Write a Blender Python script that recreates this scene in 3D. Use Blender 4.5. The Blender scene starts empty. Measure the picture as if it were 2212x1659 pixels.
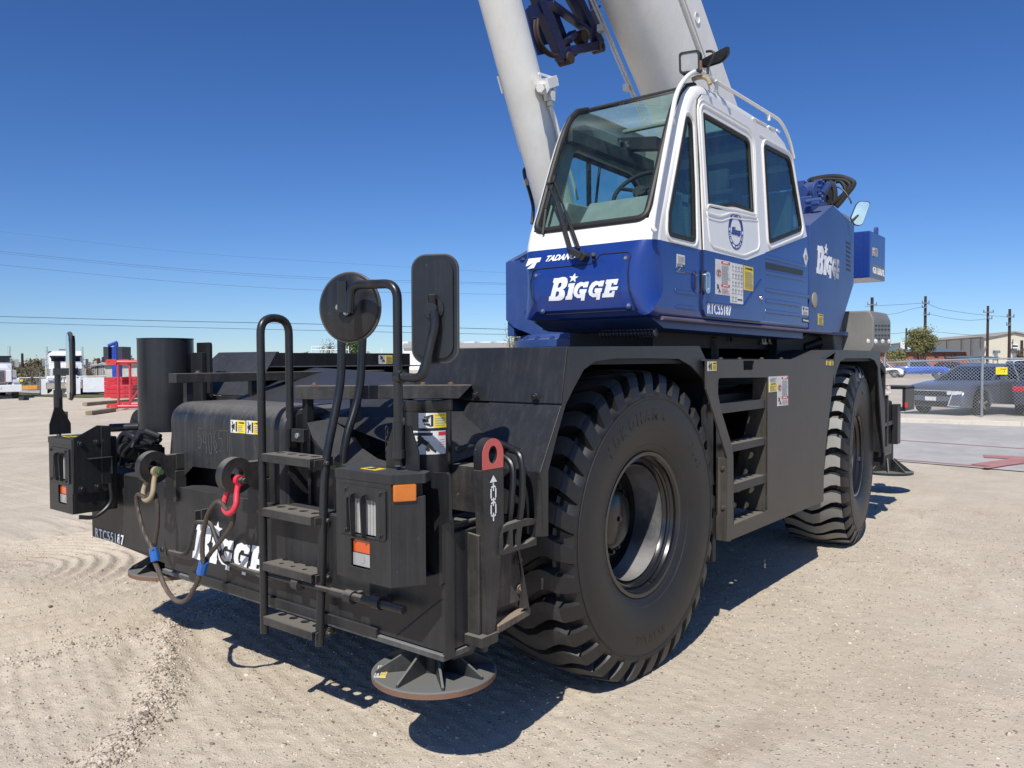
import bpy, math, random
import numpy as np
from mathutils import Vector, Matrix
from math import sin, cos, pi, radians, sqrt, atan2

random.seed(7)
rng = np.random.RandomState(5)
S = bpy.context.scene
COL = S.collection

# ---------------------------------------------------------------- camera
YAW, PITCH, ROLL = 0.6709, -0.0302, -0.0035
CAM = Vector((2.007, -3.675, 1.643))
FPX = 1732.0                      # focal length in pixels of a 2212 px wide picture
_f = Vector((-sin(YAW)*cos(PITCH), cos(YAW)*cos(PITCH), sin(PITCH)))
_r = Vector((cos(YAW), sin(YAW), 0)); _u = _r.cross(_f)
RT = _r*cos(ROLL)+_u*sin(ROLL); UP = -_r*sin(ROLL)+_u*cos(ROLL); FW = _f
cd = bpy.data.cameras.new('camera'); co = bpy.data.objects.new('camera', cd); COL.objects.link(co)
cd.sensor_width = 36; cd.lens = FPX/2212*36; cd.clip_end = 6000; cd.clip_start = .05
m = Matrix((RT, UP, -FW)).transposed().to_4x4(); m.translation = CAM
co.matrix_world = m
S.camera = co
S.render.resolution_x = 1024; S.render.resolution_y = 768

# ---------------------------------------------------------------- light
SUN_FROM = Vector((0.33, -0.86, 1.0)).normalized()
el = math.asin(SUN_FROM.z)
w = bpy.data.worlds.new("World"); S.world = w; w.use_nodes = True
nt = w.node_tree; bg = nt.nodes['Background']
sky = nt.nodes.new('ShaderNodeTexSky'); sky.sky_type = 'NISHITA'; sky.sun_disc = False
sky.sun_elevation = el; sky.sun_rotation = atan2(SUN_FROM.x, SUN_FROM.y)
sky.air_density = 1.0; sky.dust_density = 0.3; sky.ozone_density = 1.6; sky.altitude = 0
hsv = nt.nodes.new('ShaderNodeHueSaturation'); hsv.inputs['Saturation'].default_value = 1.12
tcw = nt.nodes.new('ShaderNodeTexCoord'); vad = nt.nodes.new('ShaderNodeVectorMath'); vad.operation = 'ADD'; vad.inputs[1].default_value = (0, 0, .03)
nt.links.new(tcw.outputs['Generated'], vad.inputs[0]); vnm = nt.nodes.new('ShaderNodeVectorMath'); vnm.operation = 'NORMALIZE'; nt.links.new(vad.outputs[0], vnm.inputs[0]); nt.links.new(vnm.outputs[0], sky.inputs[0])
tin = nt.nodes.new('ShaderNodeMix'); tin.data_type = 'RGBA'; tin.blend_type = 'MULTIPLY'; tin.inputs[0].default_value = 1; tin.inputs[7].default_value = (.74, .815, 1.0, 1)
nt.links.new(sky.outputs[0], tin.inputs[6]); nt.links.new(tin.outputs[2], hsv.inputs['Color']); gam = nt.nodes.new('ShaderNodeGamma'); gam.inputs[1].default_value = 1.25; nt.links.new(hsv.outputs[0], gam.inputs[0]); nt.links.new(gam.outputs[0], bg.inputs[0]); bg.inputs[1].default_value = 0.074
sl = bpy.data.lights.new('sun', 'SUN'); sl.energy = 5.0; sl.angle = radians(0.53); sl.color = (1, .955, .88)
so = bpy.data.objects.new('sun', sl); COL.objects.link(so)
so.rotation_euler = SUN_FROM.to_track_quat('Z', 'Y').to_euler()
S.view_settings.view_transform = 'Standard'; S.view_settings.look = 'None'
S.view_settings.exposure = 0.0; S.view_settings.gamma = 1.0
S.render.engine = 'CYCLES'
S.cycles.max_bounces = 8; S.cycles.transparent_max_bounces = 16

# ---------------------------------------------------------------- measuring: a photo pixel met with a known plane
CR = {'D': (0, 0, 1.82278), 'a': (0, 1200, 1100/2212), 'b': (1000, 1200, 1000/2212), 'c': (100, 1600, 1200/2212),
      'd': (1000, 1900, 1200/2212), 'e': (1900, 1350, 1100/1352), 'f': (2700, 1300, 1000/1843),
      'g': (1900, 900, 1600/2212), 'h': (2000, 200, 1300/2212), 'i': (1800, 0, 1200/2212), 'j': (3000, 650, 600/1244),
      'k': (3200, 1100, 832/1534), 'l': (0, 1250, 900/2212), 'm': (2000, 950, 700/2212), 'n': (2700, 900, 600/1991),
      'o': (2600, 500, 700/1936), 'p': (0, 2100, 2000/2212), 'q': (800, 1300, 1100/2212), 'r': (1600, 1550, 600/995),
      's': (400, 1300, 800/2212), 't': (2600, 200, 650/2157), 'u': (1980, 620, 720/1757), 'v': (1850, 0, 600/2212), 'w': (3150, 680, 300/2212), 'x': (0, 1300, 560/2212), 'y': (3480, 1380, 552/2212), 'z': (3480, 1120, 552/2212)}

def ray(k, x, y):
    x0, y0, s = CR[k]
    u = (x0+x*s)/1.82278; v = (y0+y*s)/1.82278
    return FW+RT*((u-1106)/FPX)+UP*((829.5-v)/FPX)

def at(k, x, y, X=None, Y=None, Z=None, D=None):
    d = ray(k, x, y)
    if D is not None: return CAM+d*D
    i, t = (0, X) if X is not None else (1, Y) if Y is not None else (2, Z)
    return CAM+d*((t-CAM[i])/d[i])

def yz(k, pts, X): return [(p.y, p.z) for p in (at(k, x, y, X=X) for x, y in pts)]
def xz(k, pts, Y): return [(p.x, p.z) for p in (at(k, x, y, Y=Y) for x, y in pts)]
def xy(k, pts, Z): return [(p.x, p.y) for p in (at(k, x, y, Z=Z) for x, y in pts)]

# ---------------------------------------------------------------- materials
MATS = {}
def nodes(name):
    m = bpy.data.materials.new(name); m.use_nodes = True; MATS[name] = m
    return m, m.node_tree, m.node_tree.nodes['Principled BSDF']

def N(t, kind, **kw):
    n = t.nodes.new('ShaderNode'+kind)
    for k, v in kw.items():
        if k in n.inputs: n.inputs[k].default_value = v
        else: setattr(n, k, v)
    return n

def noise(t, co_, scale, detail=4, rough=.6, sc3=None):
    if sc3:
        mp = N(t, 'Mapping'); mp.inputs['Scale'].default_value = sc3
        t.links.new(co_, mp.inputs[0]); co_ = mp.outputs[0]
    n = N(t, 'TexNoise', Scale=scale, Detail=detail, Roughness=rough)
    t.links.new(co_, n.inputs['Vector']); return n.outputs[0]

def ramp(t, src, a, b, ca=(0, 0, 0, 1), cb=(1, 1, 1, 1)):
    r = N(t, 'ValToRGB'); r.color_ramp.elements[0].position = a; r.color_ramp.elements[1].position = b
    r.color_ramp.elements[0].color = ca; r.color_ramp.elements[1].color = cb
    t.links.new(src, r.inputs[0]); return r.outputs[0]

def mix(t, fac, a, b):
    m = N(t, 'Mix'); m.data_type = 'RGBA'
    for s, v in ((0, fac), (6, a), (7, b)):
        if isinstance(v, (int, float)): m.inputs[s].default_value = v
        elif isinstance(v, tuple): m.inputs[s].default_value = (*v[:3], 1)
        else: t.links.new(v, m.inputs[s])
    return m.outputs[2]

def mul(t, a, b, op='MULTIPLY'):
    m = N(t, 'Math', operation=op)
    for s, v in ((0, a), (1, b)):
        if isinstance(v, (int, float)): m.inputs[s].default_value = v
        else: t.links.new(v, m.inputs[s])
    return m.outputs[0]

def paint(name, col, rough=.4, dust=(.16, .14, .115), dust_amt=.25, streak=.3, chips=0.0, chip_col=(.12, .055, .03),
          up=.35, metallic=0, coat=0, bump=.0, var=.25, bscale=60):
    """weathered paint: tone variation, dust that settles on upward faces, rain streaks, chips"""
    m, t, b = nodes(name)
    tc = N(t, 'TexCoord').outputs['Object']
    n1 = noise(t, tc, 3.1, 6)
    c = mix(t, ramp(t, n1, .3, .75), tuple(x*(1-var) for x in col), tuple(min(1, x*(1+var)) for x in col))
    st = noise(t, tc, 1.0, 5, .7, (34, 34, 1.6)); n2 = noise(t, tc, 2.2, 8, .7)
    f = mul(t, ramp(t, st, .48, .78), streak)
    f2 = mul(t, ramp(t, n2, .42, .8), dust_amt)
    geo = N(t, 'NewGeometry'); sp = N(t, 'SeparateXYZ'); t.links.new(geo.outputs['Normal'], sp.inputs[0])
    upf = mul(t, ramp(t, sp.outputs[2], .45, .95), up)
    upf = mul(t, upf, mul(t, n1, .75, 'ADD'))
    tot = mul(t, mul(t, f, f2, 'ADD'), upf, 'ADD')
    cl = N(t, 'Clamp'); t.links.new(tot, cl.inputs[0])
    c = mix(t, cl.outputs[0], c, dust)
    rr = mul(t, mul(t, cl.outputs[0], .45), rough, 'ADD')
    if chips:
        n3 = noise(t, tc, 42, 3, .6); n4 = noise(t, tc, 5.3, 3)
        ch = mul(t, ramp(t, n3, .69, .72), ramp(t, n4, .5, .62)); ch = mul(t, ch, chips)
        c = mix(t, ch, c, chip_col); rr = mul(t, rr, mul(t, ch, .3), 'ADD')
    t.links.new(c, b.inputs['Base Color']); t.links.new(rr, b.inputs['Roughness'])
    b.inputs['Metallic'].default_value = metallic
    b.inputs['Coat Weight'].default_value = coat; b.inputs['Coat Roughness'].default_value = .12
    if bump:
        bp = N(t, 'Bump', Strength=bump, Distance=.004); t.links.new(noise(t, tc, bscale, 3), bp.inputs['Height'])
        t.links.new(bp.outputs[0], b.inputs['Normal'])
    return m

def plain(name, col, rough=.5, metallic=0, emit=0, coat=0, spec=None):
    m, t, b = nodes(name)
    tc = N(t, 'TexCoord').outputs['Object']
    n1 = noise(t, tc, 9, 5)
    c = mix(t, ramp(t, n1, .3, .7), tuple(x*.82 for x in col), tuple(min(1, x*1.12) for x in col))
    t.links.new(c, b.inputs['Base Color']); b.inputs['Roughness'].default_value = rough
    b.inputs['Metallic'].default_value = metallic; b.inputs['Coat Weight'].default_value = coat
    if spec is not None: b.inputs['Specular IOR Level'].default_value = spec
    return m

def glass(name, tint, refl=.5, rough=.02, ior=1.45, dust=0):
    m = bpy.data.materials.new(name); m.use_nodes = True; t = m.node_tree; MATS[name] = m
    t.nodes.remove(t.nodes['Principled BSDF']); out = t.nodes['Material Output']
    tr = N(t, 'BsdfTransparent', Color=(*tint, 1)); gl = N(t, 'BsdfGlossy', Roughness=rough)
    tc = N(t, 'TexCoord').outputs['Object']
    df = N(t, 'BsdfDiffuse', Color=(.55, .55, .5, 1))
    d = ramp(t, noise(t, tc, 4, 6, .7, (3, 3, 1)), .45, .95, (.004, .004, .004, 1), (.05, .05, .05, 1))
    if dust: df = N(t, 'BsdfTranslucent', Color=(.62, .74, .70, 1)); d = ramp(t, noise(t, tc, 3, 6, .7), .2, .9, (dust*.7,)*3+(1,), (min(1, dust*1.5),)*3+(1,))
    ge = N(t, 'NewGeometry'); io = mul(t, mul(t, ge.outputs['Backfacing'], 1/ior-ior), ior, 'ADD')     # a pane is thin: the same from both sides
    fr = N(t, 'Fresnel'); t.links.new(io, fr.inputs[0]); mx = N(t, 'MixShader'); m0 = N(t, 'MixShader')
    t.links.new(d, m0.inputs[0]); t.links.new(tr.outputs[0], m0.inputs[1]); t.links.new(df.outputs[0], m0.inputs[2])
    t.links.new(fr.outputs[0], mx.inputs[0]); t.links.new(m0.outputs[0], mx.inputs[1]); t.links.new(gl.outputs[0], mx.inputs[2])
    t.links.new(mx.outputs[0], out.inputs[0]); return m

BLK = paint('black_paint', (.0125, .0135, .0150), .34, (.09, .09, .09), .10, .13, .7, (.12, .10, .085), .22, bump=.12)
BLKD = paint('dusty_black_paint', (.0155, .0162, .0172), .37, (.105, .106, .106), .13, .17, .32, (.13, .11, .09), .30, bump=.1)
BLKS = paint('smooth_black_tube', (.011, .012, .0135), .30, (.11, .105, .098), .10, .12, .6, (.16, .13, .11), .15)
WORN = paint('worn_step_paint', (.016, .016, .017), .45, (.16, .145, .12), .4, .15, 1, (.16, .075, .045), .75, bump=.3)
RUSTY = paint('rusty_edge', (.16, .085, .055), .8, (.20, .13, .09), .5, .2, .9, (.03, .03, .03), .3, bump=.5)
MUDDY = paint('muddy_steel', (.06, .05, .042), .85, (.30, .23, .165), .9, .3, .8, (.18, .08, .04), .9, bump=.6)
BLUE = paint('blue_paint', (.010, .037, .205), .27, (.11, .12, .17), .07, .10, .12, (.10, .13, .2), .18, coat=.35, var=.12)
BLUE2 = paint('faded_blue_paint', (.020, .055, .205), .40, (.14, .16, .22), .12, .12, .12, (.15, .15, .2), .35, coat=.1, var=.15)
WHITE = paint('white_paint', (.76, .75, .71), .33, (.46, .42, .35), .10, .10, .12, (.3, .25, .2), .08, coat=.2, var=.04)
WHITE2 = paint('chalky_white_paint', (.75, .74, .69), .5, (.40, .38, .33), .16, .14, .3, (.28, .26, .23), .1, var=.06, bump=.08, bscale=30)
GRAY = paint('gray_hood_paint', (.17, .168, .155), .5, (.28, .26, .22), .3, .1, .0, up=.3, var=.1)
RUBBER = paint('tyre_rubber', (.0115, .0115, .012), .46, (.085, .08, .072), .11, .0, 0, up=.2, bump=.15, var=.2, bscale=90)
TREAD2 = paint('dusty_tread_rubber', (.24, .235, .22), .85, (.34, .32, .28), .5, .0, 0, up=.1, bump=.35, var=.3)
TREAD = paint('scuffed_tread_rubber', (.030, .030, .029), .7, (.20, .19, .17), .45, .0, 0, up=.1, bump=.35, var=.3)
HOSE = plain('hose_rubber', (.014, .014, .015), .38)
DARK = plain('dark_machinery', (.007, .007, .009), .6)
RIMK = paint('black_rim', (.010, .010, .011), .25, (.1, .1, .095), .04, .0, .2, up=.04, coat=.3)
RIMD = paint('dusty_rim_well', (.06, .064, .068), .5, (.26, .25, .235), .95, .1, .3, (.3, .28, .25), .4, bump=.3)
CHROME = plain('chrome', (.78, .78, .78), .12, 1)
STEEL = paint('galvanised_steel', (.36, .38, .39), .42, (.5, .48, .44), .25, .1, up=.2, metallic=.7, var=.12)
MIRROR = plain('mirror_glass', (.85, .87, .9), .03, 1)
RED = paint('red_paint', (.55, .035, .03), .45, (.4, .2, .15), .15, .1, .3, (.2, .1, .07), .1, var=.15)
REDF = paint('faded_red_paint', (.56, .10, .085), .6, (.4, .25, .2), .2, .15, .8, (.07, .05, .05), .15, var=.12)
PINK = paint('bright_red_shackle', (.62, .03, .055), .4, (.5, .2, .2), .15, 0, .4, (.25, .12, .08), .1)
TAN = paint('weathered_tan_shackle', (.30, .26, .16), .6, (.35, .2, .1), .4, 0, .6, (.2, .09, .04), .2)
ROPE = paint('wire_rope', (.085, .068, .055), .55, (.2, .15, .1), .4, 0, .3, up=.1, metallic=.3, bump=.4)
BLUEC = plain('blue_sleeve', (.02, .12, .42), .4)
WRITE = plain('white_vinyl', (.83, .84, .85), .4)
STKW = plain('sticker_white', (.66, .66, .63), .5)
STKY = plain('sticker_yellow', (.82, .62, .02), .5)
STKR = plain('sticker_red', (.62, .03, .05), .5)
STKG = plain('sticker_gray', (.33, .33, .33), .5)
INK = plain('sticker_ink', (.02, .02, .02), .5)
INKB = plain('sticker_blue', (.02, .045, .22), .5)
AMBER = plain('amber_lens', (.62, .085, .006), .12, coat=1)
AMBER2 = plain('orange_lens', (.52, .14, .012), .12, coat=1)
CLEAR = plain('clear_lens', (.34, .34, .33), .16, coat=1)
GASK = plain('rubber_gasket', (.016, .016, .015), .55)
GLS = glass('green_cab_glass', (.76, .91, .87), ior=1.52)
GLS2 = glass('side_window_glass', (.56, .75, .75), ior=1.55)
GLSR = glass('dusty_roof_glass', (.70, .88, .84), dust=.30)
PANEL = paint('dust_filmed_side_panel', (.040, .037, .032), .40, (.16, .135, .105), .30, .30, .4, (.05, .05, .05), .3, var=.12, bump=.06)
INTG = plain('cab_trim_gray', (.21, .235, .225), .6)
INTL = plain('cab_pillar_light', (.30, .31, .27), .6)
WOOD = paint('weathered_wood', (.26, .19, .125), .85, (.35, .3, .24), .3, .2, up=.2, bump=.4)

# ---------------------------------------------------------------- mesh building
def tag(o, label=None, cat=None, group=None, kind=None):
    if label: o['label'] = label
    if cat: o['category'] = cat
    if group: o['group'] = group
    if kind: o['kind'] = kind
    return o

def empty(name, loc, label, cat, group=None, rz=0):
    o = bpy.data.objects.new(name, None); COL.objects.link(o); o.location = loc; o.rotation_euler = (0, 0, rz)
    o.empty_display_size = .2
    return tag(o, label, cat, group)

def origin_of(p):
    v = Vector((0, 0, 0))
    while p is not None: v = v+p.location; p = p.parent
    return v

def arc(c, r, a0, a1, n):
    return [(c[0]+r*cos(a0+(a1-a0)*i/n), c[1]+r*sin(a0+(a1-a0)*i/n)) for i in range(n+1)]

def rpoly(pts, r, seg=4):
    """round the corners of a polygon (2-D); r may be a list"""
    out = []; n = len(pts)
    for i in range(n):
        p = Vector(pts[i]); a = Vector(pts[i-1]); b = Vector(pts[(i+1) % n]); rr = r[i] if isinstance(r, (list, tuple)) else r
        if rr <= 0: out.append(tuple(p)); continue
        da = (a-p); db = (b-p); la, lb = da.length, db.length
        if la < 1e-6 or lb < 1e-6: continue
        da /= la; db /= lb; k = min(rr, la*.49, lb*.49)
        p0 = p+da*k; p1 = p+db*k
        for s in range(seg+1):
            t = s/seg; q = p0*(1-t)**2+p*2*t*(1-t)+p1*t*t
            out.append(tuple(q))
    return out

def rpath(pts, r, seg=6):
    pts = [Vector(p) for p in pts]; out = [pts[0]]
    for i in range(1, len(pts)-1):
        p = pts[i]; da = pts[i-1]-p; db = pts[i+1]-p; la, lb = da.length, db.length
        rr = r[i] if isinstance(r, (list, tuple)) else r
        da /= la; db /= lb; k = min(rr, la*.49, lb*.49)
        p0 = p+da*k; p1 = p+db*k
        for s in range(seg+1):
            t = s/seg; out.append(p0*(1-t)**2+p*2*t*(1-t)+p1*t*t)
    out.append(pts[-1]); return out

def smooth_path(pts, n=6):
    """Catmull-Rom"""
    P = [Vector(p) for p in pts]; P = [P[0]*2-P[1]]+P+[P[-1]*2-P[-2]]; out = []
    for i in range(1, len(P)-2):
        for s in range(n):
            t = s/n; a, b, c, d = P[i-1:i+3]
            out.append(.5*((2*b)+(c-a)*t+(2*a-5*b+4*c-d)*t*t+(3*b-a-3*c+d)*t*t*t))
    out.append(P[-2]); return out

def curve_mesh(make):
    cu = make(); o = bpy.data.objects.new('tmp', cu)
    me = o.to_mesh()
    V = [tuple(v.co) for v in me.vertices]; F = [tuple(f.vertices) for f in me.polygons]
    o.to_mesh_clear(); bpy.data.objects.remove(o); bpy.data.curves.remove(cu)
    return V, F

TXT = {}
def text_geo(s, bold=0, shear=0, ext=.002, spacing=1.0, res=3):
    k = (s, bold, shear, ext, spacing)
    if k not in TXT:
        def mk():
            c = bpy.data.curves.new('t', 'FONT'); c.body = s; c.size = 1; c.offset = bold; c.shear = shear; c.extrude = ext
            c.space_character = spacing; c.resolution_u = res; return c
        V, F = curve_mesh(mk)
        xs = [v[0] for v in V]; ys = [v[1] for v in V]
        TXT[k] = (V, F, min(xs), max(xs), min(ys), max(ys))
    return TXT[k]

def plate_geo(outer, holes=(), t=.01):
    def mk():
        c = bpy.data.curves.new('p', 'CURVE'); c.dimensions = '2D'; c.fill_mode = 'BOTH'; c.extrude = t/2
        for poly in [outer]+list(holes):
            s = c.splines.new('POLY'); s.points.add(len(poly)-1); s.use_cyclic_u = True
            for i, q in enumerate(poly): s.points[i].co = (q[0], q[1], 0, 1)
        return c
    return curve_mesh(mk)

class MB:
    def __init__(self): self.v = []; self.f = []; self.m = []; self.mats = []
    def mi(self, mat):
        if mat not in self.mats: self.mats.append(mat)
        return self.mats.index(mat)
    def add(self, V, F, mat=None):
        b = len(self.v); i = self.mi(mat); self.v += [tuple(x) for x in V]
        for f in F: self.f.append(tuple(b+j for j in f)); self.m.append(i)
        return self
    def box(self, a, b, mat=None):
        x0, x1 = sorted((a[0], b[0])); y0, y1 = sorted((a[1], b[1])); z0, z1 = sorted((a[2], b[2]))
        V = [(x, y, z) for x in (x0, x1) for y in (y0, y1) for z in (z0, z1)]
        return self.add(V, [(0, 1, 3, 2), (4, 6, 7, 5), (0, 4, 5, 1), (2, 3, 7, 6), (0, 2, 6, 4), (1, 5, 7, 3)], mat)
    def obox(self, c, ax, ay, az, mat=None):
        c, ax, ay, az = map(Vector, (c, ax, ay, az))
        V = [c+ax*i+ay*j+az*k for i in (-1, 1) for j in (-1, 1) for k in (-1, 1)]
        return self.add(V, [(0, 1, 3, 2), (4, 6, 7, 5), (0, 4, 5, 1), (2, 3, 7, 6), (0, 2, 6, 4), (1, 5, 7, 3)], mat)
    def beam(self, p, q, w, h, up=(0, 0, 1), mat=None):
        p, q = Vector(p), Vector(q); d = q-p; L = d.length; d /= L; u = Vector(up)
        s = d.cross(u); s.normalize(); u = s.cross(d)
        return self.obox((p+q)/2, d*L/2, s*w/2, u*h/2, mat)
    def prism(self, poly, plane, a, b, mat=None):
        """poly extruded between a and b along the axis missing from plane"""
        def put(q, t): return {'YZ': (t, q[0], q[1]), 'XZ': (q[0], t, q[1]), 'XY': (q[0], q[1], t)}[plane]
        n = len(poly); V = [put(q, a) for q in poly]+[put(q, b) for q in poly]
        F = [tuple(range(n)), tuple(range(2*n-1, n-1, -1))]+[(i, (i+1) % n, n+(i+1) % n, n+i) for i in range(n)]
        return self.add(V, F, mat)
    def slab(self, outer, holes, plane, c, t, mat=None):
        """flat plate with holes, centred at c on the missing axis"""
        V, F = plate_geo(outer, holes, t)
        def put(q): return {'YZ': (c+q[2], q[0], q[1]), 'XZ': (q[0], c+q[2], q[1]), 'XY': (q[0], q[1], c+q[2])}[plane]
        return self.add([put(q) for q in V], F, mat)
    def plate(self, outer, holes, o, ux, uy, t, mat=None):
        V, F = plate_geo(outer, holes, t); o, ux, uy = Vector(o), Vector(ux), Vector(uy); n = ux.cross(uy).normalized()
        return self.add([o+ux*q[0]+uy*q[1]+n*q[2] for q in V], F, mat)
    def text(self, s, o, ux, uy, mat=None, bold=0, shear=0, ext=.0015, fit=None, h=None, spacing=1.0):
        """o lower left; ux direction with length = wanted width if fit; uy = wanted height"""
        V, F, x0, x1, y0, y1 = text_geo(s, bold, shear, 1, spacing)
        o, ux, uy = Vector(o), Vector(ux), Vector(uy); n = ux.cross(uy).normalized()
        return self.add([o+ux*((q[0]-x0)/(x1-x0))+uy*((q[1]-y0)/(y1-y0))+n*(q[2]*ext) for q in V], F, mat)
    def cyl(self, p, q, r, r2=None, n=20, mat=None, caps=True):
        p, q = Vector(p), Vector(q); r2 = r if r2 is None else r2
        d = (q-p).normalized(); a = d.orthogonal().normalized(); b = d.cross(a)
        V = [p+(a*cos(t)+b*sin(t))*r for t in (2*pi*i/n for i in range(n))]+[q+(a*cos(t)+b*sin(t))*r2 for t in (2*pi*i/n for i in range(n))]
        F = [(i, (i+1) % n, n+(i+1) % n, n+i) for i in range(n)]
        if caps: F += [tuple(range(n-1, -1, -1)), tuple(range(n, 2*n))]
        return self.add(V, F, mat)
    def lathe(self, prof, o, d, n=32, mat=None, a0=0, a1=2*pi, closed=False):
        """prof: list of (along, radius)"""
        o, d = Vector(o), Vector(d).normalized(); a = d.orthogonal().normalized() if abs(d.x) < .99 else Vector((0, 1, 0)); b = d.cross(a)
        full = abs(a1-a0-2*pi) < 1e-6; k = n if full else n+1; V = []
        for h, r in prof:
            for i in range(k):
                t = a0+(a1-a0)*i/n; V.append(o+d*h+(a*cos(t)+b*sin(t))*r)
        F = []; L = len(prof)
        for j in range(L if closed else L-1):
            for i in range(k if full else k-1):
                i2 = (i+1) % k; j2 = (j+1) % L; F.append((j*k+i, j*k+i2, j2*k+i2, j2*k+i))
        return self.add(V, F, mat)
    def tube(self, pts, r, n=10, mat=None, caps=True, closed=False, rr=None):
        P = [Vector(p) for p in pts]; Q = []
        for p in P:
            if not Q or (p-Q[-1]).length > 1e-5: Q.append(p)
        P = Q; L = len(P); V = []
        prev = None
        for i in range(L):
            if closed: d = P[(i+1) % L]-P[i-1]
            else: d = P[min(i+1, L-1)]-P[max(i-1, 0)]
            d.normalize()
            if prev is None: a = d.orthogonal().normalized()
            else: a = (prev-d*prev.dot(d)).normalized()
            prev = a; b = d.cross(a); R_ = rr[i] if rr else r
            for k in range(n): t = 2*pi*k/n; V.append(P[i]+(a*cos(t)+b*sin(t))*R_)
        F = []
        for i in range(L if closed else L-1):
            j = (i+1) % L
            for k in range(n): F.append((i*n+k, i*n+(k+1) % n, j*n+(k+1) % n, j*n+k))
        if caps and not closed: F += [tuple(range(n-1, -1, -1)), tuple(range((L-1)*n, L*n))]
        return self.add(V, F, mat)
    def bolt(self, p, d, r=.012, h=.012, mat=None):
        return self.cyl(p, Vector(p)+Vector(d).normalized()*h, r, n=6, mat=mat).cyl(p, Vector(p)+Vector(d).normalized()*h*.35, r*1.5, n=12, mat=mat)
    def build(self, name, mat=None, parent=None, bevel=0, angle=32, label=None, seg=2):
        me = bpy.data.meshes.new(name); off = origin_of(parent)
        me.from_pydata([tuple(Vector(v)-off) for v in self.v] if parent is not None else self.v, [], self.f)
        mats = self.mats if self.mats else [mat]
        for x in mats: me.materials.append(x if x is not None else mat)
        if len(mats) > 1: me.polygons.foreach_set('material_index', self.m)
        me.validate(); me.update()
        import bmesh
        bm = bmesh.new(); bm.from_mesh(me); bmesh.ops.recalc_face_normals(bm, faces=bm.faces); bm.to_mesh(me); bm.free()
        me.polygons.foreach_set('use_smooth', [True]*len(me.polygons))
        me.set_sharp_from_angle(angle=radians(angle))
        o = bpy.data.objects.new(name, me); COL.objects.link(o)
        if parent is not None: o.parent = parent
        if bevel:
            md = o.modifiers.new('bevel', 'BEVEL'); md.width = bevel; md.segments = seg; md.limit_method = 'ANGLE'
            md.angle_limit = radians(35); md.harden_normals = True
        if label: o['label'] = label
        return o

def ellipse(cx, cy, a, b, n=20): return [(cx+a*cos(2*pi*i/n), cy+b*sin(2*pi*i/n)) for i in range(n)]
def rect(x0, y0, x1, y1, r=0, seg=3):
    p = [(x0, y0), (x1, y0), (x1, y1), (x0, y1)]
    return rpoly(p, r, seg) if r else p

def star(cx, cy, r, k=.40, rot=pi/2): return [(cx+(r if i % 2 == 0 else r*k)*cos(rot+i*pi/5), cy+(r if i % 2 == 0 else r*k)*sin(rot+i*pi/5)) for i in range(10)]

# heavy slab-serif lettering of the hire company, drawn as outlines (unit width, unit height)
def _nm(pts): return [((x-500)/855, (740-.088*(x-500)-y)/292) for x, y in pts]
_G = [(992, 492), (984, 560), (932, 566), (925, 546), (897, 550), (872, 580), (863, 620), (873, 650), (898, 646), (905, 630), (888, 630), (892, 588),
      (980, 582), (975, 627), (968, 627), (958, 720), (915, 722), (920, 690), (872, 694), (832, 670), (815, 628), (820, 570), (845, 522), (890, 498), (935, 506), (945, 497)]
LOGO = [
    (_nm([(500, 740), (505, 683), (522, 683), (545, 512), (528, 512), (536, 458), (600, 455), (640, 442), (680, 442), (710, 462), (722, 505), (716, 550), (696, 578), (670, 592),
          (698, 612), (709, 655), (700, 695), (670, 722), (630, 733)]),
     [_nm([(608, 520), (630, 508), (648, 520), (646, 552), (628, 572), (600, 576)]), _nm([(592, 622), (618, 616), (634, 634), (628, 664), (606, 684), (584, 686)])]),
    (_nm([(718, 720), (724, 674), (738, 672), (751, 562), (734, 562), (740, 520), (818, 512), (803, 668), (810, 668), (801, 712)]), []),
    (_nm(_G), []), (_nm([(x+188, y-16) for x, y in _G]), []),
    (_nm([(1175, 678), (1180, 630), (1195, 628), (1210, 518), (1196, 515), (1204, 467), (1345, 455), (1335, 522), (1296, 524), (1300, 504), (1275, 507), (1269, 552), (1356, 542),
          (1347, 585), (1263, 592), (1258, 624), (1287, 621), (1293, 598), (1325, 596), (1315, 667)]), [])]
LOGO.append(([(x, y) for x, y in [((790+62*sin(a)*(1 if i % 2 == 0 else .42)-500)/855, (740-.088*290-(452-60*cos(a)*(1 if i % 2 == 0 else .42)))/292) for i, a in enumerate([k*pi/5+.1 for k in range(10)])]], []))
def logo(mb, o, ux, uy, mat, t=.002, skew=0):
    o, ux, uy = Vector(o), Vector(ux), Vector(uy)
    for out, holes in LOGO:
        f = lambda P: [(x+skew*y, y) for x, y in P]
        mb.plate(f(out), [f(h) for h in holes], o, ux, uy, t, mat)
    return mb

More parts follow.
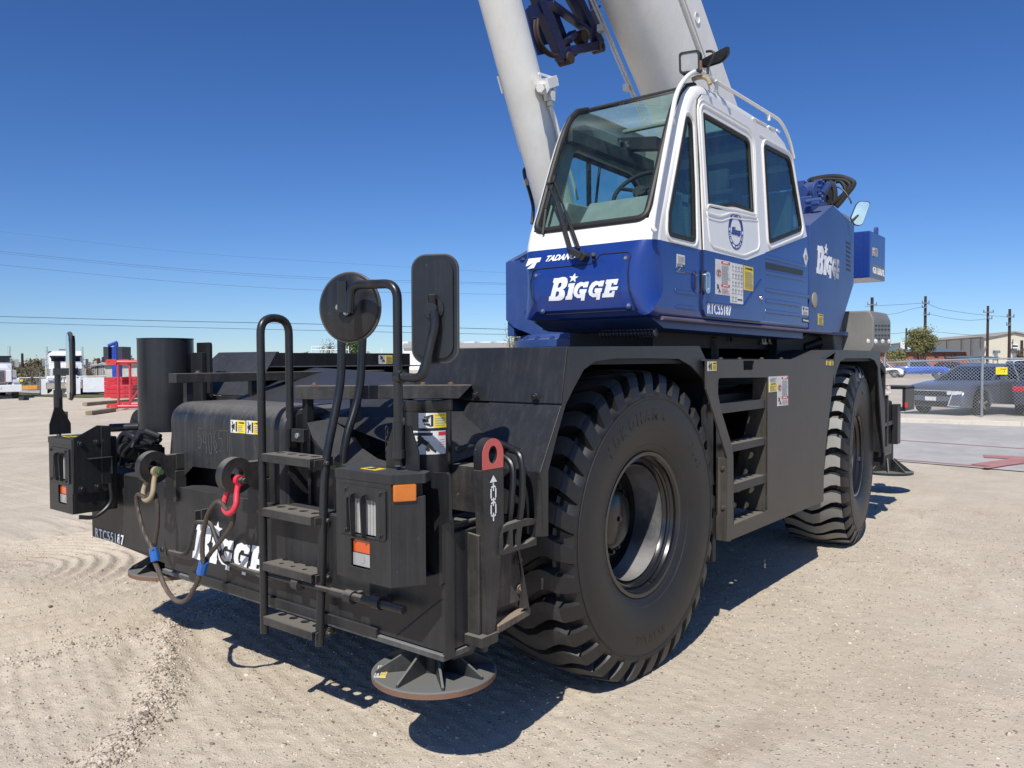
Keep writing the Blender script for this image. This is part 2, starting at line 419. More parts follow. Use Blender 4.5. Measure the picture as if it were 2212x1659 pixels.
def sticker(parent, o, ux, uy, kind, name='warning_sticker', label=None, t=.0016):
    """flat decal: o lower-left corner, ux/uy full edge vectors"""
    o, ux, uy = Vector(o), Vector(ux), Vector(uy); n = ux.cross(uy).normalized(); mb = MB()
    def blk(x0, y0, x1, y1, mat, k=1):
        c = o+ux*(x0+x1)/2+uy*(y0+y1)/2+n*(t*(.5+k)); mb.obox(c, ux*(x1-x0)/2, uy*(y1-y0)/2, n*t*.5, mat)
    def lines(x0, y0, x1, y1, k, mat, w=.45):
        for i in range(k):
            y = y1-(i+.5)*(y1-y0)/k; blk(x0, y-(y1-y0)/k*w/2, x1-(x1-x0)*random.random()*.3, y+(y1-y0)/k*w/2, mat, 2)
    def figure(x, y, s, a):   # falling stick figure
        P = [((0, 0), (.32, .22)), ((.32, .22), (.55, .55)), ((.1, .1), (-.2, .35)), ((.1, .1), (.3, -.15)), ((.55, .55), (.25, .8)), ((.55, .55), (.9, .75))]
        for (p, q) in P:
            A = o+ux*(x+s*p[0])+uy*(y-s*a*p[1])+n*t*2.5; B = o+ux*(x+s*q[0])+uy*(y-s*a*q[1])+n*t*2.5
            mb.beam(A, B, s*.13*ux.length, t, n, INK)
        mb.cyl(o+ux*(x-.07*s)+uy*(y+.12*s*a)+n*t*2, o+ux*(x-.07*s)+uy*(y+.12*s*a)+n*t*3, s*.11*ux.length, n=10, mat=INK)
    if kind == 'crush':       # pictogram of a load swinging into a person + yellow text field
        blk(0, 0, 1, 1, STKW, 0); blk(.47, .03, .98, .97, STKY)
        blk(.08, .38, .28, .62, INK); blk(.36, .12, .44, .88, INK)
        for a in (-1, -.5, .5, 1): mb.beam(o+ux*.18+uy*(.5+a*.15)+n*t*2.5, o+ux*(.30 if abs(a) < .9 else .12)+uy*(.5+a*.42)+n*t*2.5, .03*ux.length, t, n, INK)
        mb.text('WARNING', o+ux*.60+uy*.76+n*t*2.4, ux*.34, uy*.12, INK, bold=.02, ext=t*.4)
        mb.add([o+ux*.51+uy*.76+n*t*2.6, o+ux*.58+uy*.76+n*t*2.6, o+ux*.545+uy*.88+n*t*2.6], [(0, 1, 2)], INK)
        lines(.52, .14, .94, .68, 4, STKG, .4)
    elif kind == 'yellow':
        blk(0, 0, 1, 1, STKY, 0); mb.text('WARNING', o+ux*.2+uy*.86+n*t*1.4, ux*.7, uy*.08, INK, bold=.02, ext=t*.4)
        mb.add([o+ux*.06+uy*.86+n*t*1.6, o+ux*.17+uy*.86+n*t*1.6, o+ux*.115+uy*.945+n*t*1.6], [(0, 1, 2)], INK)
        lines(.08, .08, .92, .8, 9, STKG, .32)
    elif kind == 'nostep':
        blk(0, 0, 1, 1, STKY, 0); mb.text('NO', o+ux*.36+uy*.55+n*t*1.4, ux*.28, uy*.34, INK, bold=.02, ext=t*.4)
        mb.text('STEP', o+ux*.25+uy*.12+n*t*1.4, ux*.5, uy*.34, INK, bold=.02, ext=t*.4)
    elif kind == 'danger':    # white notice: two red headings, electric symbol, falling figure
        blk(0, 0, 1, 1, STKW, 0)
        for y in (.90, .24): blk(.38, y, .97, y+.07, STKR); mb.text('DANGER', o+ux*.5+uy*(y+.012)+n*t*2.4, ux*.36, uy*.045, STKW, bold=.02, ext=t*.4)
        lines(.40, .34, .95, .87, 12, STKG, .35); lines(.40, .05, .95, .21, 4, STKR, .12)
        mb.plate(ellipse(.19, .62, .15, .095), [ellipse(.19, .62, .13, .08)], o+n*t*2.5, ux, uy, t, STKR)
        mb.beam(o+ux*.23+uy*.68+n*t*2.5, o+ux*.16+uy*.62+n*t*2.5, .02*ux.length, t, n, INK); mb.beam(o+ux*.22+uy*.62+n*t*2.5, o+ux*.15+uy*.56+n*t*2.5, .02*ux.length, t, n, INK)
        figure(.12, .24, .22, ux.length/uy.length)
    elif kind == 'signals':   # grid of hand-signal drawings
        blk(0, 0, 1, 1, STKW, 0)
        for i in range(4):
            for j in range(5):
                x = .06+i*.235; y = .04+j*.19
                if j == 0 and i > 1: continue
                blk(x+.07, y+.05, x+.10, y+.13, STKG); blk(x+.12, y+.06, x+.14, y+.14, STKG); blk(x+.05, y+.10, x+.17, y+.115, STKG); blk(x+.02, y+.01, x+.18, y+.022, STKG)
        blk(.55, .09, .92, .12, INK)
    elif kind == 'fall':      # crushed person pictogram on white, red heading at right
        blk(0, 0, 1, 1, STKW, 0); blk(.1, .78, .66, .93, INK); mb.add([o+ux*.34+uy*.86+n*t*2.6, o+ux*.46+uy*.86+n*t*2.6, o+ux*.40+uy*.79+n*t*2.6], [(0, 1, 2)], STKW)
        figure(.28, .62, .52, ux.length/uy.length); blk(.74, .8, 1, .96, STKR); lines(.77, .3, .98, .72, 4, STKR, .1)
    elif kind == 'notice':    # white over yellow
        blk(0, 0, 1, 1, STKW, 0); blk(.02, .02, .98, .6, STKY); lines(.1, .66, .9, .94, 4, STKG, .4); lines(.1, .08, .9, .44, 5, STKG, .4)
        mb.text('CAUTION', o+ux*.2+uy*.48+n*t*2.4, ux*.6, uy*.08, INK, bold=.02, ext=t*.4)
    elif kind == 'slip':
        blk(0, 0, 1, 1, STKW, 0); blk(.48, .03, .98, .97, STKY); figure(.14, .8, .3, ux.length/uy.length); lines(.53, .12, .94, .85, 5, STKG, .4)
    elif kind == 'ccis':
        blk(0, 0, 1, 1, STKW, 0); blk(.04, .02, .96, .46, plain('slate', (.03, .06, .1)) if 'slate' not in MATS else MATS['slate']); lines(.1, .54, .9, .92, 4, STKG, .3)
        mb.text('CCIS', o+ux*.12+uy*.32+n*t*2.4, ux*.55, uy*.1, STKW, ext=t*.4); mb.beam(o+ux*.15+uy*.06+n*t*2.5, o+ux*.4+uy*.24+n*t*2.5, .04*ux.length, t, n, STKG)
    elif kind == 'tad':
        blk(0, .0, 1, 1, STKW, 0); blk(.1, .62, .3, .9, INK); mb.text('TADANO', o+ux*.45+uy*.68+n*t*1.4, ux*.48, uy*.14, INK, ext=t*.4); lines(.1, .1, .9, .5, 3, STKG, .3)
    elif kind == 'dark':
        blk(0, .0, 1, 1, INK, 0); mb.text('Telematics', o+ux*.06+uy*.3+n*t*1.4, ux*.88, uy*.4, STKW, bold=.01, ext=t*.4)
    o_ = mb.build(name, None, parent, label=label); return o_
# ---------------------------------------------------------------- ground: one sheet, fine under the crane, coarse to the horizon
_VT = {}
def vnoise(x, y, seed, f):
    """cheap value noise, vectorised"""
    if seed not in _VT: _VT[seed] = np.random.RandomState(seed).rand(256, 256).astype(np.float32)
    T = _VT[seed]
    X = x*f; Y = y*f; xi = np.floor(X).astype(int); yi = np.floor(Y).astype(int); fx = X-xi; fy = Y-yi
    fx = fx*fx*(3-2*fx); fy = fy*fy*(3-2*fy); a = xi & 255; b = yi & 255; a1 = (xi+1) & 255; b1 = (yi+1) & 255
    return (T[a, b]*(1-fx)+T[a1, b]*fx)*(1-fy)+(T[a, b1]*(1-fx)+T[a1, b1]*fx)*fy
def sstep(a, b, x): t = np.clip((x-a)/(b-a), 0, 1); return t*t*(3-2*t)
def seg_d(x, y, pts):
    d = np.full(x.shape, 1e9)
    for (x0, y0), (x1, y1) in zip(pts[:-1], pts[1:]):
        dx, dy = x1-x0, y1-y0; t = np.clip(((x-x0)*dx+(y-y0)*dy)/(dx*dx+dy*dy), 0, 1)
        d = np.minimum(d, np.hypot(x-x0-t*dx, y-y0-t*dy))
    return d
RIDGE = [(-2.75, -1.12), (-2.19, -1.479), (-1.742, -1.73), (-1.508, -1.948), (-1.293, -2.216), (-1.0, -2.6)]
def height(x, y):
    x = np.asarray(x, dtype=float); y = np.asarray(y, dtype=float)
    near = 1-sstep(9, 14, np.hypot(x+1, y-1)); yard = 1-sstep(9.6, 10.0, y)*sstep(-14, -12, x)
    h = (vnoise(x, y, 1, .35)-.5)*.05+(vnoise(x, y, 2, 1.3)-.5)*.022
    h += near*((vnoise(x, y, 3, 5)-.5)*.004+(vnoise(x, y, 4, 14)-.5)*.004+(vnoise(x, y, 5, 34)-.5)*.011*(1-sstep(-1.2, .8, x)*.75)+(vnoise(x, y, 6, 47)-.5)*.004)
    # curved tyre scrub marks, left foreground
    for (cx, cy, r0, r1, lam, amp) in ((-4.95, -1.35, .25, 2.25, .115, .022),):
        r = np.hypot(x-cx, y-cy)+(vnoise(x, y, 9, 1.1)-.5)*.22
        msk = sstep(r0, r0+.3, r)*(1-sstep(r1-.2, r1, r))*(.35+.9*vnoise(x, y, 7, 1.6))
        h += amp*msk*np.maximum(-.4, np.sin(2*pi*r/lam))
        h += .03*sstep(r1-.35, r1, r)*(1-sstep(r1, r1+.12, r))*vnoise(x, y, 8, 3)
    # straight lug prints running under the crane front
    q = x*.25+y*.97+(vnoise(x, y, 11, .9)-.5)*.10
    msk = sstep(-3.4, -2.6, x)*(1-sstep(.2, 1.4, x))*sstep(-2.7, -2.2, y)*(1-sstep(.6, 1.4, y))*(.25+.9*vnoise(x, y, 12, 1.2))
    h += .0030*msk*np.maximum(-.5, np.sin(2*pi*q/.092))
    # windrow of loose gravel
    d = seg_d(x, y, RIDGE)+(vnoise(x, y, 14, 2.5)-.5)*.10
    h += .026*np.exp(-(d/.06)**2)*(.5+.8*vnoise(x, y, 15, 6))-.012*np.exp(-((d-.17)/.07)**2)
    # faint ruts on the right
    q = x*.9-y*.35+(vnoise(x, y, 21, .5)-.5)*.5
    h += .003*near*sstep(.6, 1.4, x)*np.sin(2*pi*q/.9)*vnoise(x, y, 22, .8)
    h *= yard
    # the yard falls gently away far to the left
    h -= .45*sstep(26, 80, y)*sstep(-34, -24, x+y*.35-9)
    h -= .62*sstep(33, 50, -x)*(1-sstep(60, 90, y))
    return h
def axis(lo, hi, step, far0, far1, n):
    a = list(np.arange(lo, hi, step)); g = lambda s, e: [s+(e-s)*((i/n)**2.6) for i in range(1, n+1)]
    return np.array(sorted(set(g(lo, far0)+a+g(hi, far1))))
gx = axis(-6.0, 4.2, .021, -900, 700, 90); gy = axis(-3.2, 6.4, .021, -120, 1500, 90)
GX, GY = np.meshgrid(gx, gy, indexing='ij'); GZ = height(GX, GY)
GZ -= .03*((GY > 10.25) & (GX > -11.5) & (GY < 400) & (GX < 300))   # the slab and the car park lie on this part
nx, ny = GX.shape
me = bpy.data.meshes.new('gravel_ground')
me.vertices.add(nx*ny); me.vertices.foreach_set('co', np.stack([GX, GY, GZ], -1).astype(np.float32).ravel())
idx = np.arange(nx*ny).reshape(nx, ny); q = np.stack([idx[:-1, :-1], idx[1:, :-1], idx[1:, 1:], idx[:-1, 1:]], -1).reshape(-1, 4)
me.loops.add(q.size); me.polygons.add(len(q)); me.loops.foreach_set('vertex_index', q.ravel().astype(np.int32))
me.polygons.foreach_set('loop_start', np.arange(0, q.size, 4, dtype=np.int32)); me.polygons.foreach_set('use_smooth', np.ones(len(q), bool))
me.update(calc_edges=True); me.validate()

def ground_mat(name, base, alt, stain=None, bump=.6, fine=1.0):
    m, t, b = nodes(name); tc = N(t, 'TexCoord').outputs['Object']
    big = noise(t, tc, .35, 5, .65); mid = noise(t, tc, 2.1, 7, .7); sm = noise(t, tc, 26, 5, .7); vs = noise(t, tc, 120, 3, .6)
    c = mix(t, ramp(t, big, .35, .65), base, alt)
    c = mix(t, mul(t, ramp(t, mid, .4, .75), .5), c, tuple(x*.72 for x in base))
    c = mix(t, mul(t, ramp(t, sm, .45, .8), .45), c, tuple(min(1, x*1.25) for x in base))
    c = mix(t, mul(t, ramp(t, vs, .55, .75), .4*fine), c, tuple(x*.55 for x in base))
    vo = N(t, 'TexVoronoi', Scale=38.0); t.links.new(tc, vo.inputs['Vector'])
    peb = ramp(t, vo.outputs['Distance'], .12, .34, (1, 1, 1, 1), (0, 0, 0, 1))
    pm = mul(t, peb, ramp(t, noise(t, tc, 6, 3), .5, .65)); c = mix(t, mul(t, pm, .35), c, vo.outputs['Color'] if False else tuple(min(1, x*1.35) for x in base))
    lt = noise(t, tc, 1, 6, .65, (.9, .28, 1)); c = mix(t, mul(t, ramp(t, lt, .5, .68), .45), c, tuple(min(1, x*1.22) for x in alt))
    dk = noise(t, tc, .8, 7, .7); c = mix(t, mul(t, ramp(t, dk, .52, .7), .35), c, tuple(x*.70 for x in base))
    if stain: c = mix(t, mul(t, ramp(t, noise(t, tc, 1, 5, .7, (2.2, .5, 1)), .56, .8), .6), c, stain)
    t.links.new(c, b.inputs['Base Color']); b.inputs['Roughness'].default_value = .95; b.inputs['Specular IOR Level'].default_value = .2
    bp = N(t, 'Bump', Strength=bump, Distance=.012)
    hh = mul(t, mul(t, sm, .6), mul(t, mul(t, vs, .5), mul(t, pm, .6), 'ADD'), 'ADD')
    t.links.new(hh, bp.inputs['Height']); t.links.new(bp.outputs[0], b.inputs['Normal']); return m
GRAVEL = ground_mat('caliche_gravel', (.545, .465, .355), (.60, .53, .42), (.34, .24, .16), .95)
me.materials.append(GRAVEL)
go = bpy.data.objects.new('gravel_ground', me); COL.objects.link(go); tag(go, 'pale crushed caliche gravel of the crane yard, scuffed by tyres', 'ground', kind='structure')

# loose stones: one scatter mesh
ico = np.array([(0, 0, 1), (.89, 0, .45), (.28, .85, .45), (-.72, .53, .45), (-.72, -.53, .45), (.28, -.85, .45), (.72, .53, -.45), (-.28, .85, -.45), (-.89, 0, -.45), (-.28, -.85, -.45), (.72, -.53, -.45)])
icf = np.array([(0, 1, 2), (0, 2, 3), (0, 3, 4), (0, 4, 5), (0, 5, 1), (1, 6, 2), (2, 7, 3), (3, 8, 4), (4, 9, 5), (5, 10, 1), (6, 7, 2), (7, 8, 3), (8, 9, 4), (9, 10, 5), (10, 6, 1)])
SV = []; SM = []
def add_stones(xs, ys, rs, dark=.22):
    n = len(xs); hs = height(xs, ys); a = rng.rand(n)*6.3; sc = np.stack([rs*rng.uniform(.8, 1.3, n), rs*rng.uniform(.6, 1, n), rs*rng.uniform(.4, .7, n)], 1)
    P_ = ico[None]*rng.uniform(.8, 1.2, (n, 11, 1))*sc[:, None, :]; ca, sa = np.cos(a)[:, None], np.sin(a)[:, None]
    X_ = xs[:, None]+P_[..., 0]*ca-P_[..., 1]*sa; Y_ = ys[:, None]+P_[..., 0]*sa+P_[..., 1]*ca; Z_ = hs[:, None]+P_[..., 2]+sc[:, 2:3]*.25
    SV.append(np.stack([X_, Y_, Z_], -1).reshape(-1, 3)); SM.append(np.repeat((rng.rand(n) < dark).astype(np.int32), 15))
n = 42000; xs = rng.uniform(-6, 3.8, n); ys = rng.uniform(-2.9, 5, n); keep = rng.rand(n) < (.25+.75*sstep(.4, .7, vnoise(xs, ys, 31, .9)))
add_stones(xs[keep], ys[keep], .0030+.0060*rng.rand(keep.sum())**2.2)
n = 46000; xs = rng.uniform(-2.5, 4.2, n); ys = rng.uniform(-2.6, 6.4, n); add_stones(xs, ys, .0022+.0042*rng.rand(n)**2, .35)
n = 700; add_stones(rng.uniform(-6, 3.8, n), rng.uniform(-2.9, 6, n), .008+.010*rng.rand(n)**2)
n = 2600; t_ = rng.uniform(0, 5, n); i_ = np.minimum(t_.astype(int), 4); R_ = np.array(RIDGE); fr = (t_-i_)[:, None]
pp = R_[i_]*(1-fr)+R_[i_+1]*fr+rng.normal(0, .065, (n, 2)); add_stones(pp[:, 0], pp[:, 1], .004+.007*rng.rand(n)**2)
n = 2500; a_ = rng.uniform(-.6, 1.3, n); r_ = 2.2+rng.normal(0, .10, n); add_stones(-4.95+r_*np.cos(a_), -1.35+r_*np.sin(a_), .004+.007*rng.rand(n)**2)
SV = np.concatenate(SV); SM = np.concatenate(SM); ns_ = len(SV)//11; SF = (icf[None]+(np.arange(ns_)*11)[:, None, None]).reshape(-1, 3)
me = bpy.data.meshes.new('loose_gravel'); me.vertices.add(len(SV)); me.vertices.foreach_set('co', SV.astype(np.float32).ravel())
me.loops.add(SF.size); me.polygons.add(len(SF)); me.loops.foreach_set('vertex_index', SF.ravel().astype(np.int32)); me.polygons.foreach_set('loop_start', np.arange(0, SF.size, 3, dtype=np.int32))
me.polygons.foreach_set('material_index', SM); me.update(calc_edges=True)
def stone_mat():
    m, t, b = nodes('stones'); tc = N(t, 'TexCoord').outputs['Object']; n1 = noise(t, tc, 18, 2)
    c = mix(t, ramp(t, n1, .35, .65), (.38, .31, .235), (.64, .56, .46)); c = mix(t, ramp(t, noise(t, tc, 31, 1), .62, .66), c, (.22, .16, .12))
    t.links.new(c, b.inputs['Base Color']); b.inputs['Roughness'].default_value = .9; return m
me.materials.append(stone_mat()); me.materials.append(plain('dark_stone', (.20, .165, .135), .9)); so_ = bpy.data.objects.new('loose_gravel', me); COL.objects.link(so_)
tag(so_, 'small loose stones scattered over the gravel yard', 'gravel', kind='stuff')

# ---------------------------------------------------------------- concrete drive, fire-lane lines, verge, car park
CONC = ground_mat('concrete_slab', (.40, .385, .36), (.47, .455, .43), None, .12, .3)
VERGE = ground_mat('pale_verge', (.56, .51, .42), (.62, .57, .48), None, .4)
LOT = ground_mat('car_park_gravel', (.44, .37, .29), (.50, .43, .35), None, .3)
REDLINE = paint('faded_red_line', (.42, .08, .075), .8, (.42, .30, .28), .45, 0, 0, var=.2)
def sheet(name, pts, z, mat, label, cat):
    mb = MB(); mb.add([(x, y, z) for x, y in pts], [tuple(range(len(pts)))])
    return tag(mb.build(name, mat), label, cat, kind='structure')
sheet('concrete_road', [(-11, 10.45), (-.927, 10.09), (.628, 9.9), (8, 8.9), (60, 2), (75, 22), (8, 19.9), (-.35, 18.9), (-11, 17.6)], .012, CONC, 'grey concrete drive between the gravel yard and the fence', 'road')
mb = MB()
def stripe(p, q, w_, z=.017):
    p, q = Vector((*p, z)), Vector((*q, z)); d = (q-p).normalized(); s = Vector((-d.y, d.x, 0))*w_/2
    mb.add([p-s, q-s, q+s, p+s], [(0, 1, 2, 3)])
stripe((-6, 14.2), (-1.595, 13.56), .10); stripe((-1.595, 13.56), (6, 12.45), .10)
stripe((-2.5, 10.46), (.18, 10.14), .10); stripe((.18, 10.14), (1.6, 13.2), .10)
for a_, b_, w_ in (((1240, 1283), (1600, 1300), .42), ((1230, 1352), (1600, 1300), .36), ((1250, 1372), (1600, 1318), .10)):
    p_, q_ = at('k', *a_, Z=.02), at('k', *b_, Z=.02); stripe((p_.x, p_.y), (q_.x, q_.y), w_, .021+.003*(w_ < .4)+.003*(w_ < .2))
tag(mb.build('road_marking', REDLINE), 'faded red fire lane lines painted on the concrete drive', 'road marking', kind='structure')
mb = MB(); mb.prism([(17.6, -.02), (17.6, .13), (17.75, .13), (17.75, -.02)], 'YZ', -11, -10.99)
kp = [(-11, 17.6), (-.35, 18.9), (8, 19.9), (75, 22)]
mb = MB()
for a, b in zip(kp[:-1], kp[1:]): mb.beam((*a, .06), (*b, .06), .16, .13)
tag(mb.build('kerb', VERGE, bevel=.02), 'low pale concrete kerb along the drive', 'kerb', kind='structure')
sheet('verge', [(-11, 17.68), (-.35, 18.98), (8, 19.98), (75, 22.1), (75, 24.5), (8, 22.5), (-.6, 22.0), (-11, 20.2)], .05, VERGE, 'pale strip of ground at the foot of the chain-link fence', 'pavement')
LX = np.concatenate([np.linspace(-60, 60, 49), np.linspace(70, 290, 23)]); LY = np.concatenate([np.linspace(0, 1, 2), np.linspace(2, 90, 45), np.linspace(110, 380, 14)])
V = []
for x_ in LX:
    y0_ = 20.2+1.8*(x_+11)/10.4 if x_ < -.6 else 22.0+.06*(x_+.6) if x_ < 8 else 22.5+.03*(x_-8); y0_ = max(y0_, 20.2)
    for y_ in LY: V.append((x_, y0_+y_, 0))
V = np.array(V); V[:, 2] = height(V[:, 0], V[:, 1])*(V[:, 0] > -11)+height(V[:, 0], V[:, 1])*(V[:, 0] <= -11)+np.where(V[:, 0] > -11, .02, .012)
nL = len(LY); mb = MB(); mb.add([tuple(p) for p in V], [(i*nL+j, (i+1)*nL+j, (i+1)*nL+j+1, i*nL+j+1) for i in range(len(LX)-1) for j in range(nL-1) if LX[i] > -13 or LY[j] > 30])
tag(mb.build('car_park', LOT), 'tan gravel car park behind the chain-link fence', 'car park', kind='structure')
# ================================================================ the crane
CXM = -1.49                                   # centre plane of the crane
def mir(p): return (2*CXM-p[0],)+tuple(p[1:])
crane = empty('rough_terrain_crane', (CXM, 1.9, 0), 'blue, white and black rough-terrain mobile crane parked on the gravel with its boom raised', 'crane')
WB = 3.815

# ---------------------------------------------------------------- wheels
def tyre_mesh():
    NL = 32; sp = 2*pi/NL
    fr = [0, .045, .24, .30, .42, .56, .70, .86]; dp = [0, 1, 1, 0, 0, 0, 0, 0]
    out = [(.232, .372, 0, 0), (.252, .392, 0, 0), (.262, .41, 0, 0), (.283, .47, 0, 0), (.2935, .53, 0, 0), (.296, .585, 0, 0), (.293, .63, 0, 0), (.288, .665, 0, 0), (.290, .672, 0, 0), (.287, .69, .12, 0),
           (.281, .715, .55, 0), (.272, .745, .85, 0), (.262, .770, 1, 0), (.252, .786, 1, 0), (.244, .791, 1, 1), (.21, .797, 1, 1), (.17, .801, 1, 1), (.12, .804, 1, 1), (.06, .806, 1, 1)]
    prof = out+[(0, .807, 1, 1)]+[(-x, r, g, f) for x, r, g, f in reversed(out)]
    V = []; F = []; M = []; U = len(prof)
    for k in range(NL):
        for ia, d in enumerate(dp):
            for (x, r, g, f) in prof:
                s = min(1, max(0, (r-.60)/.16)); ax = abs(x)
                wd_ = 1+.75*min(1, max(0, (ax-.10)/.13)) if r > .70 else 1.75
                e_ = .27*wd_; a = (0, .03*wd_, .24*wd_, e_)[ia] if ia < 4 else e_+(1-e_)*(.12, .40, .68, .92)[ia-4]
                wv = .065*cos(2*pi*ax/.40)*s-.03*s
                th = (k+a)*sp+wv; dd = d*g
                rr = r-dd*(.060 if f else .045 if r > .78 else .02); xx = x*(1-dd*(.20 if r < .79 else .02))
                V.append((xx, rr*cos(th), rr*sin(th)))
    T = NL*len(fr)
    for i in range(T):
        j = (i+1) % T; kk = i % len(fr)
        for u in range(U-1):
            F.append((i*U+u, i*U+u+1, j*U+u+1, j*U+u))
            top = prof[u][3] and prof[u+1][3] and kk >= 3
            M.append(1 if top else 0)
    mb = MB(); mb.mats = [RUBBER, TREAD]; mb.v = V; mb.f = F; mb.m = M
    # raised rings and lettering on the sidewall
    mb.lathe([(.2905, .655), (.2945, .659), (.2945, .663), (.2905, .667)], (0, 0, 0), (1, 0, 0), 96, RUBBER)
    mb.lathe([(.262, .415), (.267, .419), (.267, .425), (.262, .43)], (0, 0, 0), (1, 0, 0), 96, RUBBER)
    def arc_text(s, r, ang0, h, step, flip=False):
        for i, ch in enumerate(s):
            if ch == ' ': continue
            th = ang0-i*step if not flip else ang0+i*step
            # side view from +X: Y to the right, Z up
            c = Vector((0, cos(th), sin(th))); tg = Vector((0, sin(th), -cos(th)))*(1 if not flip else -1); upv = c*(1 if not flip else -1)
            xo = .2965 if r < .62 else .2945
            ww = h*.8 if ch != '-' else h*.4
            # follow the sidewall slope
            mb.text(ch, Vector((xo-.0025, 0, 0))+c*r-tg*ww/2-upv*h/2, tg*ww, upv*h, RUBBER, bold=.015, ext=.003)
    arc_text('YOKOHAMA', .575, radians(128), .062, .135)
    arc_text('Y-67', .56, radians(35), .04, .085)
    arc_text('29.5-25', .575, radians(-112), .042, .075, True)
    return mb

def make_wheel(y, side, steer, first=None):
    """side +1: right-hand wheel (faces +X)"""
    cx = (-.27 if side > 0 else 2*CXM+.27); c = Vector((cx, y, .787))
    if first is None:
        hub = MB()
        hub.lathe([(-.02, .0), (.075, .0), (.075, .125), (.06, .15), (.03, .155), (.0, .165), (-.02, .24), (-.03, .31)], (0, 0, 0), (1, 0, 0), 48, RIMK)
        for i in range(22):
            a = 2*pi*i/22; hub.bolt((.0, .195*cos(a), .195*sin(a)), (1, 0, 0), .0125, .022, RIMK)
        hub.bolt((.075, .02, .0), (1, 0, 0), .012, .01, RIMK)
        o = hub.build('wheel', RIMK, crane)
        o.location = c-crane.location
        for i, v in enumerate(o.data.vertices): v.co = v.co+crane.location   # local coordinates round the hub
        t = tyre_mesh(); t_ = t.build('tyre', None, None); t_.parent = o
        rim = MB()
        # well, beads, lock ring
        rim.lathe([(-.24, .385), (-.22, .31), (.02, .305), (.13, .305), (.165, .312), (.185, .325), (.196, .322), (.205, .328), (.2, .345), (.215, .352), (.232, .348), (.245, .358), (.247, .376), (.236, .386), (.222, .384)], (0, 0, 0), (1, 0, 0), 72, RIMK)
        rim.lathe([(.0, .3035), (.17, .3035), (.17, .301), (.0, .301)], (0, 0, 0), (1, 0, 0), 72, RIMD, closed=True)
        rim.box((.205, .06, -.352), (.226, .10, -.33), RIMK)
        r_ = rim.build('rim', None, None); r_.parent = o
        o['_t'] = 0; del o['_t']
    else:
        o = first.copy(); COL.objects.link(o); o.parent = crane; o.location = c-crane.location
        for ch in first.children:
            d = ch.copy(); COL.objects.link(d); d.parent = o
    o.rotation_euler = (random.choice([.4, 1.1, 2.2]) if first is not None else .12, 0, 0)
    o.rotation_mode = 'XYZ'
    o.rotation_euler = (o.rotation_euler[0], 0, steer+(0 if side > 0 else pi))
    return o
w1 = make_wheel(0, 1, -.03)
w2 = make_wheel(WB, 1, .11, w1)
for w_ in (w2,):
    for ch in w_.children:
        if ch.name.startswith('tyre'): ch.data = ch.data.copy(); ch.data.materials[1] = TREAD2
w3 = make_wheel(0, -1, -.03, w1); w4 = make_wheel(WB, -1, .11, w1)

# ---------------------------------------------------------------- frame and running gear
mb = MB()
mb.prism([(-1.30, .62), (-1.30, 1.05), (-.6, 1.35), (4.9, 1.35), (4.9, .75), (3.4, .62)], 'YZ', CXM-.52, CXM+.52)
mb.box((CXM-.75, 1.0, .62), (CXM+.95, 2.9, 1.25)); mb.box((-.75, 2.15, .62), (-.15, 2.85, 1.45))
for X in (-.42, -.75):
    mb.slab([(1.2, .62), (2.1, .62), (2.1, 1.45), (1.0, 1.45)], [ellipse(1.35+.25*i, .8+.2*j, .03, .03, 12) for i in range(3) for j in range(3)], 'YZ', X, .012, BLKD)
mb.build('chassis_frame', DARK, crane, bevel=.01)
for y in (0, WB):
    mb = MB(); mb.cyl((CXM-1.2, y, .787), (CXM+1.2, y, .787), .13, n=20); mb.lathe([(-.3, .1), (-.22, .26), (0, .3), (.22, .26), (.3, .1)], (CXM, y, .787), (1, 0, 0), 24)
    mb.tube([(CXM-1.1, y-.35, .7), (CXM+1.1, y-.35, .7)], .035); mb.build('axle', DARK, crane)
mb = MB(); mb.box((CXM-1.45, -.4, 1.30), (CXM+1.40, 4.9, 1.42)); mb.build('deck_plate', DARK, crane)
# inner mudguards behind the wheels
mb = MB()
mb.prism([(.72, .45), (.76, .45), (.76, 1.55), (.5, 1.66), (-.75, 1.66), (-.75, 1.62), (.48, 1.62), (.72, 1.5)], 'YZ', -.70, .02)
mb.box((-.72, -.8, .9), (-.68, .8, 1.62)); mb.build('inner_mudguard', DARK, crane); mb = MB()
mb.prism([(WB+.78, .6), (WB+.82, .6), (WB+.82, 1.55), (WB+.5, 1.66), (WB-.75, 1.66), (WB-.75, 1.62), (WB+.48, 1.62), (WB+.78, 1.5)], 'YZ', -.70, .02)
mb.box((-.72, 3.0, .9), (-.68, 4.6, 1.62)); mb.box((-.60, WB+.5, .62), (-.1, WB+.82, 1.05))
mb.build('inner_mudguard', DARK, crane)
mb = MB(); mb.prism(yz('e', [(1085, 220), (1160, 560), (1188, 575), (1188, 960), (1155, 955), (1155, 825), (1110, 822), (1085, 640), (1070, 330)], .0), 'YZ', -.02, .02)
mb.build('mud_flap', BLKD, crane, bevel=.004)

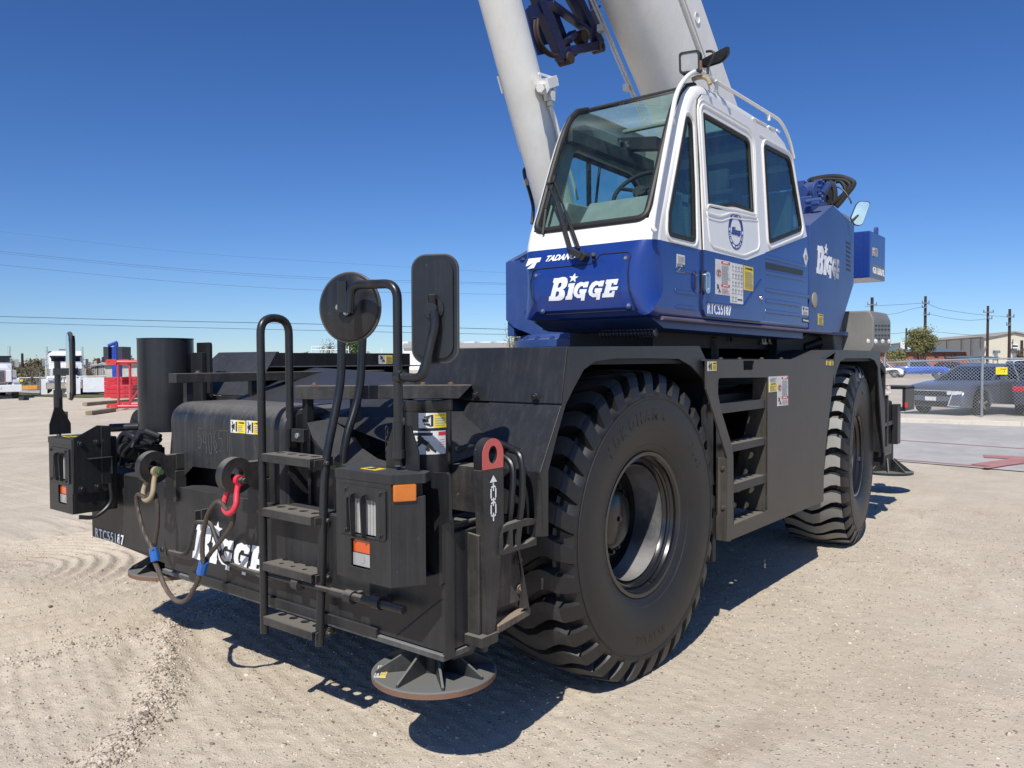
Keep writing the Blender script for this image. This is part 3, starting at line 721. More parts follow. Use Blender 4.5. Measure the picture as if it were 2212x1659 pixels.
# ---------------------------------------------------------------- fenders
XF = .05
def fender(front):
    if front:
        outer = yz('e', [(415, 18), (1050, 15), (1085, 90), (1085, 225), (1068, 175), (1010, 112), (950, 77), (800, 74), (640, 76), (545, 90), (490, 130), (440, 222), (402, 300), (360, 450), (318, 622), (318, 936), (258, 938), (255, 930), (285, 625), (385, 300)], XF)
    else:
        outer = yz('f', [(1090, 143), (1412, 152), (1412, 300), (1446, 560), (1446, 888), (1438, 890), (1412, 560), (1396, 270), (1372, 220), (1340, 204), (1160, 204), (1122, 225), (1100, 285), (1085, 340), (1078, 400), (1074, 300)], XF)
    return outer
mb = MB(); o_ = fender(True)
mb.slab(o_, [], 'YZ', XF-.006, .012)
a = at('e', 415, 18, X=XF); b = at('e', 1050, 15, X=XF); s1 = at('e', 385, 300, X=XF); s2 = at('e', 285, 625, X=XF); s3 = at('e', 297, 936, X=XF); r1 = at('e', 1085, 90, X=XF)
XI = -.80
t_ = .012
mb.prism([(a.y, a.z), (b.y, b.z), (r1.y, r1.z), (r1.y-.012, r1.z), (b.y, b.z-t_), (a.y+.012, a.z-t_)], 'YZ', XI, XF-.012)
mb.prism([(a.y, a.z-.001), (a.y+.015, a.z-.014), (s1.y+.02, s1.z), (s2.y+.015, s2.z), (s3.y+.012, s3.z), (s3.y, s3.z), (s2.y, s2.z), (s1.y, s1.z)], 'YZ', -.36, XF-.012)
f_up = MB(); lx = at('D', 930, 862, Y=s1.y).x
f_up.slab([(lx+.06, a.z-.004), (XF-.012, a.z-.004), (XF-.012, s1.z+.004), (lx+.12, s1.z+.004), (lx-.02, s1.z+.10)], [], 'XZ', a.y-.004+0, .008)
# lower front skin with its slanted inner edge
fl = [at('e', -60, 292, Y=s1.y-.006), s1, s2, s3]
mb.build('fender', BLKD, crane, bevel=.005)
def quadsheet(mbx, P, th=.006):
    P = [Vector(p) for p in P]; n = (P[1]-P[0]).cross(P[2]-P[0]).normalized()*th
    k = len(P); mbx.add([p for p in P]+[p+n for p in P], [tuple(range(k)), tuple(range(2*k-1, k-1, -1))]+[(i, (i+1) % k, k+(i+1) % k, k+i) for i in range(k)])
mb = MB()
n_ = .008
# upper skin: between the top edge and the seam (sloping forward), lower skin below it
xL_top = at('D', 922, 752, Y=a.y).x; xL_s = at('D', 1012, 866, Y=s1.y).x
ym_ = a.y+(s1.y-a.y)*.75; pm_ = at('D', 893, 835, Y=ym_); zm_ = a.z+(s1.z-a.z)*.75
quadsheet(mb, [(xL_top, a.y-n_, a.z), (XF, a.y-n_, a.z), (XF, s1.y-n_, s1.z+.004), (xL_s, s1.y-n_, s1.z+.004), (pm_.x, ym_-n_, zm_)])
mb.build('fender_skin', BLKD, crane, bevel=.003)
mb = MB(); xb = at('D', 962, 1012, Y=s2.y).x
quadsheet(mb, [(xL_s, s1.y-n_, s1.z-.004), (XF, s1.y-n_, s1.z-.004), (XF, s2.y-n_, s2.z), (xb, s2.y-n_, s2.z)])
quadsheet(mb, [(xb, s2.y-n_, s2.z), (XF, s2.y-n_, s2.z), (XF, s3.y-n_, s3.z), (xb+.05, s3.y-n_, s3.z)])
mb.bolt((-.42, s1.y-.02, s1.z+.03), (0, -1, -.3), .013, .012); mb.bolt((-.08, s1.y-.02, s1.z+.03), (0, -1, -.3), .013, .012)
mb.build('lower_fender_skin', BLKD, crane, bevel=.003)
# rear fender
mb = MB(); mb.slab(fender(False), [], 'YZ', XF-.006, .012)
a2 = at('f', 1090, 143, X=XF); b2 = at('f', 1412, 152, X=XF); c2 = at('f', 975, 208, X=XF); e2 = at('f', 1412, 300, X=XF); g2 = at('f', 1440, 560, X=XF); h2 = at('f', 1446, 888, X=XF)
mb.prism([(a2.y, a2.z), (b2.y, b2.z), (e2.y, e2.z), (g2.y, g2.z), (h2.y, h2.z), (h2.y-.012, h2.z), (g2.y-.012, g2.z), (e2.y-.02, e2.z), (b2.y-.02, b2.z-t_), (a2.y, a2.z-t_)], 'YZ', -.55, XF-.012)
mb.prism([(c2.y, c2.z-.03), (a2.y, a2.z-.02), (a2.y, a2.z), (c2.y, c2.z)], 'YZ', -.8, XF-.001)
tag(mb.build('fender', BLKD, crane, bevel=.005))
# far-side front fender and deck, seen across the nose
mb = MB()
zt = a.z; yf = -.70; xi = -2.20; xo = -3.03
quadsheet(mb, [(xi, yf, zt-.005), (xo+.19, yf, zt-.005), (xo+.06, yf-.24, s1.z-.02), (xi+.10, yf-.24, s1.z-.02)], .008)
quadsheet(mb, [(xi+.10, yf-.24, s1.z-.02), (xo+.06, yf-.24, s1.z-.02), (xo, yf-.26, .9), (xi, yf-.26, .9)], .008)
mb.box((xo+.18, yf+.01, zt-.012), (xo+.192, 1.05, 1.15)); mb.box((xo+.2, yf+.01, zt-.10), (xi-.02, .9, zt-.095))
mb.box((xi-.02, yf+.02, zt-.1), (xi-.01, .95, zt-.004)) if False else None
mb.box((xo+.19, yf+.004, zt-.012), (xi, yf+.014, zt)); mb.box((xo+.192, yf+.01, zt-.11), (xo+.20, 1.05, zt))
mb.build('fender', BLKD, crane, bevel=.004)
p0 = at('q', 1388, 268, X=xo+.2); p1 = at('q', 1497, 268, X=xo+.2); p2 = at('q', 1388, 197, X=xo+.2)
sticker(crane, p0+Vector((.003, 0, 0)), p1-p0, p2-p0, 'slip')

# ---------------------------------------------------------------- side panel with ladder steps
XS = .08
pout = yz('f', [(150, 213), (1075, 212), (1076, 300), (1058, 470), (1020, 800), (1003, 1000), (1000, 1243), (300, 1535), (303, 930), (150, 430)], XS)
ophole = yz('f', [(235, 347), (597, 342), (597, 1312), (348, 1415), (346, 905), (330, 820), (262, 600), (235, 470)], XS)
ophole = rpoly(ophole, [.03, .03, .0, .0, .02, .02, .02, .0])
mb = MB(); mb.slab(pout, [ophole, yz('f', [(418, 213+8), (498, 213+8), (496, 288), (420, 290)], XS)], 'YZ', XS-.005, .010)
zt2 = at('f', 150, 213, X=XS).z; y0 = at('f', 150, 213, X=XS).y; y1 = at('f', 1075, 212, X=XS).y
mb.box((XS-.30, y0, zt2-.008), (XS-.0105, y1, zt2-.001))
for q in (290, 425, 585, 725): p = at('f', q, 212, X=XS-.02); mb.bolt((XS-.05, p.y, zt2), (0, 0, 1), .011, .012)
# left return edge and inner step box
e0 = at('f', 303, 930, X=XS); e1 = at('f', 300, 1535, X=XS)
mb.box((XS-.10, e0.y, e1.z), (XS-.0105, e0.y+.008, e0.z))
for q in ((268, 1005), (272, 1290)): p = at('f', *q, Y=e0.y); mb.bolt((p.x, e0.y, p.z), (0, -1, 0), .011, .014)
r0 = at('f', 597, 342, X=XS); r1_ = at('f', 597, 1312, X=XS)
mb.prism([(XS-.0105, r1_.z), (XS-.26, r1_.z), (XS-.26, r1_.z+.06), (XS-.10, r0.z-.12), (XS-.10, r0.z), (XS-.0105, r0.z)], 'XZ', r0.y-.008, r0.y)
bz = at('f', 300, 1535, X=XS); by1 = at('f', 1000, 1243, X=XS)
mb.box((XS-.20, e1.y+.01, e1.z+.002), (XS-.0105, by1.y, e1.z+.010))
mb.build('side_panel', PANEL, crane, bevel=.003)
for (xa, ya, xb_, yb_, yl) in ((248, 540, 588, 508, 605), (328, 838, 597, 778, 890), (348, 1128, 597, 1043, 1188), (350, 1415, 597, 1312, 1415)):
    p = at('f', xa, ya, X=XS-.012); q = at('f', xb_, yb_, X=XS-.012); l = at('f', xa, yl, X=XS-.012); h = max(.012, p.z-l.z)
    mb = MB(); zz = (p.z+q.z)/2
    n_h = max(3, int((q.y-p.y)/.085)); hs = [ellipse(p.y+(i+.5)*(q.y-p.y)/n_h, XS-.012-.062, .022, .022, 14) for i in range(n_h)]
    V_, F_ = plate_geo([(p.y, XS-.014), (q.y, XS-.014), (q.y, XS-.13), (p.y, XS-.13)], hs, .005)
    mb.add([(v[1], v[0], zz+v[2]) for v in V_], F_)
    mb.box((XS-.0185, p.y, zz-h), (XS-.0135, q.y, zz)); mb.box((XS-.134, p.y, zz-h*.7), (XS-.129, q.y, zz))
    mb.build('step', WORN if ya != 540 else BLKD, crane, bevel=.002)
def stk(k, ll, lr, ul, kind, plane, val, parent, off, **kw):
    d = {plane: val}; p0 = at(k, *ll, **d); p1 = at(k, *lr, **d); p2 = at(k, *ul, **d)
    return sticker(parent, p0+Vector(off), p1-p0, p2-p0, kind, **kw)
e_ = (.0, 0, 0)
stk('f', (158, 297), (222, 295), (158, 228), 'crush', 'X', XS+.0005, crane, e_)
stk('f', (603, 452), (660, 446), (602, 338), 'notice', 'X', XS+.0005, crane, e_)
stk('f', (664, 552), (742, 543), (663, 334), 'danger', 'X', XS+.0005, crane, e_)
stk('f', (1019, 254), (1045, 256), (1019, 221), 'yellow', 'X', XS+.0005, crane, e_)
stk('f', (1047, 256), (1071, 257), (1047, 221), 'yellow', 'X', XS+.0005, crane, e_)
# ---------------------------------------------------------------- nose of the carrier
YB = -1.5
def V3(*a): return Vector(a)
FLG = paint('rubbed_steel_edge', (.035, .038, .042), .5, (.22, .22, .21), .5, .2, .8, (.16, .12, .09), .6, bump=.3)
# bumper: the front outrigger housing
zb = at('D', 352, 1232, Y=YB).z; zl = at('c', 385+0, 600, Y=YB).z if False else at('D', 385, 1056, Y=YB).z; zl = .985
xc0 = at('c', 1008, 1000, Y=YB).x; xr = at('d', 1383, 1280, Y=YB).x
mb = MB()
mb.box((xc0, YB, zb+.02), (xr, -1.05, zl), None)
mb.box((at('d', 45, 860, Y=YB).x-.6, YB-.016, zb+.004), (at('d', 910, 1160, Y=YB).x, YB-.002, zb+.040))
# shade of the diagonal crease painted as a dark line, and the right-hand gusset
mb.box((xr-.006, YB-.003, zb), (xr+.008, YB+.05, 1.05))
c0_, c1_ = at('d', 1030, 1112, Y=YB-.002), at('d', 1372, 838, Y=YB-.002)
mb.beam(c0_, c1_, .004, .006, (0, -1, 0), INK)
mb.build('front_bumper', BLKD, crane, bevel=.004)
mb = MB(); mb.box((xc0-.01, YB-.010, zb-.012), (xr+.004, YB+.16, zb+.012)); mb.build('bumper_flange', FLG, crane, bevel=.004)
xl0 = at('c', 483, 900, Y=YB+.03).x
mb = MB(); mb.box((xl0, YB+.03, at('c', 483, 945, Y=YB+.03).z), (xc0-.012, -1.1, at('c', 860, 520, Y=YB+.03).z))
mb.prism([(xl0+.13, zb+.05), (xc0-.01, zb+.01), (xc0-.01, .62), (xl0+.06, .70)], 'XZ', YB+.05, -1.1)
mb.build('outrigger_beam', BLKD, crane, bevel=.006)
# rusty patch plate
# right: beam end, stiffener
mb = MB()
mb.prism([(YB+.052, zb+.03), (-1.16, zb+.05), (-1.16, 1.0), (YB+.052, 1.005)], 'YZ', xr-.2, xr-.035)
mb.box((xr-.06, -1.30, .70), (xr-.015, -1.17, .80)); mb.box((xr-.07, -1.27, .63), (xr-.02, -1.19, .68)); 
mb.prism([(YB+.06, zb+.03), (-1.2, zb+.04), (-1.28, zb-.06), (YB+.10, zb-.05)], 'YZ', xr-.20, xr-.05)
mb.tube([(xr-.03, YB+.05, 1.005), (xr-.02, -1.14, 1.01)], .012)
mb.build('outrigger_beam', WORN, crane, bevel=.005)
g = xz('r', [(135, 560), (150, 530), (185, 517), (270, 516), (286, 535), (290, 830), (243, 850), (243, 1240), (225, 1255), (175, 1215), (158, 1060), (142, 900)], YB-.012)
mb = MB(); mb.slab(g, [], 'XZ', YB-.012, .016); mb.build('stiffener_plate', BLK, crane, bevel=.003)
# lettering on the bumper
mb = MB()
p0 = at('c', 1212, 1098, Y=YB-.003); p1 = at('D', 590, 1275, Y=YB-.003)
h0 = at('c', 1250, 868, Y=YB-.003).z-p0.z
logo(mb, (p0.x, YB-.003, p0.z), (at('D', 572, 1270, Y=YB-.003).x-p0.x, 0, 0), (0, 0, .195), WRITE, skew=.04)
mb.build('company_lettering', WRITE, crane)
mb = MB(); q0 = at('c', 510, 950, Y=YB+.027); q1 = at('c', 715, 985, Y=YB+.027); qh = at('c', 512, 878, Y=YB+.027)
mb.text('RTC55187', (q0.x, YB+.027, q0.z), (q1.x-q0.x, 0, 0), (0, 0, .058), WRITE, bold=.012, spacing=1.15); mb.build('unit_number', WRITE, crane)

# rounded hood over the nose
xh0 = -2.13; xh1 = at('s', 1975, 1000, Y=-1.47).x; zt = 1.425; yh = -1.47
prof = [(yh, .985)]+arc((yh+.10, zt-.10), .10, pi, pi/2, 8)+[(-1.12, zt-.005), (-1.12, 1.3), (-1.12, .985)]
mb = MB()
inner = xz('c', [(1092, 592), (1215, 437), (1440, 462), (1450, 560), (1450, 640)], yh)
# front skin with the hook recess, edges rounded at top and both sides
R = .10; ns = 7; rings = []
for i in range(ns+1):
    t = pi/2*i/ns; rings.append((xh0+R*(1-sin(t)), R*(1-cos(t))))
front = [(xh0+R, .985), (inner[0][0], .985), inner[1], inner[2], (inner[2][0]+.01, .985), (xh1-.03, .985), (xh1-.03, zt-R), (xh0+R, zt-R)]
def pat(x0, x1, z0, z1): mb.add([(x0, yh, z0), (x1, yh, z0), (x1, yh, z1), (x0, yh, z1)], [(0, 1, 2, 3)])
mb.add([(x, yh, z) for x, z in front], [tuple(range(len(front)))])
def section(off, x):      # profile shrunk by off
    pr = [(yh+off, .985)]+[(p[0]+off if False else yh+R-(R-off)*cos(a_), zt-R+(R-off)*sin(a_)) for a_, p in [(pi/2*i/8, None) for i in range(9)]]+[(-1.12, zt-off)]
    return [(x, y, z) for y, z in pr]
prev = None; base = len(mb.v)
rings = rings[::-1]
secs = [section(off, x) for x, off in rings]+[section(0, xh1-.03), section(.012, xh1-.008), section(.03, xh1)]
L_ = len(secs[0]); b0 = len(mb.v)
for s in secs: mb.v += s
for i in range(len(secs)-1):
    for j in range(L_-1):
        if rings[-1][0]-1e-6 <= secs[i][0][0] and secs[i+1][0][0] <= xh1-.03+1e-6 and j == 0: continue
        mb.f.append((b0+i*L_+j, b0+(i+1)*L_+j, b0+(i+1)*L_+j+1, b0+i*L_+j+1)); mb.m.append(mb.mi(None))
mb.add([secs[-1][j] for j in range(L_)]+[(xh1, -1.12, .985)], [tuple(range(L_+1))])
mb.add([secs[0][j] for j in range(L_)]+[(xh0, -1.12, .985)], [tuple(range(L_+1))])
HOODM = paint('scraped_black_hood', (.0135, .0155, .0185), .42, (.15, .14, .125), .25, .32, .8, (.22, .17, .13), .5, bump=.1)
mb.build('nose_hood', HOODM, crane)
mb = MB(); mb.box((inner[0][0]-.1, yh+.12, .9), (xh1-.04, yh+.14, 1.2)); mb.box((inner[0][0]-.1, yh+.02, .96), (xh1-.05, -1.1, .975)); mb.build('hook_recess', DARK, crane)
# hand-scraped number
SCR = plain('bare_scratch', (.12, .125, .13), .5)
mb = MB(); yq = yh-.0015
digs = {'5': [(1, 1), (.15, 1), (.1, .6), (.7, .62), (.85, .3), (.5, 0), (.05, .05)], '4': [(.1, 1), (.1, .5), (.8, .55), None, (.7, 1), (.75, 0)], '0': [(.3, 1), (.05, .6), (.25, .05), (.7, 0), (.9, .5), (.6, 1), (.3, 1)],
        '6': [(.8, 1), (.3, .75), (.1, .3), (.4, 0), (.8, .2), (.5, .5), (.15, .4)], '7': [(.05, 1), (.95, 1), (.8, .5), (.85, 0)], '3': [(.1, 1), (.8, .9), (.4, .55), (.85, .3), (.4, 0), (.1, .1)]}
d0 = at('s', 1052, 1290, Y=yq); d1 = at('s', 1395, 1330, Y=yq); dh = .105; dw = (d1.x-d0.x)/6
for i, chh in enumerate('540357'):
    if chh == '3': chh = '6' if i == 3 else chh
    last = None
    for q in digs[chh]:
        if q is None: last = None; continue
        P_ = V3(d0.x+dw*(i+.82*q[0]), yq, d0.z+dh*q[1]-.02*(i in (1, 2))+random.uniform(-.002, .002))
        if last is not None: mb.beam(last, P_, .0022, .001, (0, 1, 0))
        last = P_
mb.build('scratched_number', SCR, crane)
stk('s', (1408, 1113), (1568, 1128), (1408, 975), 'crush', 'Y', yh-.0005, crane, (0, 0, 0)); stk('s', (1580, 1128), (1750, 1142), (1580, 983), 'crush', 'Y', yh-.0005, crane, (0, 0, 0))

# tow ears
def ear(xe, k, cx_, cy_):
    c = at(k, cx_, cy_, X=xe); mbx = MB(); r = .082
    pts = [(YB+.04, c.z+.055), (c.y+.06, c.z+.055)]+arc((c.y, c.z), r, .72, 2*pi-.72, 22)+[(YB+.04, c.z-.12)]
    mbx.slab(pts, [ellipse(c.y, c.z, .036, .036, 20)], 'YZ', xe, .048)
    mbx.box((xe-.07, YB-.018, c.z-.19), (xe+.035, YB+.04, c.z-.03)) ; mbx.box((xe+.024, YB-.01, c.z-.02), (xe+.034, YB+.035, c.z+.06))
    mbx.build('tow_ear', WORN, crane, bevel=.006); return c
eL = ear(-1.967, 'c', 925, 440); eR = ear(-1.219, 'c', 1520, 500)

# ladder on the nose: two hooped stringers and four perforated treads
xa, xb = -1.085, -.725; yl = -1.575
def hoop(x, ztop, kink):
    yb = yl+.125
    if not kink: P_ = [(x, yl, .43), (x, yl, ztop), (x, yl+.045, ztop+.03) if False else (x, yl, ztop), (x, yl+.14, ztop), (x, yl+.14, 1.27)]
    return P_
def hp(a, b, ztop, zlow, zend):
    return rpath([(a, yl, .42), (a, yl, ztop), (a+.0, yl+.15, ztop), (a+.0, yl+.15, zend)], [.0, .074, .074, 0], 8)
mb = MB(); mb.tube(hp(xa, 0, 1.835, 0, 1.26), .0185, 14); mb.box((xa-.022, yl+.13, 1.245), (xa+.022, yl+.17, 1.33))
mb.build('ladder_handrail', BLKS, crane)
mb = MB()
pR = [V3(*at('D', u, v, X=xb)) for u, v in ((690, 1395), (694, 1200), (702, 1000), (738, 822), (738, 720))]
top = [V3(xb, pR[-1].y, 1.93), V3(xb, pR[-1].y+.13, 1.93)]
bk = [at('D', u, v, X=xb) for u, v in ((778, 850), (741, 965), (741, 1075))]
mb.tube(rpath([pR[0], pR[2], pR[3], top[0], top[1], V3(*bk[0]), V3(*bk[1]), V3(*bk[2])], [0, .10, .10, .06, .06, .1, .1, 0], 8), .0185, 14)
mb.build('ladder_handrail', BLKS, crane)
for i in range(4):
    z = .50+.243*i; dp_ = .10 if i != 1 else .15; mb = MB(); n_h = 4
    hs = [ellipse(xa+.06+j*.082, yl+dp_*.55, .021, .021, 16) for j in range(n_h)]+([ellipse(xa+.10+j*.082, yl+.025, .012, .012, 10) for j in range(3)] if i == 1 else [])
    mb.slab([(xa+.016, yl-.012), (xb-.0, yl-.012), (xb+.012, yl+dp_), (xa+.03, yl+dp_)], hs, 'XY', z, .005)
    mb.box((xa+.014, yl-.016, z-.034), (xb, yl-.011, z+.002)); mb.box((xb+.004, yl+.0, z-.034), (xb+.010, yl+dp_, z-.003)); mb.box((xa+.03, yl+dp_-.005, z-.03), (xb+.02, yl+dp_, z-.0025))
    mb.box((xa-.002, yl+.01, z-.05), (xa+.02, YB+.0, z-.03)) if i in (1, 2) else None
    mb.bolt((xb+.01, yl+.06, z-.022), (1, 0, 0), .010, .016)
    mb.build('step', WORN, crane, bevel=.0025)

# folding prop rod clipped along the bumper
mb = MB()
rodp = [at('c', 1045, 1055, Y=YB-.05), at('c', 1150, 1080, Y=YB-.05), at('c', 1190, 1040, Y=YB-.05), at('c', 1235, 840, Y=YB-.05), at('c', 1345, 845, Y=YB-.05), at('c', 1440, 1125, Y=YB-.05), at('c', 1600, 1190, Y=YB-.05), at('d', 800, 845, Y=YB-.06), at('d', 1090, 925, Y=YB-.06)]
mb.tube(rpath(rodp, .03, 6), .011, 12); mb.cyl(at('d', 560, 790, Y=YB-.06), at('d', 1090, 925, Y=YB-.06), .0165, n=16)
for q in ((900, 870), (700, 830), (320, 735)): p = at('d', *q, Y=YB-.06); mb.cyl(p-V3(.022, 0, 0), p+V3(.022, 0, 0), .027, n=14); mb.box((p.x-.012, YB-.07, p.z-.012), (p.x+.012, YB, p.z+.012))
for q in ((990, 1040), (1030, 1060), (1080, 1062)): mb.tube([at('c', *q, Y=YB-.05)+V3(.013*cos(t), 0, .012*sin(t)) for t in [i*pi/5 for i in range(11)]], .004, 6)
for q in ((1250, 800), (1298, 790)): p = at('c', *q, Y=YB-.03); mb.box((p.x-.006, YB-.045, p.z-.03), (p.x+.006, YB, p.z+.03))
mb.build('prop_rod', WORN, crane)

# ---------------------------------------------------------------- headlamp boxes (mirror pair)
def lampbox(side):
    f = (lambda p: V3(*p)) if side > 0 else (lambda p: V3(2*CXM-p[0], p[1], p[2]))
    x0 = at('D', 727, 1012, Y=-1.74).x; x1 = at('D', 845, 1025, Y=-1.74).x; yo = -1.635; xo = at('D', 919, 1018, Y=yo).x
    z1 = 1.240 if side > 0 else 1.215; z0 = .838 if side > 0 else .80
    if side > 0: outer = [(x0, -1.74), (x1, -1.74), (xo, yo), (xo-.03, -1.585), (x0, -1.585)]
    else: outer = [(x0, -1.74), (x1, -1.74), (x1, -1.50), (x0, -1.50)]
    M_ = (lambda q: q) if side > 0 else (lambda q: (2*CXM-q[0], q[1]))
    mb = MB(); o = [M_(q) for q in outer]
    t = .006
    # front plate with lamp openings
    P = lambda x, z: (M_((x, 0))[0], z)
    wn = x1-x0
    hl = rect(*(sorted([P(x0+wn*.22, 0)[0], P(x0+wn*.76, 0)[0]])[0:1]+[z1-.235]+sorted([P(x0+wn*.22, 0)[0], P(x0+wn*.76, 0)[0]])[1:2]+[z1-.10]), r=.012)
    xs_ = sorted([P(x0+wn*.27, 0)[0], P(x0+wn*.62, 0)[0]])
    ind = rect(xs_[0], z0+.045, xs_[1], z0+.150, .006)
    xe = sorted([o[0][0], o[1][0]])
    mb.slab(rect(xe[0], z0, xe[1], z1-.03, 0), [hl, ind], 'XZ', -1.74, t)
    if side > 0:
        pts = [(x1, -1.74), (xo, yo)]; d = (V3(xo, yo, 0)-V3(x1, -1.74, 0)); 
        n = V3(d.y, -d.x, 0).normalized()*t
        top_ = z1-.10
        for (ta, tb, za, zb2) in ((0, 1, z0+.0, z1-.10), (0, .03, z1-.10, z1-.03)):
            a_ = V3(x1, -1.74, 0)+d*ta; b_ = V3(x1, -1.74, 0)+d*tb
            mb.add([(*(a_.xy), za), (*(b_.xy), za+.0), (*(b_.xy), zb2+.02*tb), (*(a_.xy), zb2), *[(v.x-n.x, v.y-n.y, z) for v, z in ((a_, za), (b_, za), (b_, zb2+.02*tb), (a_, zb2))]],
                   [(0, 1, 2, 3), (7, 6, 5, 4), (0, 4, 5, 1), (1, 5, 6, 2), (2, 6, 7, 3), (3, 7, 4, 0)])
    # lid
    lid = [(q[0]+(.006 if q[0] > (o[0][0]+o[1][0])/2 else -.004), q[1]-(.006 if q[1] < -1.6 else 0)) for q in o]
    mb.prism(lid, 'XY', z1-.035, z1)
    xin = o[0][0]; xot = o[1][0]
    mb.box((xin-.003, -1.735, z0), (xin+.003, -1.5, z1-.03)); mb.box((min(xin, xot), -1.735, z0), (max(xin, xot), -1.5, z0+.005))
    if side < 0: mb.box((xot-.003, -1.735, z0), (xot+.003, -1.5, z1-.03))
    b = mb.build('headlamp_box', BLKD if side > 0 else BLK, crane, bevel=.005)
    # raised service plate
    sx = sorted([P(x0+wn*.08, 0)[0], P(x0+wn*.93, 0)[0]])
    mb = MB(); mb.slab(rect(sx[0], z0+.165, sx[1], z1-.055, .012), [hl], 'XZ', -1.747, .006)
    for u in (.15, .78):
        for z in (z0+.18, z1-.07): mb.bolt((P(x0+wn*(u+.06), 0)[0], -1.75, z), (0, -1, 0), .007, .008)
    mb.build('lamp_cover', BLKD if side > 0 else BLK, b, bevel=.002)
    mb = MB(); hx = sorted([P(x0+wn*.25, 0)[0], P(x0+wn*.76, 0)[0]]); mb.box((hx[0], -1.728, z1-.232), (hx[1], -1.715, z1-.10))
    for i in range(9): x = hx[0]+(hx[1]-hx[0])*(i+.5)/9; mb.cyl((x, -1.726, z1-.230), (x, -1.726, z1-.102), (hx[1]-hx[0])/18, n=8)
    mb.build('headlight', CLEAR, b)
    mb = MB()
    for u in (.36, .56):
        x = P(x0+wn*u, 0)[0]; mb.prism([(-1.745, z1-.243), (-1.765, z1-.235), (-1.772, z1-.10), (-1.765, z1-.085), (-1.745, z1-.080)], 'YZ', x-.003, x+.003)
    mb.build('lamp_guard', BLK, b)
    zm = z0+.098; mb = MB(); mb.box((ind[0][0]-.0, -1.732, zm), (xs_[1]-.004, -1.722, z0+.148)); mb.build('turn_signal', AMBER, b, bevel=.004)
    mb = MB(); mb.box((ind[0][0]-.0, -1.732, z0+.050), (xs_[1]-.004, -1.722, zm-.002)); mb.cyl((sum(xs_)/2, -1.733, z0+.075), (sum(xs_)/2, -1.7335, z0+.075), .014, n=16)
    mb.build('position_lamp', CLEAR, b, bevel=.004)
    if side > 0:
        d = V3(xo-x1, yo+1.74, 0); L = d.length; d.normalize(); n = V3(d.y, -d.x, 0)
        c = V3(x1, -1.74, z1-.066)+d*L*.38-n*.010
        mb = MB(); mb.obox(c, d*L*.34, n*.022, V3(0, 0, .031)); mb.build('side_marker', AMBER2, b, bevel=.006)
        mb = MB(); mb.obox(V3(x1, -1.74, z1-.066)+d*L*.5-n*.05, d*L*.5, n*.004, V3(0, 0, .033)); mb.build('marker_recess', DARK, b)
    # mast foot: two gusset plates and a clamp
    my = -1.64; mx = at('q', 1545, 760, Y=my).x if side > 0 else at('l', 566, 1000, Y=my).x
    for yy, ww in ((my-.035, .075), (my+.035, .075)):
        pass
    mb = MB()
    mb.slab([(mx-.085, z1), (mx-.015, z1), (mx-.005, z1+.035), (mx+.005, z1+.035), (mx+.03, z1), (mx+.085, z1), (mx+.085, z1+.07), (mx+.045, z1+.165), (mx+.018, z1+.165), (mx-.018, z1+.165), (mx-.045, z1+.165), (mx-.085, z1+.07)], [], 'XZ', my+.02, .006) if side > 0 else \
        mb.prism([(my-.06, z1), (my+.06, z1), (my+.06, z1+.06), (my+.01, z1+.16), (my-.03, z1+.16), (my-.06, z1+.06)], 'YZ', mx+.018, mx+.024)
    if side < 0: mb.box((mx-.02, my+.04, z1), (mx+.02, my+.046, z1+.13))
    mb.build('mast_bracket', BLK, b, bevel=.002)
    sticker(b, (P(x0+wn*.3, 0)[0] if side > 0 else P(x0+wn*.75, 0)[0], -1.70, z1+.0005), (.085, 0, 0), (0, .05, 0), 'nostep', 'no_step_sticker')
    return b, V3(mx, my, z1)
bR, mR = lampbox(1); bL, mL = lampbox(-1)
# right mast: one tall pipe with a hook at the top for the round mirror, a branch for the long one
mb = MB()
mx, my, mz = mR
tipx = at('D', 860, 616, Y=my).x
ym = my-.115
topz = at('D', 860, 612, Y=my).z
hk = at('D', 762, 622, Y=my-.02)
mb.tube(rpath([(mx, my-.0, mz+.02), (mx, my, topz), (hk.x, my-.03, topz+.005), (hk.x-.004, my-.035, topz-.10)], [0, .06, .05, 0], 8), .017, 14)
mb.cyl((mx, my, mz+.05), (mx, my, mz+.175), .022, n=16); mb.bolt((mx, my, mz+.06), (0, 0, -1), .014, .045, STEEL); mb.cyl((mx, my, mz+.045), (mx, my, mz+.075), .026, n=16)
j0 = at('q', 1575, 368, Y=my); j1 = at('q', 1690, 360, Y=my+.02); j2 = at('q', 1762, 270, Y=my+.06); j3 = at('D', 940, 700, Y=my+.06); j4 = at('D', 938, 672, Y=my+.06)
mb.tube(rpath([j0, j1+V3(.03, 0, -.012), j3, j4], [0, .09, .03, 0], 8), .0165, 14); mb.cyl(j0-V3(.03, 0, 0), j0+V3(.005, 0, 0), .024, n=14)
mb.build('mirror_mast', BLKS, crane)
RIMW = paint('worn_mirror_rim', (.05, .05, .05), .45, (.16, .15, .14), .3, 0, .4)
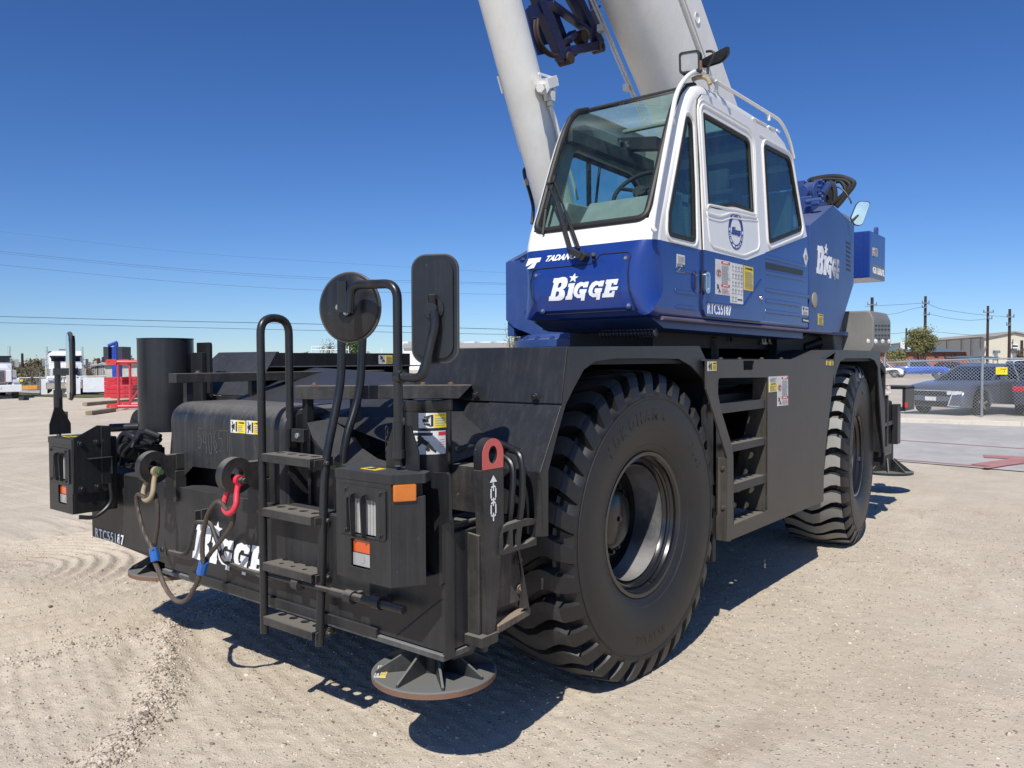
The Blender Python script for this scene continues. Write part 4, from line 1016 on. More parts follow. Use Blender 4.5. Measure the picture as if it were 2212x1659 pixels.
def round_mirror(c, n, r):
    mbx = MB(); mbx.lathe([(-.012, r*.97), (-.006, r), (.004, r*1.0), (.008, r*.965), (.012, r*.95), (.020, r*.8), (.025, r*.45), (.026, 0)], c, n, 48, None)
    e1 = Vector(n).cross(V3(0, 0, 1)).normalized(); e2 = e1.cross(Vector(n)); mbx.tube([Vector(c)+(e1*cos(2*pi*i/48)+e2*sin(2*pi*i/48))*r for i in range(48)], .0065, 8, closed=True, mat=RIMW)
    o = mbx.build('round_mirror', BLKS, crane)
    m2 = MB(); m2.lathe([(-.013, r*.95), (-.02, r*.5), (-.022, 0)], c, n, 48); m2.build('mirror_face', MIRROR, o)
    m3 = MB(); m3.cyl(Vector(c)+Vector(n)*.034, Vector(c)+Vector(n)*.046, r*.27, n=24)
    for i in range(3): a_ = 2*pi*i/3; e1 = Vector(n).cross(V3(0, 0, 1)).normalized(); m3.bolt(Vector(c)+Vector(n)*.046+e1*cos(a_)*r*.17+V3(0, 0, sin(a_)*r*.17), n, .008, .01, STEEL)
    m3.obox(Vector(c)+Vector(n)*.054+V3(0, 0, .04), e1*.02, V3(0, 0, .06), Vector(n)*.005)
    m3.build('mirror_clamp', BLK, o); return o
rc = at('D', 751, 663, Y=my-.015); nrm = (CAM-rc); nrm = V3(.30, -.95, -.02).normalized()
round_mirror(rc-nrm*.05-V3(.028, 0, 0), nrm, .134)
# long mirror on the branch, back towards the camera
c = at('D', 941, 668, Y=my+.10); ux = V3(.85, .45, 0).normalized(); nn = V3(ux.y, -ux.x, 0)
W_, H_ = .084, .185
mb = MB(); op = rpoly([(-W_, -H_+.02), (-W_+.03, -H_-.01), (W_-.03, -H_-.01), (W_, -H_+.02), (W_, H_-.02), (W_-.03, H_+.01), (-W_+.03, H_+.01), (-W_, H_-.02)], .03, 5)
mb.plate(op, [], c+nn*.0, ux, (0, 0, 1), .022); ip = [(x*.84, z*.92) for x, z in op]; mb.plate(ip, [], c+nn*.014, ux, (0, 0, 1), .014)
mb.tube([c+ux*x+V3(0, 0, z)+nn*.004 for x, z in op], .007, 8, closed=True, mat=RIMW); o = mb.build('long_mirror', BLKS, crane)
mb = MB(); mb.plate([(x*.95, z*.97) for x, z in op], [], c-nn*.013, ux, (0, 0, 1), .003); mb.build('mirror_face', MIRROR, o)
mb = MB(); mb.cyl(c+nn*.02, c+nn*.03, .038, n=24); mb.cyl(c+nn*.03-V3(0, 0, .03), c+nn*.05+V3(0, 0, .05), .014, n=12); mb.cyl(c+nn*.045, c+nn*.06, .02, n=14)
mb.build('mirror_clamp', BLK, o)
# left mast and mirror, seen edge on
mb = MB(); lx_, ly_, lz_ = mL
zt_ = at('l', 553, 425, Y=ly_).z
mb.tube([(lx_, ly_, lz_+.03), (lx_, ly_, zt_)], .017, 14); mb.cyl((lx_, ly_, lz_+.13), (lx_, ly_, lz_+.26), .024, n=14); mb.bolt((lx_, ly_, lz_+.04), (0, 0, -1), .014, .05, STEEL); mb.obox((lx_+.06, ly_+.02, zt_-.06), (.07, .02, 0), (0, .02, 0), (0, 0, .02))
mb.build('mirror_mast', BLKS, crane)
c = at('l', 678, 470, Y=ly_+.05); ux = V3(.955, -.29, 0).normalized(); nn = V3(ux.y, -ux.x, 0)
mb = MB(); mb.plate(op, [], c, ux, (0, 0, 1), .02); mb.plate(ip, [], c-nn*.014, ux, (0, 0, 1), .016)
mb.tube([c+ux*x+V3(0, 0, z) for x, z in op], .008, 8, closed=True, mat=RIMW); o = mb.build('long_mirror', BLKS, crane); mb = MB(); mb.plate([(x*.95, z*.97) for x, z in op], [], c+nn*.012, ux, (0, 0, 1), .003); mb.build('mirror_face', MIRROR, o)
# side bracket plate that carries the left lamp box
mb = MB(); xq = at('c', 345, 400, Y=-1.74).x+.012; X_ = xq
pl = yz('c', [(345, 235), (385, 215), (520, 138), (612, 140), (618, 580), (585, 615), (345, 640)], X_)
mb.slab(pl, [], 'YZ', X_, .008)
for q in ((397, 272), (515, 260), (408, 600), (523, 583)): p = at('c', *q, X=X_); mb.bolt((X_, p.y, p.z), (1, 0, 0), .012, .018)
e = at('c', 612, 360, X=X_); s_ = at('c', 445, 372, X=X_); mb.box((X_, s_.y, e.z-.006), (X_+.04, e.y, e.z)); mb.box((X_, e.y-.006, e.z-.10), (X_+.035, e.y, e.z)); mb.box((X_-.01, e.y-.05, at('c', 612, 560, X=X_).z), (X_+.012, e.y+.004, at('c', 612, 142, X=X_).z))
mb.build('lamp_bracket', BLK, crane, bevel=.003)
mb = MB(); p = at('c', 585, 620, X=X_); mb.tube(smooth_path([(X_+.01, p.y+.02, p.z+.05), (X_+.01, p.y+.02, p.z-.06), (X_+.0, p.y-.06, p.z-.13), (X_-.02, p.y-.14, p.z-.125)]), .012); mb.build('hose', HOSE, crane)

# ---------------------------------------------------------------- big vertical pot, jack cylinders and float pads
c = at('D', 358.5, 800, Y=-1.10); d1 = at('D', 301, 730, D=1); 
dd = (c-CAM).dot(FW); rp = 115/2/FPX*dd*.985
zt1 = at('D', 358, 731, Y=-1.10-rp*.5).z; zb1 = at('D', 358, 935, Y=-1.10-rp*.6).z
mb = MB(); mb.cyl((c.x, c.y, zb1), (c.x, c.y, zt1), rp, n=56); mb.lathe([(zt1-.004, rp), (zt1+.004, rp+.004), (zt1+.004, rp-.02), (zt1-.02, rp-.03)], (c.x, c.y, 0), (0, 0, 1), 56)
mb.build('vertical_pot', BLK, crane)
mb = MB(); q0 = at('s', 1000, 430, Y=-1.0); q1 = at('s', 1170, 132, Y=-1.0); q2 = at('s', 1170, 690, Y=-1.0); qx = q1.x
mb.box((qx-.035, -1.0, q2.z), (qx, -.99, q1.z)); mb.slab(rpoly([(qx-.16, q1.z), (qx, q1.z), (qx, q1.z-.35), (qx-.05, q1.z-.22), (qx-.08, q1.z-.08)], .02), [ellipse(qx-.055, q1.z-.035, .012, .012)], 'XZ', -.985, .012); mb.box((qx-.16, -1.03, q2.z-.2), (qx-.035, -1.0, q2.z+.25)); mb.box((qx-.16, -.99, q2.z-.2), (qx-.05, -.97, q1.z))
mb.build('pot_bracket', BLK, crane, bevel=.003)
JX, JY = -.262, -1.36
mb = MB(); zj = at('D', 930, 866, Y=JY-.08).z
mb.cyl((JX, JY, .66), (JX, JY, zj), .094, n=40); mb.lathe([(zj-.045, .096), (zj-.04, .099), (zj-.004, .099), (zj, .094), (zj, .06), (zj-.01, .055), (zj-.01, 0)], (JX, JY, 0), (0, 0, 1), 40)
mb.cyl((JX, JY, .60), (JX, JY, .66), .085, n=32); mb.cyl((JX, JY, .45), (JX, JY, .62), .045, n=24)
mb.build('outrigger_jack', BLKS, crane)
# curved decals on the jack
def curved(kind, th0, th1, z0, z1):
    mbx = MB(); r = .0985 if z1 > zj-.05 else .0953; n = 14
    def P_(u, v, k=0): t = th0+(th1-th0)*u; return V3(JX+(r+k*.0008)*cos(t), JY+(r+k*.0008)*sin(t), z0+(z1-z0)*v)
    def patch(u0, u1, v0, v1, mat, k):
        m_ = max(1, int((u1-u0)*n)); V_ = [P_(u0+(u1-u0)*i/m_, v, k) for v in (v0, v1) for i in range(m_+1)]
        mbx.add(V_, [(i, i+1, m_+2+i, m_+1+i) for i in range(m_)], mat)
    def ln(a, b, w_, mat=INK):
        a_ = P_(*a, 3); b_ = P_(*b, 3); mbx.beam(a_, b_, w_, .001, (a_-V3(JX, JY, a_.z)), mat)
    patch(0, 1, 0, 1, STKW, 0)
    if kind == 'fall':
        patch(.08, .60, .80, .93, INK, 1); patch(.76, 1, .80, .96, STKR, 1)
        for a, b, w_ in (((.2, .62), (.36, .66), .012), ((.28, .62), (.48, .42), .018), ((.28, .6), (.12, .48), .008), ((.30, .52), (.16, .34), .010), ((.48, .42), (.44, .18), .010), ((.44, .18), (.52, .22), .008), ((.48, .42), (.6, .22), .012), ((.6, .22), (.68, .12), .009)): ln(a, b, w_)
        mbx.cyl(P_(.25, .70, 1), P_(.25, .70, 4), .010, n=12, mat=INK)
        for v in (.3, .4, .5, .6): patch(.79, .95, v, v+.02, STKR, 1)
    else:
        patch(.52, 1, .03, .97, STKY, 1); patch(.14, .34, .38, .62, INK, 1); patch(.42, .50, .12, .88, INK, 1)
        for a, b in (((.2, .72), (.42, .84)), ((.2, .28), (.42, .14)), ((.26, .66), (.38, .74)), ((.26, .32), (.38, .26))): ln(a, b, .004)
        for v in (.15, .3, .45, .6, .8): patch(.56, .92, v, v+.06, STKG, 2)
    mbx.build('warning_sticker', None, crane)
curved('crush', radians(-68), radians(0), at('r', 180, 232, Y=JY-.09).z, at('r', 180, 132, Y=JY-.09).z)
curved('fall', radians(-88), radians(0), at('r', 130, 402, Y=JY-.09).z, at('r', 130, 248, Y=JY-.09).z)
FLOATM = paint('scuffed_float', (.016, .018, .019), .42, (.15, .15, .14), .45, .1, .5, (.30, .12, .06), .9, bump=.25)
def pad(x, y, stkr=False):
    m1 = MB(); z = .375; m1.lathe([(0, .25), (.022, .25), (.026, .244), (.026, 0), (0, 0)], (x, y, z), (0, 0, 1), 64)
    p = m1.build('float_pad', FLOATM, crane)
    m1 = MB(); m1.lathe([(.001, .2475), (.001, .2508), (.0215, .2508), (.0235, .2465)], (x, y, z), (0, 0, 1), 64); m1.build('pad_rim', RUSTY, p)
    m1 = MB()
    for i in range(8):
        a_ = i*pi/4+.12; c_, s_ = cos(a_), sin(a_); u = V3(c_, s_, 0); t = V3(-s_, c_, 0)*.0055; o_ = V3(x, y, z+.026)
        P_ = [u*.06, u*.235, u*.235+V3(0, 0, .012), u*.075+V3(0, 0, .10), u*.06+V3(0, 0, .10)]
        m1.add([o_+q-t for q in P_]+[o_+q+t for q in P_], [(0, 1, 2, 3, 4), (9, 8, 7, 6, 5)]+[(k, (k+1) % 5, 5+(k+1) % 5, 5+k) for k in range(5)])
    m1.build('pad_rib', FLOATM, p, bevel=.002)
    m1 = MB(); m1.cyl((x, y, z+.024), (x, y, z+.13), .06, n=28); m1.cyl((x, y, z+.12), (x, y, z+.30), .04, n=24)
    for i in range(4): m1.bolt((x+.075*cos(i*pi/2+.4), y+.075*sin(i*pi/2+.4), z+.13), (0, 0, 1), .012, .02)
    m1.cyl((x, y, z+.118), (x, y, z+.13), .09, n=28)
    m1.build('pad_socket', FLOATM, p)
    if stkr:
        o_ = at('d', 868, 1415, Z=z+.0265); a_ = at('d', 955, 1418, Z=z+.0265); b_ = at('d', 905, 1330, Z=z+.0265)
        sticker(p, o_, a_-o_, b_-o_, 'crush')
pad(-.232, -1.365, True); lp_ = at('D', 375, 1226, Z=.39); pad(lp_.x, lp_.y)
# ---------------------------------------------------------------- lifting lug post beside the right wheel
XL = .01; mb = MB()
cl = at('r', 562, 398, X=XL+.02)
pr = [(cl.y-.062, .0), (cl.y+.062, .0)]
hz = at('r', 560, 490, X=XL+.02).z; hz2 = at('r', 600, 840, X=XL+.02).z; lz = at('r', 565, 1560, X=XL+.02).z
lugp = arc((cl.y, cl.z), .064, 0, pi, 16)
mb.slab(lugp+[(cl.y-.064, hz), (cl.y+.064, hz)], [ellipse(cl.y, cl.z, .026, .034, 20)], 'YZ', XL, .042, BLK)
mb.slab([(y_*.985+cl.y*.015, z_*.985+cl.z*.015) for y_, z_ in lugp]+[(cl.y-.062, hz), (cl.y+.062, hz)], [ellipse(cl.y, cl.z, .027, .035, 20)], 'YZ', XL+.0225, .002, REDF)
mb.build('lifting_lug', None, crane, bevel=.003)
mb = MB(); mb.slab([(cl.y-.0638, hz-.0005), (cl.y+.0638, hz-.0005), (cl.y+.0638, hz2), (cl.y+.04, hz2-.18), (cl.y+.01, lz), (cl.y-.04, lz), (cl.y-.05, hz2)], [], 'YZ', XL, .045)
mb.prism([(XL-.10, lz), (XL+.0, lz), (XL+.0, hz2-.04), (XL-.10, hz2-.03)], 'XZ', cl.y-.06, cl.y-.045)
mb.box((XL-.11, cl.y-.08, lz-.04), (XL+.03, cl.y+.02, lz)); mb.box((XL-.20, cl.y-.0, hz2+.03), (XL-.03, cl.y+.09, hz+.0))
mb.bolt((XL-.0, cl.y-.03, lz-.04), (0, 0, -1), .014, .03)
mb.build('lug_post', WORN, crane, bevel=.004)
mb = MB(); xo_ = XL+.0245
for (zz, ww) in ((.04, 0), ):
    z_ = hz-.04; mb.add([(xo_, cl.y-.022, z_-.012), (xo_, cl.y+.022, z_-.012), (xo_, cl.y, z_+.015)], [(0, 1, 2)])
z_ = hz-.06
for k in range(2):
    zc = z_-.035-k*.062; 
    for sy in (-1, 1): mb.beam((xo_, cl.y+sy*.014, zc-.018), (xo_, cl.y+sy*.014, zc+.018), .006, .001, (1, 0, 0)); 
    mb.beam((xo_, cl.y-.013, zc+.022), (xo_, cl.y-.005, zc+.027), .006, .001, (1, 0, 0)); mb.beam((xo_, cl.y+.013, zc+.022), (xo_, cl.y+.005, zc+.027), .006, .001, (1, 0, 0))
    mb.beam((xo_, cl.y-.013, zc-.022), (xo_, cl.y-.005, zc-.027), .006, .001, (1, 0, 0)); mb.beam((xo_, cl.y+.013, zc-.022), (xo_, cl.y+.005, zc-.027), .006, .001, (1, 0, 0))
for zc in (z_-.008, z_-.066, z_-.125): mb.beam((xo_, cl.y, zc-.018), (xo_, cl.y, zc+.014), .005, .001, (1, 0, 0))
mb.build('chain_mark', WRITE, crane)
# cast step bracket, stone deflector and muddy foot plate
Xb = .03
bo = yz('r', [(628, 858), (712, 830), (770, 812), (828, 816), (832, 985), (600, 1052), (604, 930)], Xb)
bh = [yz('r', [(612, 905), (650, 890), (655, 985), (612, 1020)], Xb), yz('r', [(675, 885), (705, 877), (706, 990), (678, 1002)], Xb), yz('r', [(738, 866), (822, 848), (822, 940), (760, 978), (726, 982)], Xb)]
mb = MB(); mb.slab(bo, [rpoly(h, .006) for h in bh], 'YZ', Xb, .03); p = at('r', 688, 930, X=Xb-.03); mb.cyl(p-V3(.02, 0, 0), p+V3(.02, 0, 0), .014, n=14)
mb.build('cast_step', WORN, crane, bevel=.003)
mb = MB(); pl = yz('r', [(570, 1060), (725, 1020), (750, 1340), (572, 1410)], Xb-.05); mb.slab(pl, [], 'YZ', Xb-.05, .008)
for q in ((722, 1088), (738, 1278)): p = at('r', *q, X=Xb-.04); mb.bolt(p, (1, 0, 0), .014, .02)
mb.build('deflector_plate', MUDDY, crane, bevel=.002)
mb = MB(); pl = yz('r', [(722, 1020), (735, 1022), (795, 1380), (798, 1402), (740, 1400), (750, 1330), (755, 1200)], Xb-.02); mb.slab(pl, [], 'YZ', Xb-.02, .01); mb.build('deflector_blade', WORN, crane, bevel=.002)
fz = at('r', 700, 1450, X=Xb-.02); p = [at('r', *q, Z=fz.z) for q in ((578, 1500), (640, 1458), (740, 1392), (812, 1398), (600, 1520))]
mb = MB(); mb.prism([(q.x, q.y) for q in p], 'XY', fz.z-.03, fz.z); mb.build('foot_plate', MUDDY, crane, bevel=.004)
# hydraulic hoses around the lug and jack
mb = MB()
for pts in ([(-.17, -1.30, 1.28), (-.08, -1.18, 1.31), (.0, -1.10, 1.27)], [(-.05, -1.12, 1.28), (.03, -1.13, 1.25), (.045, -1.14, 1.1), (.03, -1.14, .99)], [(-.1, -1.15, 1.27), (.0, -1.15, 1.22), (.015, -1.17, 1.08), (.0, -1.17, .98)]):
    mb.tube(smooth_path(pts, 8), .013, 10)
mb.build('hose', HOSE, crane)
# hoses and fittings behind the left lamp
mb = MB()
H = lambda pts, Y: [at('s', x, y, Y=Y+.02*i) for i, (x, y) in enumerate(pts)]
for pts, r in (([(140, 1480), (170, 1250), (240, 1130), (330, 1150), (420, 1220), (540, 1265), (640, 1275)], .017), ([(215, 1480), (250, 1340), (340, 1240), (400, 1130), (470, 1110), (560, 1160), (640, 1200)], .017),
               ([(380, 1180), (430, 1120), (520, 1130), (600, 1170)], .014), ([(330, 1280), (370, 1200), (450, 1180), (560, 1240)], .014), ([(480, 1100), (560, 1130), (640, 1160)], .016)):
    mb.tube(smooth_path(H(pts, -1.38), 8), r, 10)
mb.build('hose', HOSE, crane)
mb = MB(); a_ = at('s', 95, 1065, Y=-1.30); b_ = at('s', 430, 1050, Y=-1.18); mb.cyl(a_, b_, .026, n=16); mb.build('cross_tube', BLKS, crane)
mb = MB()
c = at('s', 400, 1080, Y=-1.10); mb.slab(ellipse(c.x, c.z, .13, .13, 32)+[], [ellipse(c.x, c.z, .05, .05, 20)], 'XZ', -1.08, .03)
mb.box((c.x-.02, -1.09, .95), (c.x+.2, -1.06, c.z-.05)); mb.box((c.x+.12, -1.25, .95), (c.x+.3, -1.08, 1.10)); mb.cyl((c.x+.05, -1.32, 1.10), (c.x+.3, -1.32, 1.10), .05, n=14)
mb.box((c.x-.35, -1.30, .98), (c.x+.3, -1.24, 1.02)); mb.box((c.x+.15, -1.30, 1.12), (c.x+.26, -1.2, 1.19)); mb.cyl((c.x-.25, -1.33, 1.05), (c.x+.2, -1.33, 1.04), .02, n=12)
mb.build('valve_block', DARK, crane, bevel=.006)
# ---------------------------------------------------------------- rails over the nose, inner deck, curved side skirts
g0 = at('D', 372, 807, X=-2.07); g1 = at('D', 822, 803, X=-2.07); k0 = at('D', 642, 833, Y=-1.40); k1 = at('D', 1019, 823, Y=-.87)
for P0_, P1_, hh, ww in ((g0, g1, .05, .08), (k0, k1, .062, .09)):
    mb = MB(); P0_ = V3(*P0_); P1_ = V3(P1_.x, P1_.y, P0_.z); dd_ = (P1_-P0_).normalized(); sd_ = V3(dd_.y, -dd_.x, 0); L_ = (P1_-P0_).length; o_ = P0_
    pr_ = [(0, -hh), (0, 0), (L_, 0), (L_-.01, -.012), (L_-.06, -hh)]
    Va = [o_+dd_*u+V3(0, 0, v)+sd_*ww*.5 for u, v in pr_]; Vb = [o_+dd_*u+V3(0, 0, v)-sd_*ww*.5 for u, v in pr_]
    mb.add(Va+Vb, [(0, 1, 2, 3, 4), (9, 8, 7, 6, 5)]+[(i, (i+1) % 5, 5+(i+1) % 5, 5+i) for i in range(5)])
    for f_ in (.10, .72, .88): mb.bolt(o_+dd_*L_*f_, (0, 0, 1), .012, .013, RUSTY)
    mb.build('guard_rail', WORN, crane, bevel=.004)
    for f_ in (.06, .33):
        q = o_+dd_*L_*f_; mb = MB(); mb.box((q.x-.018, q.y-.018, 1.16 if P0_ is not g0 and f_ > .2 else 1.22), (q.x+.018, q.y+.018, q.z-hh)); mb.prism([(q.y-.01, 1.20), (q.y+.09, 1.24), (q.y-.01, 1.40)], 'YZ', q.x-.004, q.x+.004); mb.build('rail_post', BLK, crane)
# side skirt curving down from the hood towards the right step
mb = MB()
k1 = [at('q', *q, Y=-1.42+.02*i) for i, q in enumerate(((700, 660), (735, 690), (800, 730), (900, 790), (1100, 860)))]
for (x, y) in (): pass
sk = [(-.99, -1.40, 1.36), (-.93, -1.42, 1.30), (-.84, -1.43, 1.245), (-.70, -1.43, 1.19), (-.52, -1.42, 1.165), (-.36, -1.40, 1.16)]
V_ = []; 
for p in sk: V_ += [p, (p[0]+.06, p[1]+.14, p[2]+.02)]
mb.add(V_+[(v[0], v[1], v[2]-.02) for v in V_], [(2*i, 2*i+2, 2*i+3, 2*i+1) for i in range(5)]+[(12+2*i+1, 12+2*i+3, 12+2*i+2, 12+2*i) for i in range(5)]+[(2*i, 12+2*i, 12+2*i+2, 2*i+2) for i in range(5)])
mb.build('skirt_ledge', BLKD, crane, bevel=.003)
mb = MB(); V_ = []
for p in sk: V_ += [(p[0]+.01, p[1]+.012, p[2]-.02), (p[0]+.01, p[1]+.02, .98)]
mb.add(V_, [(2*i, 2*i+2, 2*i+3, 2*i+1) for i in range(5)]); mb.box((-.99, -1.40, .98), (-.97, -1.1, 1.34))
mb.build('side_skirt', BLK, crane)
mb = MB(); mb.add([(-.96, -1.30, 1.37), (-.30, -1.22, 1.20), (-.16, -.84, 1.30), (-.80, -.62, 1.62), (-.96, -.8, 1.52)], [(0, 1, 2, 3, 4)]); mb.add([(-.96, -1.30, 1.37), (-.96, -.8, 1.52), (-2.0, -.8, 1.50), (-2.0, -1.12, 1.40)], [(0, 1, 2, 3)])
mb.add([(-.98, -1.14, 1.40), (-.9, -.4, 1.55), (-2.3, -.4, 1.60), (-2.1, -1.12, 1.40)], [(0, 1, 2, 3)])
mb.build('nose_deck', BLK, crane)
mb = MB(); mb.box((-2.3, -.45, 1.3), (-.8, .2, 1.44)); mb.box((-.96, -1.2, .95), (-.3, -1.05, 1.15)); mb.build('bulkhead', DARK, crane)
stk('q', (1265, 925), (1390, 912), (1220, 898), 'nostep', 'Z', 1.19, crane, (0, 0, .004))
mb = MB(); p = at('q', 765, 835, Y=-1.46); mb.box((p.x-.05, -1.47, p.z-.03), (p.x+.04, -1.44, p.z+.03)); mb.bolt(p, (0, -1, 0), .014, .02, STEEL); mb.build('latch', BLK, crane, bevel=.004)
mb = MB(); mb.box((-.37, -1.38, zj-.22), (-.335, -1.34, zj-.06)); mb.build('receiver_box', GRAY, crane, bevel=.004)
mb = MB()
for i in range(6): p = V3(-.44, -1.42, 1.36-.022*i); mb.tube([p+V3((.006 if i % 2 else .001)*cos(t), (.001 if i % 2 else .006)*cos(t), .013*sin(t)) for t in [k*pi/5 for k in range(11)]], .0028, 6)
mb.build('safety_chain', DARK, crane)

# ---------------------------------------------------------------- rear outriggers and engine hood
c = at('j', 690, 1200, X=-.45)
mb = MB()
Xg = -.30
hp_ = yz('j', [(722, 1203), (845, 1232), (848, 1520), (695, 1508), (722, 1350)], Xg)
q = [at('j', *a_, X=Xg) for a_ in ((722, 1203), (808, 1200), (850, 1232), (848, 1520), (1050, 1240), (1055, 1530))]
zt3 = q[0].z; zb3 = 1.70
ya3 = q[0].y; yb3 = q[3].y; ye3 = yb3+1.1
x_a = -.30
front3 = at('j', 848, 1400, X=-.20)
P2 = at('j', 1052, 1400, X=.0)
mb.prism(rpoly([(-1.0, zb3), (-.05, zb3), (-.02, zb3+.06), (-.02, zt3-.08), (-.06, zt3), (-1.0, zt3)], .02), 'XZ', 4.35, at('j', 1052, 1400, X=-.02).y)
o_ = None
mb.prism([(4.14, zb3-.06), (4.35, zb3-.0), (4.35, zt3), (4.0, zt3)], 'YZ', -1.0, -.30)
mb.build('engine_hood', GRAY, crane, bevel=.02, seg=3)
LV = MB()
for r_ in range(4):
    for i in range(5):
        u = 925+i*26; v = 1303+[0, 32, 80, 108][r_]; p = at('j', u, v, X=-.0175); w3 = at('j', u+16, v+15, X=-.0175)
        LV.box((-.0188, p.y, min(p.z, w3.z)), (-.0172, w3.y, max(p.z, w3.z)))
LV.build('louvre_slots', INK, crane)
mb = MB()
for u in (862, 923, 980, 1033): p = at('j', u, 1440, X=-.02); mb.bolt((-.02, p.y, p.z), (1, 0, 0), .018, .02, STKW)
mb.build('bolt_row', STKW, crane)
YR = 5.35
mb = MB()
zr0 = at('f', 1380, 940, X=.0).z
ya, yb_ = at('f', 1437, 640, X=.02).y, at('f', 1610, 640, X=.02).y
mb.box((-2.95, ya-.02, zr0), (.0, ya+.42, at('f', 1530, 505, X=.0).z)); mb.build('rear_outrigger_box', BLKS, crane, bevel=.02, seg=3)
mb = MB(); mb.cyl((-.16, ya+.18, zr0+.1), (-.16, ya+.18, at('f', 1460, 330, X=-.1).z), .10, n=32); mb.build('outrigger_jack', BLKS, crane)
mb = MB(); mb.box((.0, ya+.0, zr0+.3), (.03, ya+.36, zr0+.34)); mb.box((.002, ya+.10, zr0+.1), (.03, ya+.14, zr0+.6)); mb.box((-.0, ya+.38, zr0+.1), (.06, ya+.5, zr0+.5)); mb.build('rear_bracket', BLK, crane, bevel=.006)
stk('f', (1445, 460), (1489, 458), (1443, 395), 'fall', 'Y', ya+.07, crane, (0, -.01, 0))
m1 = MB(); pz = .22; pc = at('f', 1460, 1035, Z=pz); m1.lathe([(0, .30), (.03, .30), (.03, 0)], (pc.x, pc.y, pz), (0, 0, 1), 48); m1.cyl((pc.x, pc.y, pz), (pc.x, pc.y, zr0+.05), .07, n=20)
for i in range(8):
    a_ = i*pi/4+.3; u = V3(cos(a_), sin(a_), 0); t = V3(-sin(a_), cos(a_), 0)*.007; o_ = V3(pc.x, pc.y, pz+.03); P_ = [u*.07, u*.28, u*.08+V3(0, 0, .16)]
    m1.add([o_+q-t for q in P_]+[o_+q+t for q in P_], [(0, 1, 2), (5, 4, 3)]+[(k, (k+1) % 3, 3+(k+1) % 3, 3+k) for k in range(3)])
m1.build('float_pad', FLOATM, crane)
mb = MB(); mb.box((-.35, ya+.55, 1.11), (.09, ya+.95, 1.13)); mb.box((.06, ya+.55, 1.13), (.09, ya+.95, 1.35)); mb.box((-.35, ya+.55, 1.33), (.09, ya+.95, 1.36)); mb.build('rear_lamp_box', BLK, crane, bevel=.004)
mb = MB(); mb.box((.09, ya+.53, 1.15), (.11, ya+.56, 1.20)); mb.build('tail_lamp', STKR, crane)

# ---------------------------------------------------------------- shackles and wire rope sling (separate things hanging on the ears)
def shackle(c, ang, mat, label, pinmat):
    root = empty('bow_shackle', c, label, 'shackle')
    m1 = MB(); R3 = .047; leg = .034; e1 = V3(1, 0, 0)
    dn = V3(0, -sin(ang), -cos(ang)); pts = []
    pts.append(c+e1*leg*1.0); pts.append(c+e1*leg+dn*.045)
    for i in range(13):
        t = -pi*.12+(pi*1.24)*i/12; pts.append(c+dn*.104+e1*R3*cos(t)+dn*R3*sin(t))
    pts += [c-e1*leg+dn*.05, c-e1*leg]
    m1.tube(smooth_path(pts, 4), .0130, 14)
    for s in (-1, 1): m1.lathe([(-.012, .014), (-.012, .025), (.012, .025), (.012, .014)], c+e1*leg*s, (1, 0, 0), 20, closed=True)
    m1.build('bow', mat, root)
    m1 = MB(); m1.cyl(c-e1*.07, c+e1*.085, .013, n=18); m1.cyl(c-e1*.085, c-e1*.055, .021, n=20); m1.cyl(c+e1*.055, c+e1*.07, .018, n=6); m1.build('pin', pinmat, root); return c+dn*(.104+R3)
GRN = plain('green_pin_end', (.06, .11, .04), .5)
sL = shackle(V3(eL.x, eL.y, eL.z-.020), .25, TAN, 'weathered tan bow shackle hanging on the left tow ear', GRN)
sR = shackle(V3(eR.x, eR.y, eR.z-.020), .25, PINK, 'bright red bow shackle hanging on the right tow ear', WORN)
rope = empty('wire_rope_sling', (-1.6, -1.7, .7), 'rusty wire rope sling with two blue sleeves hanging in a loop between the shackles', 'rope sling')
def strand(pts, r, mat=ROPE, n=6):
    P_ = smooth_path(pts, 14); m1 = MB(); L = 0; a0 = None
    for s in range(n):
        Q = []; L = 0
        for i, p in enumerate(P_):
            if i: L += (p-P_[i-1]).length
            d = (P_[min(i+1, len(P_)-1)]-P_[max(i-1, 0)]).normalized(); e1 = d.cross(V3(0, 1, .13)).normalized(); e2 = d.cross(e1)
            t = 2*pi*s/n+L*75; Q.append(p+(e1*cos(t)+e2*sin(t))*r*.55)
        m1.tube(Q, r*.50, 6)
    return m1
yr = sL.y
W = lambda k, x, y, Y: at(k, x, y, Y=Y)
slL = W('c', 930, 1070, yr); slR = W('c', 1290, 1170, yr)
lo = [(860, 590), (815, 640), (812, 720), (850, 880), (905, 1000), (928, 1050)]; li = [(865, 590), (925, 620), (955, 700), (960, 850), (945, 960), (935, 1050)]
ro = [(1470, 700), (1510, 740), (1500, 850), (1430, 960), (1340, 1070), (1298, 1140)]; ri = [(1465, 690), (1400, 690), (1330, 770), (1295, 900), (1285, 1040), (1290, 1140)]
sets = [[V3(sL.x, sL.y, sL.z+.012)+V3(0, .0, 0)]+[W('c', x, y, yr-.01) for x, y in lo[1:]], [V3(sL.x, sL.y, sL.z+.012)]+[W('c', x, y, yr+.03) for x, y in li[1:]],
        [V3(sR.x, sR.y, sR.z+.012)]+[W('c', x, y, yr+.02) for x, y in ro[1:]], [V3(sR.x, sR.y, sR.z+.012)]+[W('c', x, y, yr-.01) for x, y in ri[1:]]]
for s_ in sets: strand(s_, .0108).build('eye_leg', ROPE, rope)
strand([W('c', x, y, yr) for x, y in ((935, 1120), (965, 1190), (1010, 1300), (1070, 1390), (1130, 1418), (1185, 1385), (1240, 1290), (1275, 1200))], .0115).build('rope_body', ROPE, rope)
